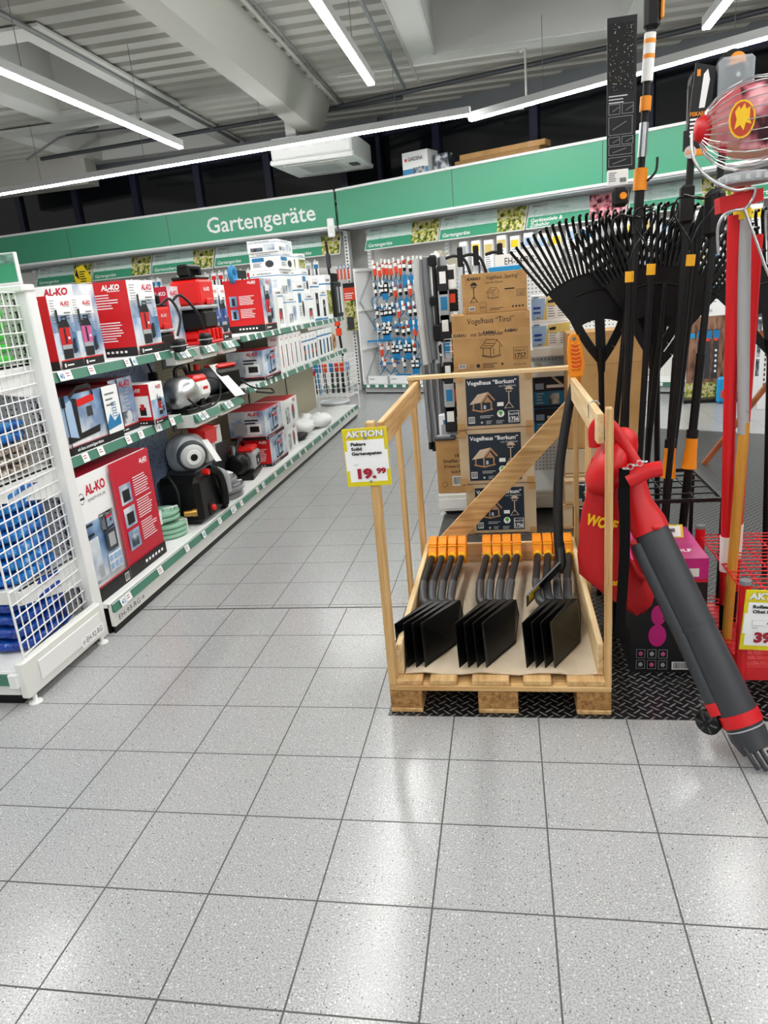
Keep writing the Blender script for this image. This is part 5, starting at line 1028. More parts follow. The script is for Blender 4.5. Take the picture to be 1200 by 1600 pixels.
def d_borkum(F, w, d, h):
    A = F['front']; u, v = w*.13, h*.06; W_, H_2 = w*.7, h*.86; A.rect(u, v, W_, H_2, 'borkum')
    A.text(u+W_*.03, v+H_2*.86, h*.075, 'Vogelhaus \u201cBorkum\u201d', 'paper', w=W_*.92, bold=.02); A.text(u+W_*.62, v+H_2*.79, h*.04, 'mit Strohdach', 'greywhite', w=W_*.32)
    birdhouse(A, u+W_*.28, v+H_2*.28, h*.42); stand(A, u+W_*.8, v+H_2*.34, h*.4)
    A.barcode(u+W_*.03, v+H_2*.06, W_*.12, H_2*.14); A.lines(u+W_*.25, v+H_2*.2, W_*.26, 2, h*.03, h*.012, 'greywhite'); A.lines(u+W_*.36, v+H_2*.09, W_*.12, 3, h*.022, h*.008, 'greywhite'); A.disc(u+W_*.28, v+H_2*.07, h*.02, 'greywhite'); A.lines(u+W_*.55, v+H_2*.09, W_*.16, 3, h*.022, h*.008, 'greywhite')
    A.disc(u+W_*.64, v+H_2*.24, h*.065, 'paper'); A.disc(u+W_*.64, v+H_2*.26, h*.035, 'limegreen'); A.rect(u+W_*.635, v+H_2*.18, .004, h*.05, 'brown'); A.rect(u+W_*.58, v+H_2*.4, W_*.12, H_2*.08, 'tagwhite')
    A.ring(u+W_*.78, v+H_2*.05, W_*.2, H_2*.24, .003, 'paper'); A.text(u+W_*.79, v+H_2*.2, h*.05, 'Bestell-Nr', 'paper', w=W_*.18); A.text(u+W_*.8, v+H_2*.08, h*.075, '1756', 'paper', w=W_*.165, bold=.03)
    for q in ((0, h*.0), (w*.9, 0), (0, h*.88), (w*.9, h*.88)): A.rect(q[0], q[1], w*.1, h*.12, 'tape')
    A.rect(0, 0, w, .003, 'brown')
GS = 'birdhouse cartons stacked behind the crate'
make_box('birdhouse_carton', 'dark labelled birdhouse carton at the bottom of the stack behind the crate', GS, -.28, .152, 4.37, 4.76, .005, .325, d_borkum, 'palecardboard')
make_box('birdhouse_carton', 'dark labelled birdhouse carton, second from the bottom of the stack', GS, -.305, .15, 4.37, 4.76, .332, .345, d_borkum, 'palecardboard', R(-1))
make_box('birdhouse_carton', 'dark labelled birdhouse carton, third of the stack behind the top crate rail', GS, -.31, .145, 4.37, 4.76, .68, .335, d_borkum, 'palecardboard', R(.5))
def d_tirol(F, w, d, h):
    A = F['front']; A.text(w*.2, h*.84, h*.1, 'Vogelhaus \u201cTirol\u201d', 'ink', w=w*.6); A.rect(0, h*.6, w, h*.13, 'tape'); A.text(w*.02, h*.64, h*.055, 'KABAU', 'navy', w=w*.16, bold=.03); A.text(w*.24, h*.63, h*.07, 'mit Strohst\u00e4nder', 'ink', w=w*.42); A.text(w*.4, h*.665, h*.05, 'KABAU', 'navy', w=w*.16, bold=.03); A.text(w*.68, h*.67, h*.05, 'KABAU', 'navy', w=w*.16, bold=.03)
    birdhouse(A, w*.5, h*.27, h*.38, line=True); A.ring(w*.78, h*.2, w*.18, h*.2, .002, 'ink'); A.text(w*.8, h*.33, h*.04, 'Artikel Nr.', 'ink', w=w*.14); A.text(w*.8, h*.22, h*.085, '1757', 'ink', w=w*.14, bold=.01)
    A.barcode(w*.07, h*.1, w*.09, h*.07); A.disc(w*.24, h*.13, h*.03, 'ink'); A.disc(w*.24, h*.13, h*.026, 'cardboard'); A.disc(w*.32, h*.13, h*.032, 'ink'); A.lines(w*.38, h*.15, w*.2, 3, h*.03, h*.01, 'ink'); A.text(w*.78, h*.1, h*.03, 'HB 2025 BA', 'ink', w=w*.16)
    for q in ((0, 0), (w*.95, 0), (0, h*.9), (w*.94, h*.88)): A.rect(q[0], q[1], w*.05, h*.1, 'tape')
    A.rect(w*.62, h*.12, .012, .012, 'ink')
make_box('birdhouse_carton', 'brown birdhouse carton with line drawing and taped middle, fourth of the stack', GS, -.315, .138, 4.37, 4.74, 1.018, .34, d_tirol, 'cardboard', R(1))
def d_sper(F, w, d, h):
    A = F['front']; A.text(w*.09, h*.84, h*.07, 'KABAU', 'ink', w=w*.2, bold=.04); A.text(w*.38, h*.83, h*.1, 'Vogelhaus \u201eSperling\u201c', 'ink', w=w*.5); A.text(w*.38, h*.73, h*.05, 'mit Silo+St\u00e4nder', 'ink', w=w*.26)
    stand(A, w*.18, h*.28, h*.5, 'ink'); birdhouse(A, w*.48, h*.36, h*.34, line=True); A.ring(w*.84, h*.36, w*.13, h*.17, .002, 'ink'); A.text(w*.86, h*.46, h*.04, 'Artikel Nr.', 'ink', w=w*.1); A.text(w*.86, h*.38, h*.07, '2983', 'ink', w=w*.09)
    A.rect(w*.66, h*.55, w*.15, h*.03, 'ink'); A.barcode(w*.1, h*.08, w*.09, h*.1); A.ring(w*.27, h*.05, w*.1, h*.22, .0015, 'ink'); A.text(w*.285, h*.12, h*.05, 'FSC', 'ink', w=w*.07, bold=.02); A.lines(w*.42, h*.1, w*.22, 2, h*.035, h*.014, 'ink')
    for i in range(4): A.disc(w*(.78+.05*i), h*.12, h*.025, 'ink')
    A.rect(w*.93, h*.72, w*.07, h*.26, 'tape'); A.rect(0, h*.66, w*.05, h*.26, 'tape'); A.rect(0, 0, w*.05, h*.2, 'tape')
make_box('birdhouse_carton', 'smaller brown birdhouse carton with line drawings on top of the stack', GS, -.238, .135, 4.4, 4.74, 1.36, .225, d_sper, 'cardboard', R(-1.5))

# ------------------------------------------------------------------ middle gondola behind the stack
t = thing('shelving_bay', 'white shelving end behind the cardboard stack, marked with an arrow code', 'shelving', (0, 4.8, 0))
b = MB(); b.box(-.5, .86, .0, .55, .13, .155, 'white', .003); b.box(-.5, .86, -.01, .0, .03, .15, 'offwhite', .006); b.box(-.48, .84, .02, .5, 0, .04, 'black')
for x in (-.47, .83): b.lathe([(.025, 0), (.01, .03)], 'white', 12, 'z', (x, .03, 0))
b.box(-.5, .86, -.014, -.01, .05, .12, 'white', .003); b.build('base', t)
b = MB(); b.box(-.46, .86, .55, .58, .13, 1.6, 'perf_xz'); b.build('back_panel', t)
b = MB(); b.box(-.5, -.44, .5, .6, 0, 1.76, 'white', .004)
for k in range(30): b.box(-.485, -.477, .498, .4995, .1+k*.05, .125+k*.05, 'darkgrey')
b.build('post', t)
for z in (.5, .96, 1.09): b = MB(); b.box(.12, .86, .02, .55, z-.02, z, 'white', .003); b.box(.12, .86, .012, .02, z-.045, z, 'offwhite'); b.build('shelf', t)
b = MB(); b.box(-.05, .34, -.005, .02, 1.60, 1.69, 'paper', .002); F = Face(b, (-.05, -.006, 1.6), (1, 0, 0), (0, 0, 1), .001); F.text(.06, .028, .042, 'EH-94-RG\u2192', 'ink', w=.22); b.box(.1, .86, .0, .03, 1.69, 1.71, 'white'); b.build('bay_code', t)
b = MB(); b.box(-.09, .11, -.01, .0, 1.47, 1.62, 'cyan', .002); F = Face(b, (-.09, -.011, 1.47), (1, 0, 0), (0, 0, 1), .001); F.text(.05, .075, .03, 'Oase', 'navy', w=.07); b.build('brand_card', t)
def d_wb(F, w, d, h):
    A = F['front']; A.rect(w*.0, h*.1, w*.38, h*.78, 'paleblue'); A.poly([(w*.3, h*.1), (w*.42, h*.9), (w*.98, h*.96), (w*.98, h*.1)], 'sand'); A.rect(w*.42, h*.1, w*.54, h*.5, 'offwhite'); A.lines(w*.45, h*.56, w*.2, 5, h*.09, h*.03, 'midgrey'); A.lines(w*.72, h*.56, w*.2, 5, h*.09, h*.03, 'midgrey')
    A.rect(w*.45, h*.7, w*.16, h*.1, 'ink'); A.rect(w*.52, h*.76, w*.1, h*.06, 'ink'); A.rect(w*.05, h*.5, w*.2, h*.08, 'deepblue'); A.rect(w*.05, h*.34, w*.2, h*.06, 'deepblue'); A.barcode(w*.12, h*.12, w*.14, h*.12); A.rect(w*.05, h*.9, w*.15, h*.05, 'toolblue')
make_box('pond_pump_carton', 'white and blue printed carton, lower of two right of the cardboard stack', None, .168, .41, 4.83, 5.1, 1.092, .165, d_wb)
make_box('pond_pump_carton', 'white and blue printed carton, upper of two right of the cardboard stack', None, .172, .40, 4.83, 5.1, 1.258, .168, d_wb, 'paper', R(-2))
def d_bl(F, w, d, h): A = F['front']; A.rect(0, 0, w, h, 'navy'); A.rect(0, h*.1, w, h*.45, 'toolblue'); A.rect(w*.45, h*.12, w*.3, h*.36, 'darkphoto'); A.rect(w*.05, h*.62, w*.25, h*.2, 'paleblue'); A.lines(w*.08, h*.46, w*.22, 4, h*.1, h*.04, 'powderblue'); A.rect(w*.38, h*.66, w*.5, h*.1, 'paper')
make_box('pond_pump_carton', 'dark blue printed carton, lower one in the shaded shelf right of the stack', None, .17, .39, 4.84, 5.1, .502, .2, d_bl, 'toolblue')
make_box('pond_pump_carton', 'dark blue printed carton, upper one in the shaded shelf right of the stack', None, .17, .39, 4.86, 5.1, .704, .2, d_bl, 'navy')
def d_gr(F, w, d, h): A = F['front']; A.rect(w*.1, h*.1, w*.8, h*.5, 'lightgrey'); A.rect(w*.2, h*.6, w*.5, h*.2, 'toolblue')
for i in range(2): b = MB(); b.prism([(0, 0), (.02, -.0), (.17, -.14), (.15, -.14)], 'liner', 'y', 0, .12); place(tag(b.build('cardboard_flap'), ['cut cardboard edge leaning on the shelf right of the stack, left one', 'cut cardboard edge leaning on the shelf right of the stack, right one'][i], 'cardboard'), (.19+i*.15, 4.84, 1.0-.02*i+.1-.105))
# long brown cartons right of the shelf
make_box('carton', 'tall plain brown carton standing behind the leaf rakes', 'brown cartons behind the leaf rakes', .36, .80, 4.5, 4.78, .50, .70, lambda F, w, d, h: (F['front'].rect(0, h*.72, w, .006, 'darkcardboard'), F['front'].rect(w*.45, 0, w*.05, h, 'tape')), 'cardboard')
make_box('carton', 'plain brown carton beneath the tall one behind the leaf rakes', 'brown cartons behind the leaf rakes', .34, .80, 4.5, 4.78, .32, .175, lambda F, w, d, h: F['front'].rect(0, h*.1, w, .006, 'brown'), 'palecardboard')
make_box('birdhouse_carton', 'birdhouse carton with dark label half hidden behind the right crate posts, upper', None, .33, .76, 4.42, 4.78, .165, .15, d_borkum, 'palecardboard')
make_box('birdhouse_carton', 'birdhouse carton with dark label half hidden behind the right crate posts, lower', None, .32, .76, 4.42, 4.78, .005, .158, d_borkum, 'palecardboard')
def d_18(F, w, d, h):
    A = F['front']; A.rect(0, h*.86, w, h*.14, 'tape')
    for i, (s_, ww) in enumerate((('1820', .3), ('OneFlat Gr', .72), ('51mm/15m', .7), ('Lot KG', .44))): A.text(w*.95, h*(.68-.1*i), h*.055, s_, 'ink', w=w*ww, align='R', bold=.02)
    A.barcode(w*.52, h*.14, w*.4, h*.18); A.disc(w*.25, h*.17, h*.05, 'ink'); A.disc(w*.25, h*.17, h*.044, 'cardboard')
make_box('carton', 'small brown carton with printed lot number left of the cardboard stack', None, -.498, -.3, 4.805, 5.1, .158, .375, d_18, 'cardboard')
make_box('appliance_carton', 'small white and blue carton standing on the brown lot number carton', None, -.47, -.32, 4.86, 5.08, .535, .16, d_gr)
b = MB(); b.box(-.08, .06, -.05, .1, 0, .02, 'darkgrey', .006); b.box(-.07, .03, -.045, .0, .02, .035, 'clearplastic', .004); place(tag(b.build('blister_pack'), 'grey clear blister lying in front of the white and blue carton', 'pack'), (-.42, 4.83, .535))
t = thing('shelving_bay', 'white perforated side of the middle gondola carrying the silver poles', 'shelving', (-.46, 5.4, 0))
b = MB(); b.box(0, .03, 0, 1.9, .02, 1.78, 'perf_yz'); b.build('side_panel', t)
b = MB(); b.box(-.02, .0, 0, 1.9, 1.74, 1.78, 'white'); b.box(-.06, .5, 0, 1.9, .02, .13, 'offwhite', .004); b.build('base', t)
# bundles hanging on the left side of that gondola
GP = 'silver poles at the left side of the middle gondola'
rd = random.Random(21)
for i in range(9):
    t = thing('telescopic_pole', 'silver pole with black tip standing at the left side of the middle gondola', 'pole', (-.545+i*.021, 4.93+.03*(i % 2), .38), 0, GP)
    b = MB(); h = .85; b.tube([(0, 0, .12), (rd.uniform(-.02, .0), 0, h)], .015, 'steel', 8); b.tube([(0, 0, h-.02), (.07, .0, h)], .003, 'white', 5); b.build('tube', t)
    b = MB(); b.tube([(0, 0, .0+.1*rd.random()), (0, 0, .14)], .014, 'black', 8); b.build('tip', t)
for i in range(10):
    b = MB(); h = .62+rd.random()*.06; b.tube(smooth([(0, 0, 0), (-.008*rd.random(), 0, -h*.3), (.02, 0, -h)], 4), .022, ['greywhite', 'lightgrey', 'paper', 'midgrey'][i % 4], 8, sx=.8); b.tube([(0, 0, -.01), (.1, 0, 0)], .003, 'white', 5)
    place(tag(b.build('wrapped_net'), 'long grey wrapped net hanging on the left side of the middle gondola', 'net', 'wrapped nets on the left side of the middle gondola'), (-.55+.019*i, 4.88+.02*(i % 3), 1.72))
for i, (x, y, z, h, lb) in enumerate(((-.44, 4.86, 1.25, .42, 'black long handled grabber hanging beside the top cardboard carton'), (-.40, 4.86, .98, .32, 'black grabber hanging below the first one at the left of the stack'), (-.52, 5.3, 1.1, .3, 'black sprayer handle hanging among the silver poles'))):
    t = thing('grabber', lb, 'grabber', (x, y, z)); b = MB(); b.tube([(0, 0, 0), (0, 0, h)], .014, 'ink', 8); b.build('tube', t); b = MB(); b.box(-.03, .03, -.02, .02, -.06, .05, 'black', .012); b.build('handle', t); b = MB(); b.box(-.04, .01, -.015, .015, h*.4, h*.4+.06, 'black', .01); b.build('slider', t); b = MB(); b.box(-.03, .02, -.02, .02, h-.01, h+.06, 'softblack', .01); b.build('jaw', t)
b = MB(); wire_grid(b, (-.4, 4.82, 1.08), (.14, 0, 0), (0, 0, .12), 3, 3, .003, 'white'); wire_grid(b, (-.4, 4.82, 1.08), (0, .2, 0), (0, 0, .12), 3, 3, .003, 'white'); wire_grid(b, (-.4, 4.82, 1.08), (.14, 0, 0), (0, .2, 0), 3, 3, .003, 'white'); tag(b.build('wire_basket'), 'small white wire basket hanging left of the stack', 'basket')
# weeders on top of the stack
for i, (x, z, lb, c_) in enumerate(((-.17, 1.62, 'black hooked garden sprayer with blue handle standing behind the top carton', 'navy'), (-.02, 1.60, 'black garden sprayer with wide handle behind the top carton, right one', 'ink'), (-.27, 1.6, 'clear tube pack with black hook standing behind the top carton, left one', 'navy'))):
    t = thing('garden_sprayer', lb, 'sprayer', (x, 4.83, 1.36))
    b = MB(); b.tube([(0, 0, 0), (0, 0, .28)], .022, 'clearplastic' if i != 1 else 'softblack', 10); b.tube([(.02, 0, 0), (.02, 0, .3)], .008, 'ink', 6); b.build('tube', t)
    b = MB(); b.tube(smooth([(-.09, 0, .34), (-.03, 0, .35), (.03, 0, .32), (.06, 0, .24), (.07, 0, .2)], 4), .01, 'ink', 7); b.box(-.015, .02, -.015, .015, .28, .4, 'softblack', .006); b.build('handle', t)
    b = MB(); b.box(.03, .08, -.02, .02, .1, .2, c_, .02); b.build('trigger', t)

rd = random.Random(33)
for i in range(14):
    b = MB(); w = .05+.03*rd.random(); h = .12+.1*rd.random(); mm = ['ink', 'paper', 'lightgrey', 'softblack'][i % 4]; b.box(-w/2, w/2, -.02, .02, -h, 0, mm, .006); b.box(-w*.3, w*.3, -.022, -.019, -h*.6, -h*.2, ['paper', 'ink', 'toolblue', 'orangered'][i % 4]); b.tube([(0, 0, -.005), (0, .5, .02)], .003, 'white', 5)
    place(tag(b.build('hanging_pack'), 'small black or white pack hanging at the left of the cardboard stack', 'pack', 'small packs hanging left of the cardboard stack'), (-.385+(i % 2)*.05, 4.84+.02*(i % 2), 1.66-.15*(i//2)))
# ------------------------------------------------------------------ black wire rack with long tools
t = thing('tool_rack', 'black wire floor rack holding the long handled tools', 'rack', (.63, 3.2, 0))
x0, x1, y0, y1, zt = -.2, .22, -.22, .28, .6
b = MB()
for q in (((x0, y0), (x1, y0)), ((x1, y0), (x1, y1)), ((x1, y1), (x0, y1)), ((x0, y1), (x0, y0))): b.bar((*q[0], zt), (*q[1], zt), .016, .016, 'blackmetal')
b.build('top_frame', t)
b = MB()
for i in range(1, 4): b.tube([(x0+(x1-x0)*i/4, y0, zt), (x0+(x1-x0)*i/4, y1, zt)], .004, 'blackmetal', 6)
for i in range(1, 5): b.tube([(x0, y0+(y1-y0)*i/5, zt), (x1, y0+(y1-y0)*i/5, zt)], .004, 'blackmetal', 6)
b.build('divider_grid', t)
for x in (x0, x1):
    for y in (y0, y1): b = MB(); b.box(x-.008, x+.008, y-.008, y+.008, 0.004, zt, 'blackmetal'); b.build('leg', t)
b = MB(); b.box(x0, x1, y0, y1, .03, .036, 'blackmetal'); b.build('base_tray', t)
# leaf rakes
def leaf_rake(loc_foot, neck, label, yaw, spread=1.0, tilt=0., tines=28, hs=1.0, roll=0.):
    foot = Vector(loc_foot); nk = Vector(neck); t = thing('leaf_rake', label, 'rake', foot, 0, 'black leaf rakes')
    b = MB(); b.tube([(0, 0, 0), tuple(nk-foot)], .0135, 'black', 10); b.build('handle', t)
    M = Matrix.Translation(nk-foot) @ Matrix.Rotation(yaw, 4, 'Z') @ Matrix.Rotation(tilt, 4, 'X') @ Matrix.Rotation(roll, 4, 'Y') @ Matrix.Scale(hs, 4)
    def fan(rlist, a0, a1, n, z_off=0):
        return [(r*math.sin(a0+(a1-a0)*i/n), z_off, r*math.cos(a0+(a1-a0)*i/n)) for r in rlist for i in range(n+1)]
    b = MB(); b.M = M
    A = R(36)*spread                                       # plate: two ring fans joined by ribs
    def sheet(r0, r1, a, n=16, curve=.0):
        vs = []
        for r, yy in ((r0, 0), (r0, .006), (r1, .006), (r1, 0)):
            for i in range(n+1):
                q = -a+2*a*i/n; vs.append((r*math.sin(q), yy-.03*(math.cos(q)-1)*0+.02*(r-.1), r*math.cos(q)))
        m = n+1; fs = []
        for i in range(n):
            for k in range(4): k2 = (k+1) % 4; fs.append((k*m+i, k*m+i+1, k2*m+i+1, k2*m+i))
        b.add(vs, fs, 'black')
    sheet(.172, .378, A); b.build('plate', t)
    b = MB(); b.M = M                                      # ribs from the neck with two openings
    b.tube([(0, 0, -.06), (0, .0, .05)], .02, 'black', 10, rads=[.016, .024]); b.bar((0, 0, .03), (0, .006, .2), .042, .012, 'black', (0, 1, 0))
    for s_ in (-1, 1):
        pts = [(0, 0, -.01), (s_*.045, 0, .055), (s_*.082, .002, .12), (s_*.112*spread, .004, .185)]
        for a_, c_ in zip(pts[:-1], pts[1:]): b.bar(a_, c_, .038, .012, 'black', (0, 1, 0))
        b.bar((s_*.0, 0, .02), (s_*.03, 0, .05), .03, .01, 'black', (0, 1, 0))
    b.build('neck', t)
    b = MB(); b.M = M; b.tube([(math.sin(-A+2*A*i/14)*.3, -.004, math.cos(-A+2*A*i/14)*.3) for i in range(3, 12)], .004, 'softblack', 5); b.build('stiffening_bead', t)
    for i in range(tines):
        q = -A*1.02+2*A*1.02*i/(tines-1); s_, c_ = math.sin(q), math.cos(q); b = MB(); b.M = M
        L = .615+.01*abs(q)
        b.tube([(.368*s_, .006, .368*c_), (.48*s_, .008, .48*c_), ((L-.03)*s_, .006, (L-.03)*c_), (L*s_, -.012, L*c_), ((L-.004)*s_, -.045, (L-.004)*c_)], .0072, 'black', 6); b.build('tine', t)
leaf_rake((.44, 3.42, .04), (.42, 3.40, 1.155), 'black plastic leaf rake with its fan spread widest to the left above the crate', 0, .99, roll=R(-2))
leaf_rake((.60, 3.36, .04), (.637, 3.36, 1.16), 'black plastic leaf rake in the middle behind the long poles', 0, 1.0, roll=R(2))
leaf_rake((.70, 3.46, .04), (.68, 3.50, 1.10), 'black plastic leaf rake hidden behind the first two', 0, 1.0, roll=R(6))
leaf_rake((1.24, 3.6, .004), (1.20, 3.62, 1.12), 'black plastic leaf rake at the right edge behind the red handles', 0, 1.0, roll=R(-8))
# long telescopic tools
def long_tool(foot, top, label, collar=None, head='pruner', r=.0165, name='telescopic_pruner'):
    foot, top = Vector(foot), Vector(top); d = (top-foot); L = d.length; t = thing(name, label, 'pruner', foot, 0, None)
    def at_(z): return tuple(d*(z/L))
    b = MB(); b.tube([at_(0), at_(L*.52)], r, 'black', 12); b.build('lower_tube', t)
    b = MB(); b.tube([at_(L*.5), at_(L*.9)], r*.8, 'softblack', 12); b.build('upper_tube', t)
    if collar is not None:
        b = MB(); pts = [at_(collar), at_(collar+.02), at_(collar+.08), at_(collar+.13)]; b.tube(pts, r, 'orange', 14, rads=[r*1.75, r*1.6, r*1.35, r*1.3]); b.tube([at_(collar+.13), at_(collar+.165)], r*1.35, 'softblack', 12); b.build('collar', t)
    return t, at_, L
t, at_, L = long_tool((.44, 3.16, .04), (.578, 3.2, 2.53), 'tallest black telescopic pruner with orange rings in front of the left windows', None, r=.017)
def ringz(z0, z1, rr, m, nm): b = MB(); b.tube([at_(z0), at_(z1)], rr, m, 14); b.build(nm, t)
ringz(1.82-.04, 1.9-.04, .026, 'orange', 'clamp'); ringz(1.62, 1.80, .019, 'softblack', 'sleeve'); ringz(1.9, 2.02, .017, 'steel', 'sleeve'); ringz(2.06, 2.11, .021, 'orange', 'ring'); ringz(2.16, 2.32, .021, 'tagwhite', 'label'); ringz(2.235, 2.25, .0216, 'orange', 'ring'); ringz(2.285, 2.3, .0216, 'orange', 'ring')
b = MB(); c_ = Vector(at_(2.42)); b.box(c_.x-.03, c_.x+.028, c_.y-.025, c_.y+.025, c_.z-.09, c_.z+.06, 'softblack', .014); b.box(c_.x+.028, c_.x+.04, c_.y-.02, c_.y+.02, c_.z-.06, c_.z+.04, 'orange', .004); b.build('gear_head', t)
b = MB(); c_ = Vector(at_(2.5)); b.prism([(c_.x-.03, c_.z-.04), (c_.x+.03, c_.z-.04), (c_.x+.05, c_.z+.03), (c_.x+.1, c_.z+.05), (c_.x+.1, c_.z+.09), (c_.x-.03, c_.z+.08)], 'darkgrey', 'y', c_.y-.02, c_.y-.01); b.lathe([(.014, c_.y-.024), (.01, c_.y-.028)], 'orange', 12, 'y', (c_.x+.0, 0, c_.z+.03)); b.build('cutting_head', t)
b = MB(); c_ = Vector(at_(2.5)); b.box(c_.x-.05, c_.x+.12, c_.y-.04, c_.y+.02, c_.z-.03, c_.z+.1, 'clearplastic', .01); b.build('blister_cover', t)
b = MB(); c_ = Vector(at_(1.84)); b.tube(smooth([(c_.x+.02, c_.y-.02, c_.z-.03), (c_.x+.05, c_.y-.03, c_.z-.0), (c_.x+.055, c_.y-.03, c_.z+.05)], 4), .005, 'ink', 6); b.build('lever', t)
# hanging cardboard sleeve card
t = thing('instruction_card', 'tall black hanging card with small pictograms beside the tallest pruner', 'card', (.455, 3.13, 1.86))
b = MB(); b.box(-.05, .055, -.004, .004, .03, .545, 'ink', .001); F = Face(b, (-.05, -.0045, .03), (1, 0, 0), (0, 0, 1)); rd = random.Random(4)
F.rect(.004, .27, .09, .225, 'softblack')
for i in range(90): F.rect(.006+rd.random()*.085, .275+rd.random()*.215, .0025, .0025, ['lightgrey', 'brown', 'paper', 'midgrey'][i % 4]) if False else None
k_ = 1
F.k += 1; kk = F.k
for i in range(90): a_, b_ = .006+rd.random()*.085, .275+rd.random()*.215; F.poly([(a_, b_), (a_+.0025, b_), (a_+.0025, b_+.0025), (a_, b_+.0025)], ['lightgrey', 'tape', 'paper', 'midgrey'][i % 4], kk)
F.lines(.006, .255, .07, 3, .011, .004, 'greywhite')
for j, (zz, hh, nn_) in enumerate(((.195, .035, 2), (.125, .062, 1), (.09, .028, 2), (.055, .03, 1), (.015, .032, 1))):
    for i in range(nn_): F.ring(.006+i*.048, zz, .09/nn_-.004, hh, .0012, 'lightgrey'); F.line(.02+i*.048, zz+hh*.3, .02+i*.048+.05/nn_, zz+hh*.7, .003, 'midgrey')
b.build('card', t)
b = MB(); b.box(-.048, .03, -.005, .005, -.02, .035, 'tagwhite', .001); F = Face(b, (-.048, -.0055, -.02), (1, 0, 0), (0, 0, 1)); F.lines(.006, .042, .03, 5, .007, .003, 'midgrey'); F.barcode(.045, .006, .026, .02); b.build('label', t)
b = MB(); b.box(-.03, .03, -.02, .02, -.1, -.03, 'softblack', .012); b.lathe([(.014, -.02), (.012, -.028)], 'orange', 14, 'y', (.01, 0, -.062)); b.build('cutting_head', t)
t, at_, L = long_tool((.64, 3.12, .04), (.735, 3.18, 2.20), 'black telescopic pruner with an orange half collar between the rakes and the red handles', .62, r=.018)
b = MB(); c_ = Vector(at_(L*.985)); b.lathe([(.04, c_.y-.03), (.046, c_.y), (.04, c_.y+.03)], 'softblack', 22, 'y', (c_.x+.015, 0, c_.z-.0)); b.box(c_.x-.03, c_.x+.03, c_.y-.025, c_.y+.025, c_.z-.18, c_.z, 'softblack', .014); b.build('gear_head', t)
b = MB(); c_ = Vector(at_(1.7)); b.box(c_.x-.03, c_.x+.02, c_.y-.03, c_.y+.02, c_.z-.06, c_.z+.08, 'softblack', .01); b.build('slider', t)
t, at_, L = long_tool((.70, 3.10, .04), (.86, 3.2, 2.22), 'black telescopic pruner with a full orange collar nearest the red handles', .66, r=.018)
b = MB(); c_ = Vector(at_(L*1.0)); b.lathe([(.042, c_.y-.035), (.044, c_.y), (.042, c_.y+.03)], 'softblack', 22, 'y', (c_.x-.005, 0, c_.z)); b.lathe([(.03, c_.y-.036), (.026, c_.y-.046)], 'orange', 20, 'y', (c_.x+.01, 0, c_.z)); b.build('gear_head', t)
b = MB(); c_ = Vector(at_(1.68)); b.box(c_.x-.045, c_.x+.03, c_.y-.03, c_.y+.02, c_.z-.1, c_.z+.08, 'softblack', .02); b.build('slider', t)
# saw card and clear blister above
t = thing('saw_pack', 'black card pack with a picture of a saw blade hanging above the black tools', 'pack', (.735, 3.12, 1.93))
b = MB(); b.prism([(-.05, 0), (.025, 0), (.05, .27), (-.02, .29)], 'ink', 'y', -.005, .005); F = Face(b, (-.05, -.0055, 0), (1, 0, 0), (0, 0, 1)); F.poly([(.045, .14), (.065, .14), (.08, .23), (.072, .265), (.058, .25)], 'paper'); F.rect(.035, .245, .012, .022, 'orange'); F.text(.015, .115, .014, 'FISKARS', 'orange', w=.055, bold=.02); F.lines(.015, .1, .05, 5, .0135, .007, 'paper', rag=.5); b.box(-.055, -.03, -.007, .006, -.0, .07, 'ink', .002); b.lathe([(.022, -.006), (.022, -.009)], 'greywhite', 16, 'y', (-.03, 0, -.005)); b.build('card', t)
b = MB(); F = Face(b, (-.052, -.0095, -.02), (1, 0, 0), (0, 0, 1)); F.text(.006, .009, .014, '2in1', 'orange', w=.03, bold=.03); b.box(-.012, .03, -.006, -.001, -.02, .005, 'orange', .002); b.build('badge', t)
t = thing('pruner_pack', 'clear plastic blister with grey hooked pruner blade right of the saw card', 'pack', (.845, 3.1, 1.95))
b = MB(); b.box(-.055, .065, -.02, .02, -.02, .27, 'clearplastic', .012); b.build('blister', t)
b = MB(); b.prism([(-.03, .24), (.03, .25), (.045, .17), (.035, .12), (.02, .16), (-.0, .18), (-.04, .14)], 'darkgrey', 'y', -.004, .004); b.prism([(-.01, .16), (.01, .16), (-.01, .1), (.02, .05), (.04, .03), (.0, .03), (-.03, .09)], 'steel', 'y', -.006, -.002); b.lathe([(.01, -.006), (.008, -.01)], 'steel', 12, 'y', (.01, 0, .21)); b.build('blade', t)
# weeding tools with wire loops and yellow ferrules
def loop_tool(foot, top, label, flip=1):
    foot, top = Vector(foot), Vector(top); d = top-foot; t = thing('weeding_tool', label, 'weeder', foot, 0, 'loop weeders in the black rack')
    b = MB(); b.tube([(0, 0, 0), tuple(d)], .0125, 'black', 10); b.build('handle', t)
    b = MB(); b.tube([tuple(d*.985), tuple(d*1.012)], .0165, 'capyellow', 12); b.build('ferrule', t)
    e = d*1.01; b = MB(); b.tube([tuple(e), tuple(e+Vector((0, 0, .045)))], .007, 'blackmetal', 7)
    b.tube([tuple(e+Vector(v)) for v in smooth([(0, 0, .04), (-.03, 0, .09), (-.065, 0, .15), (-.055, -.01, .2), (-.0, -.02, .2), (.03*flip, -.03, .19)], 4)], .0038, 'blackmetal', 6)
    b.tube([tuple(e+Vector(v)) for v in smooth([(0, 0, .04), (.025, 0, .1), (.075, 0, .16), (.085, -.01, .21), (.03, -.02, .19), (-.04*flip, -.03, .21)], 4)], .0038, 'blackmetal', 6); b.build('wire_loop', t)
loop_tool((.47, 3.06, .04), (.478, 3.02, 1.5), 'weeding tool with yellow ferrule, leftmost of three before the rake fans', 1)
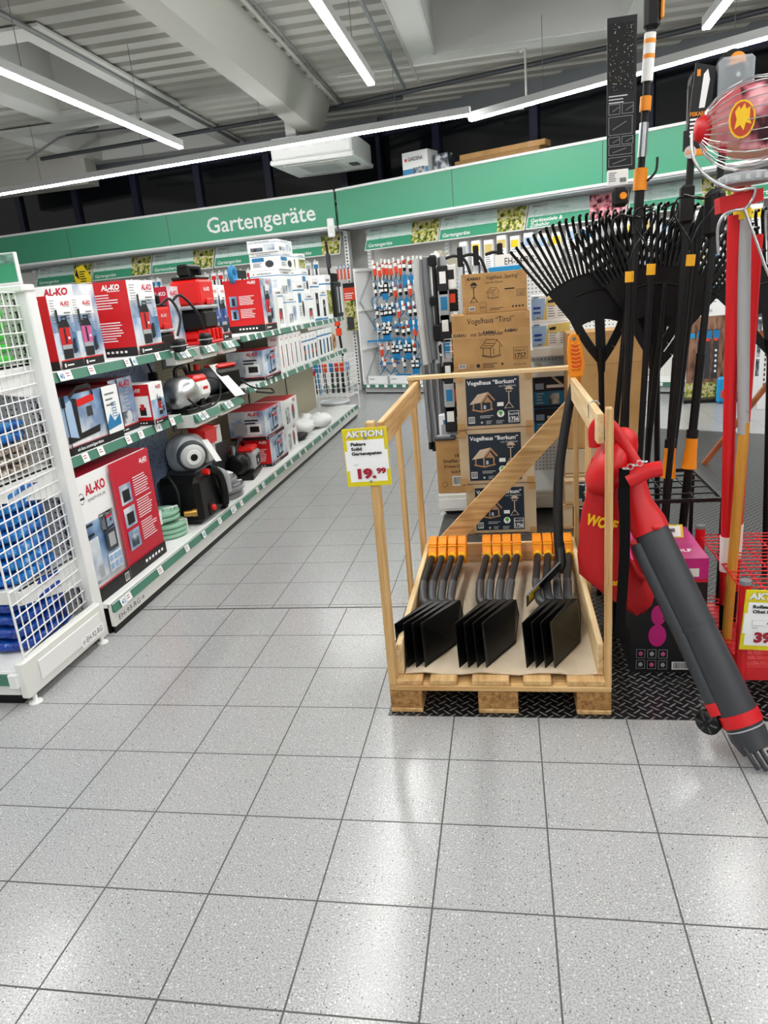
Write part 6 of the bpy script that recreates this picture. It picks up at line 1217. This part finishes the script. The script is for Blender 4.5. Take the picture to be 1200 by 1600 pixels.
loop_tool((.50, 3.02, .04), (.553, 3.0, 1.52), 'weeding tool with yellow ferrule, middle of three before the rake fans', -1)
loop_tool((.60, 3.02, .04), (.69, 2.98, 1.54), 'weeding tool with yellow ferrule, rightmost of three before the rake fans', 1)
# plain black broom handles behind
for i, (f_, t_) in enumerate((((.40, 3.3, .04), (.52, 3.32, 1.4)), ((.56, 3.3, .04), (.665, 3.3, 1.45)), ((.66, 3.28, .04), (.80, 3.3, 1.72)))):
    b = MB(); b.tube([(0, 0, 0), tuple(Vector(t_)-Vector(f_))], .013, 'black', 10); b.tube([tuple((Vector(t_)-Vector(f_))), tuple((Vector(t_)-Vector(f_))*1.01)], .011, 'softblack', 10); place(tag(b.build('black_pole'), ['plain black handle at the left of the black rack', 'plain black handle in the middle of the black rack', 'plain black handle at the right of the black rack reaching highest'][i], 'pole', 'plain poles in the black rack'), f_)

# ------------------------------------------------------------------ red rack at the right edge
t = thing('tool_rack', 'red wire floor rack with pan base at the right edge', 'rack', (.77, 2.4, 0))
for x in (0, .78):
    for y in (0, .59):
        b = MB(); b.tube([(x, y, .004), (x, y, .475)], .0195, 'red', 14); b.build('post', t); b = MB(); b.lathe([(.0205, .475), (.018, .488)], 'midgrey', 14, 'z', (x, y, 0)); b.build('cap', t)
b = MB()
for i in range(12): b.tube([(i*.071, -.0, .44), (i*.071, .59, .44)], .0035, 'red', 6)
for i in range(17): b.tube([(0, i*.0369, .445), (.78, i*.0369, .445)], .0028, 'red', 6)
b.build('top_grid', t)
b = MB(); b.box(.0, .78, .0, .59, .125, .132, 'red'); b.box(.0, .78, -.004, .0, .11, .16, 'red'); b.box(-.004, 0, 0, .59, .11, .16, 'red'); b.build('pan', t)
b = MB()
for i in range(12): b.tube([(i*.071, 0, .165), (i*.071, .59, .165)], .003, 'red', 6)
for i in range(17): b.tube([(0, i*.0369, .168), (.78, i*.0369, .168)], .0025, 'red', 6)
b.build('bottom_grid', t)
b = MB(); F = aktion(b, .16, .222, [('Rollsammler', .6), ('Obst inkl. Stiel', .72)], '39.', '99'); F.rect(.03, .095, .1, .02, 'paper'); F.ring(.03, .095, .07, .02, .0006, 'lightgrey'); F.text(.075, .098, .014, '49.99', 'ink', w=.045, bold=.03)
place(tag(b.build('price_sign'), 'yellow and white special offer sign fixed to the red rack at the right edge', 'price sign'), (.752, 2.372, .245), rot=(0, R(3), 0))
# red and wooden long handles in the red rack
def red_handle(foot, top, label, r=.019, low=.22, st=True):
    foot, top = Vector(foot), Vector(top); d = top-foot; L = d.length; t = thing('garden_tool', label, 'tool', foot, 0, 'red handled tools in the red rack')
    def a_(z): return tuple(d*(z/L))
    b = MB(); b.tube([a_(.14), a_(L)], r, 'red', 12, rads=[r*.92, r*1.0]); b.build('tube', t); b = MB(); b.tube([a_(0), a_(.14)], r*.9, 'black', 12); b.build('foot_cap', t)
    if st: b = MB(); b.tube([a_(low+.06), a_(low+.2)], r*1.06, 'tagwhite', 12); b.build('label', t)
    return t
red_handle((.80, 2.7, .13), (.735, 2.62, 1.66), 'red tool handle left of the wooden one in the red rack', .022)
red_handle((.86, 2.82, .13), (.855, 2.78, 1.6), 'red tool handle right behind the wooden one in the red rack', .02)
red_handle((.965, 2.72, .13), (1.02, 2.7, 1.85), 'red tool handle second from the right edge', .02)
red_handle((1.0, 2.66, .13), (.995, 2.55, 1.75), 'red tool handle at the right edge of the picture', .024)
t = thing('fruit_picker_pole', 'wooden handle with silver sleeve and red hook head in the red rack', 'handle', (.785, 2.62, .145))
b = MB(); b.tube([(0, 0, 0), (.018, .0, .84)], .0175, 'ashwood_z', 14); b.build('shaft', t)
b = MB(); b.tube([(.016, 0, .8), (-.025, 0, 1.53)], .022, 'aluminium', 14, rads=[.0175, .024]); b.lathe([(.004, -.022), (.003, -.026)], 'chrome', 8, 'y', (.02, 0, .88)); b.lathe([(.004, -.022), (.003, -.026)], 'chrome', 8, 'y', (.014, 0, .96)); b.build('sleeve', t)
b = MB(); b.tube([(-.025, 0, 1.5), (-.028, 0, 1.53)], .027, 'yellow', 14); b.tube([(-.028, 0, 1.535), (-.03, 0, 1.55)], .025, 'yellow', 14); b.tube([(-.028, 0, 1.55), (-.034, 0, 1.64)], .03, 'red', 14, rads=[.028, .022]); F = Face(b, (-.04, -.0285, 1.56), (1, 0, 0), (0, 0, 1)); F.poly([(.005, .02), (.012, .0), (.019, .02), (.012, .05)], 'wolfyellow'); b.build('head_socket', t)
# roller collector: wire ball basket with red hub and card, white bag
t = thing('fruit_collector', 'ball shaped wire fruit collector with red hub and printed card at the top right', 'collector', (.70, 2.5, 1.90))
cx = Vector((.04, 0, 0)); rx, rz_ = .15, .125
b = MB()
for i in range(26):
    ph = 2*math.pi*i/26; pts = []
    for k in range(13):
        u_ = -math.pi/2+math.pi*k/12; pts.append((cx.x+rx*math.sin(u_), .105*math.cos(u_)*math.cos(ph), rz_*math.cos(u_)*math.sin(ph)+.01*math.sin(u_)))
    b.tube(pts, .0015, 'chrome', 5, cap=False)
b.build('wire_ball', t)
b = MB(); b.lathe([(.01, -.155), (.03, -.15), (.042, -.128), (.045, -.118), (.03, -.112)], 'red', 8, 'x', (.03, 0, 0)); b.build('hub', t)
b = MB(); vs = []
A_ = []
for i in range(10):
    for j in range(7):
        u_ = -1.25+2.5*i/9; w_ = -1.1+2.2*j/6; A_.append((cx.x+rx*.95*math.sin(u_), -.098*math.cos(u_)*math.cos(w_*.9), rz_*.95*math.cos(u_)*math.sin(w_)))
fs1 = [(i*7+j, i*7+j+1, (i+1)*7+j+1, (i+1)*7+j) for i in range(9) for j in range(6)]
for f_ in fs1: b.add([A_[k] for k in f_], [(0, 1, 2, 3)], 'netred' if f_[0]//7 < 3 else ('pelt' if (f_[0] % 7) > 0 else 'netred'))
b.build('card', t)
b = MB(); F = Face(b, (-.055, -.098, -.05), (1, 0, 0), (0, 0, 1), .0)
F.st = .0008
n_ = 22
for (r1_, r2_, m_) in ((.036, .05, 'wolfyellow'), (.031, .045, 'netred')): F.disc(.035, .05, r1_, m_, r2_)
F.poly([(.015, .07), (.025, .085), (.03, .075), (.04, .09), (.045, .075), (.055, .08), (.055, .05), (.06, .035), (.045, .04), (.04, .02), (.03, .035), (.015, .025), (.02, .05)], 'wolfyellow'); b.build('emblem', t)
b = MB(); F = Face(b, (.03, -.104, -.085), (1, 0, 0), (0, 0, 1), .0005); F.text(.0, .0, .012, 'WOLF', 'pinkskin', w=.05, bold=.03); F.disc(.06, .006, .009, 'pinkskin'); b.build('lettering', t)

b = MB(); b.tube(smooth([(-.135, -.02, -.01), (-.13, -.03, -.08), (-.09, -.05, -.14), (-.02, -.05, -.18), (.04, -.04, -.18), (.04, -.03, -.21), (.02, -.03, -.235)], 6), .005, 'chrome', 7)
b.tube(smooth([(.02, -.03, -.235), (.06, -.04, -.34), (.1, -.05, -.44), (.14, -.05, -.46), (.19, -.05, -.4), (.2, -.05, -.3)], 6), .0045, 'chrome', 7)
b.tube(smooth([(.09, -.04, -.22), (.1, -.05, -.3), (.13, -.05, -.31), (.15, -.05, -.27), (.14, -.05, -.22)], 6), .0055, 'chrome', 7)
b.tube(smooth([(.02, -.03, -.235), (-.03, -.03, -.24), (-.05, -.02, -.28), (-.045, -.02, -.36)], 5), .0045, 'chrome', 7); b.build('hook_wires', t)
b = MB(); b.prism([(-.052, -.195), (.07, -.18), (.072, -.215), (.03, -.225), (.0, -.235), (-.048, -.24)], 'fabricred', 'y', -.03, .03); b.build('red_bracket', t)
b = MB(); b.blob((.21, -.02, -.2), .075, .06, .17, 'towelwhite', 14, 10, .18, .9, 5); b.build('picking_bag', t)
b = MB(); b.lathe([(.075, 0), (.08, .02), (.06, .03)], 'lightgrey', 22, 'z', (.03, .02, -.16))
for i in range(18): a_ = i*20; b.box(.03+.078*math.cos(R(a_))-.006, .03+.078*math.cos(R(a_))+.006, .02+.078*math.sin(R(a_))-.006, .02+.078*math.sin(R(a_))+.006, -.155, -.14, 'greywhite')
b.build('perforated_ring', t)

# ------------------------------------------------------------------ leaf blower leaning on the crate
t = thing('leaf_blower', 'red and grey leaf blower vacuum leaning against the right crate post', 'leaf blower', (.73, 2.08, 0))
def WB(b): b.M = Matrix.Translation((-.73, -2.08, 0)); return b
A0 = Vector((.449, 2.40, .70)); A1 = Vector((.587, 2.255, .385)); A2 = Vector((.687, 2.14, .148)); dd = (A2-A1).normalized(); du = (A1-A0).normalized()
b = WB(MB()); b.tube([tuple(A0), tuple(A1)], .054, 'slategrey', 24, rads=[.057, .056]); b.tube([tuple(A1-du*.012), tuple(A1)], .059, 'slategrey', 24); b.build('upper_tube', t)
b = WB(MB()); b.tube([tuple(A1), tuple(A2)], .056, 'slategrey', 24, rads=[.055, .06]); o2 = Vector((-.056, .0, -.012)); b.tube([tuple(A0+o2+du*.06), tuple(A1+o2), tuple(A2+o2-dd*.03)], .026, 'slategrey', 14); b.build('lower_tube', t)
b = WB(MB()); b.tube([tuple(A2), tuple(A2+dd*.04)], .063, 'red', 24); b.tube([tuple(A2+o2-dd*.04), tuple(A2+o2+dd*.0)], .028, 'red', 14); b.build('red_clamp', t)
b = WB(MB()); A3 = A2+dd*.04; A4 = Vector((.735, 2.075, .048)); b.tube([tuple(A3), tuple(A3+dd*.04), tuple(A4)], .055, 'slategrey', 24, rads=[.058, .058, .047])
e_ = (A4-A3).normalized()
for k in range(4):
    off = Vector((-.036+k*.025, -.03+.004*k, -.006*k)); b.tube([tuple(A4+off-e_*.03), tuple(A4+off+e_*.02+Vector((.004, -.01, 0))), tuple(A4+off+e_*.04+Vector((.006, .0, .0)))], .007, 'slategrey', 7)
b.tube([tuple(A3+dd*.01), tuple(A3+dd*.014)], .0595, 'lightgrey', 24); b.build('nozzle', t)
b = WB(MB()); b.M = b.M @ Matrix.Translation((.615, 2.16, .10)) @ Matrix.Rotation(R(50), 4, 'Z'); b.lathe([(.018, -.03), (.04, -.026), (.04, .0), (.018, .004)], 'black', 22, 'x')
for k in range(6): b.tube([(-.029, .012*math.cos(k*1.05), .012*math.sin(k*1.05)), (-.029, .034*math.cos(k*1.05), .034*math.sin(k*1.05))], .004, 'darkgrey', 5)
b.build('wheel', t)
b = WB(MB()); pc = [A0+du*.03, A0-du*.005, Vector((.416, 2.42, .77)), Vector((.396, 2.44, .87))]; b.tube([tuple(p) for p in pc], .06, 'red', 24, rads=[.0615, .061, .05, .044]); b.box(.45, .475, 2.325, 2.345, .70, .716, 'red', .005); b.build('red_cone', t)
b = WB(MB()); b.M = b.M @ Matrix.Translation((.335, 2.475, .885)) @ Matrix.Rotation(R(-62), 4, 'Y'); b.lathe([(.03, -.05), (.085, -.04), (.105, -.01), (.105, .03), (.08, .05), (.03, .055)], 'red', 26, 'z'); b.build('fan_housing', t)
b = WB(MB()); b.blob((.375, 2.49, .955), .055, .05, .06, 'red', 16, 10, 0, .8); b.build('motor_cover', t)
b = WB(MB()); b.tube(smooth([(.285, 2.47, .96), (.283, 2.46, 1.02), (.305, 2.45, 1.052), (.338, 2.44, 1.03), (.378, 2.42, .965), (.415, 2.39, .90)], 6), .02, 'red', 12, sx=.8); b.build('main_handle', t)
b = WB(MB()); b.tube(smooth([(.372, 2.34, .868), (.4, 2.34, .882), (.44, 2.34, .9), (.476, 2.34, .905)], 4), .025, 'red', 14); b.tube([(.405, 2.4, .9), (.42, 2.345, .893)], .026, 'red', 12); b.build('front_handle', t)
b = WB(MB())
for k in range(5): x = .362+k*.014; z = .918+k*.005; b.tube([tuple(p) for p in arc((x, 2.31, z), .009, 0, 360, 10, 'xz' if k % 2 else 'xy')], .0022, 'chrome', 5, closed=True)
b.build('chain', t)
b = WB(MB())
pts = smooth([(.360, 2.33, .915), (.362, 2.33, .84), (.366, 2.335, .65), (.362, 2.34, .5), (.355, 2.345, .36), (.352, 2.35, .30)], 6)
for p, q in zip(pts[:-1], pts[1:]): b.bar(p, q, .034, .004, 'strap', (0, 1, 0))
b.build('shoulder_strap', t)
# collecting bag: a hanging cloth shape behind the crate posts
rd = random.Random(9); b = WB(MB())
prof_ = [(.90, .30, .03), (.85, .30, .04), (.79, .30, .052), (.72, .295, .06), (.64, .30, .07), (.55, .315, .085), (.48, .335, .10), (.44, .37, .10), (.40, .40, .085), (.35, .425, .05), (.325, .43, .02)]
ring_n = 20; vs = []
for k, (z, cx_, rr) in enumerate(prof_):
    for j in range(ring_n):
        a_ = 2*math.pi*j/ring_n; w_ = 1+.12*math.sin(a_*5+k*.9)+.05*math.sin(a_*9+k*2); vs.append((cx_+.01+rr*math.cos(a_)*w_, 2.50+rr*.5*math.sin(a_)*w_, z+.01*math.sin(a_*3+k)))
b.add(vs, [(k*ring_n+j, k*ring_n+(j+1) % ring_n, (k+1)*ring_n+(j+1) % ring_n, (k+1)*ring_n+j) for k in range(len(prof_)-1) for j in range(ring_n)]+[tuple(range(ring_n)), tuple(range((len(prof_)-1)*ring_n, len(prof_)*ring_n))], 'fabricred', True); b.build('collecting_bag', t)
b = WB(MB()); F = Face(b, (.25, 2.455, .69), (.94, 0, -.3), (.3, 0, .94)); F.text(0, 0, .038, 'WOLF', 'wolfyellow', w=.11, bold=.05); b.build('bag_lettering', t)
b = WB(MB()); F = Face(b, (.325, 2.44, .46), (1, 0, 0), (0, 0, 1)); F.text(.0, .0, .024, 'Garten', 'wolfyellow', w=.07, bold=.03); b.build('bag_lettering', t)
b = WB(MB()); b.tube(smooth([(.42, 2.45, .62), (.44, 2.46, .56), (.47, 2.47, .52), (.5, 2.48, .5)], 4), .03, 'fabricred', 10, rads=[.02+.002*i for i in range(13)]); b.build('bag_sleeve', t)
# blower carton
def d_blow(F, w, d, h):
    A = F['front']; A.rect(0, 0, w, h*.8, 'ink'); A.rect(0, h*.8, w, h*.2, 'crimson'); A.rect(w*.0, h*.83, w, h*.17, 'magenta'); A.text(w*.12, h*.66, h*.06, 'BV 2700 E', 'lightgrey', w=w*.8, bold=.03); A.rect(w*.72, h*.85, w*.16, h*.07, 'offwhite')
    A.disc(w*.37, h*.52, w*.1, 'magenta', h*.09); A.disc(w*.36, h*.34, w*.12, 'magenta', h*.1); A.poly([(w*.42, h*.5), (w*.52, h*.53), (w*.86, h*.24), (w*.78, h*.2)], 'slategrey'); A.rect(w*.74, h*.22, w*.06, h*.03, 'magenta')
    for i in range(3):
        for j in range(2): A.ring(w*(.08+.15*i), h*(.04+.1*j), w*.12, h*.08, .0015, 'lightgrey'); A.disc(w*(.14+.15*i), h*(.08+.1*j), w*.03, 'pinkpump' if (i+j) % 2 else 'lightgrey', h*.02)
    A.barcode(w*.56, h*.04, w*.24, h*.07); T = F['top']; T.rect(0, 0, w, d, 'magenta'); T.text(w*.5, d*.2, .03, 'WOLF', 'paper', w=w*.35, bold=.03); T.rect(w*.05, d*.55, w*.9, d*.42, 'magenta')
    Rr = F['right']; Rr.rect(0, 0, d, h*.8, 'darkgrey'); Rr.rect(0, h*.8, d, h*.2, 'magenta')
make_box('blower_carton', 'black and magenta leaf blower carton standing on the mat behind the grey tube', None, .438, .712, 2.63, 3.0, .005, .475, d_blow, 'ink')
b = MB(); b.box(0, .14, 0, .002, 0, .055, 'signyellow'); F = Face(b, (0, -.0005, 0), (1, 0, 0), (0, 0, 1)); F.rect(.01, .004, .12, .045, 'paper'); F.text(.05, .012, .03, '99', 'ink', w=.03); F.barcode(.09, .02, .02, .02); place(tag(b.build('price_card'), 'yellow price card lying on top of the magenta carton', 'price sign'), (.535, 2.86, .482), rot=(R(-35), 0, 0))

# ------------------------------------------------------------------ far right: displays, bird house, white walls
def board(name, label, x0, x1, y, z0, z1, draw, rz=0., m='paper', cat='display'):
    b = MB(); w = x1-x0; b.box(0, w, 0, .04, z0, z1, m, .004); draw(Face(b, (0, -.001, z0), (1, 0, 0), (0, 0, 1)), w, z1-z0); o = b.build(name); place(o, (x0, y, 0), rz); return tag(o, label, cat)
def d_log(F, w, h):
    F.rect(0, 0, w, h, 'paper'); F.rect(0, 0, w, h*.86, 'logphoto')
    for i in range(3): F.rect(w*(.26+.2*i), h*.2, w*.14, h*.52, 'darkgrey'); F.rect(w*(.26+.2*i), h*.62, w*.16, h*.09, 'toolblue'); F.rect(w*(.28+.2*i), h*.6, w*.1, h*.03, 'orangered')
    for k in range(5): F.disc(w*.74, h*(.5-.055*k), w*.03, 'paper', h*.014)
    F.rect(0, 0, w, h*.16, 'gardenphoto'); F.rect(w*.03, h*.64, w*.16, h*.05, 'cyan'); F.rect(w*.2, h*.9, w*.4, h*.03, 'greywhite')
board('display_board', 'tall cardboard display with log photo and battery tools behind the red handles', 2.08, 2.5, 9.0, .04, 1.12, d_log, R(-6))
b = MB(); b.box(-.02, .62, -.15, .3, 0.002, .04, 'black'); place(tag(b.build('display_plinth'), 'black base under the log photo display', 'base'), (2.06, 8.97, 0), R(-6))
def d_pic(F, w, h):
    F.rect(0, 0, w, h, 'paper')
    for k in range(4): F.rect(w*.15, h*(.2+.17*k), w*.3, h*.15, 'darkphoto'); F.rect(w*.52, h*(.2+.17*k), w*.3, h*.15, 'fadeprint')
board('display_board', 'white display board with small pictures at the right edge behind the bird house', 2.7, 3.2, 8.8, .02, 1.3, d_pic, R(-6))
t = thing('grass_trimmer', 'cyan and white battery trimmer standing before the log photo display', 'trimmer', (2.44, 8.72, .004))
b = MB(); b.box(-.09, .05, -.03, .03, 0, .3, 'cyan', .03); b.box(-.06, -.0, -.035, .0, .05, .16, 'orangered', .02); b.build('body', t); b = MB(); b.tube([(.0, 0, .3), (.06, 0, .75)], .018, 'white', 8); b.build('pole', t); b = MB(); b.box(.03, .1, -.03, .03, .75, .86, 'orangered', .01); b.box(.04, .09, -.03, .03, .86, 1.1, 'ink', .01); b.build('battery', t)
# rake display: row of fan rakes lying on a low shelf
t = thing('fan_rake', 'steel fan rake head seen between the rake handles near the rear wall', 'rake', (1.12, 9.3, .3))
b = MB()
for i in range(17): q = R(-48+6*i); b.tube([(0, 0, .32), (.32*math.sin(q), -.03, .32-.32*math.cos(q)), (.33*math.sin(q), -.07, .31-.32*math.cos(q))], .003, 'darkgrey', 5)
b.build('tines', t); b = MB(); b.tube([(0, 0, .3), (0, .05, 1.2)], .014, 'ashwood_z', 8); b.build('handle', t)
b = MB(); b.box(-.6, .6, -.01, .0, 0.02, .26, 'greywhite'); wire_grid(b, (-.6, -.02, .26), (1.2, 0, 0), (0, 0, .12), 24, 3, .003, 'darkgrey'); place(tag(b.build('low_barrier'), 'dark wire edge on the rear wall base behind the rake handles', 'rail'), (1.2, 9.25, .0), R(-24))
# wooden bird house on legs
t = thing('bird_house', 'reddish wooden bird house on angled legs at the right edge', 'bird house', (2.12, 5.95, 0))
b = MB(); b.bar((-.42, 0, 1.17), (.12, 0, 1.38), .42, .02, 'birdwood'); b.bar((.66, 0, 1.17), (.12, 0, 1.38), .42, .02, 'birdwood'); b.build('roof', t)
b = MB(); b.box(-.28, .5, -.17, .17, .98, 1.0, 'birdwood'); b.box(-.28, .5, -.18, -.17, .98, 1.03, 'birdwood'); b.build('floor', t)
for x in (-.22, .44):
    for y in (-.15, .12): b = MB(); b.box(x-.015, x+.015, y, y+.03, 1.0, 1.24, 'birdwood'); b.build('post', t)
for p, q in (((.1, 0, .95), (-.6, -.05, .005)), ((.12, 0, .95), (.42, -.05, .005)), ((.11, 0, .95), (.12, .4, .005))): b = MB(); b.bar(p, q, .035, .035, 'birdwood', (0, 1, 0)); b.build('leg', t)
b = MB(); b.box(.06, .16, -.05, .05, .7, .98, 'birdwood'); b.build('stem', t)
# white post with price tag behind
b = MB(); b.box(-.09, .09, -.02, .02, 0, 1.6, 'white', .004)
for k in range(26): b.box(-.05, -.035, -.0215, -.02, .2+k*.052, .23+k*.052, 'darkgrey'); b.box(.03, .045, -.0215, -.02, .2+k*.052, .23+k*.052, 'darkgrey')
b.box(-.1, .06, -.03, -.022, 1.18, 1.36, 'paper', .002); F = Face(b, (-.1, -.031, 1.18), (1, 0, 0), (0, 0, 1)); F.ring(.01, .01, .14, .16, .006, 'deepblue'); F.lines(.03, .14, .1, 4, .025, .01, 'midgrey'); F.rect(.05, .03, .06, .02, 'ink')
place(tag(b.build('slotted_post'), 'white slotted post with price tag behind the red handles', 'post'), (2.72, 8.2, 0), R(-10))
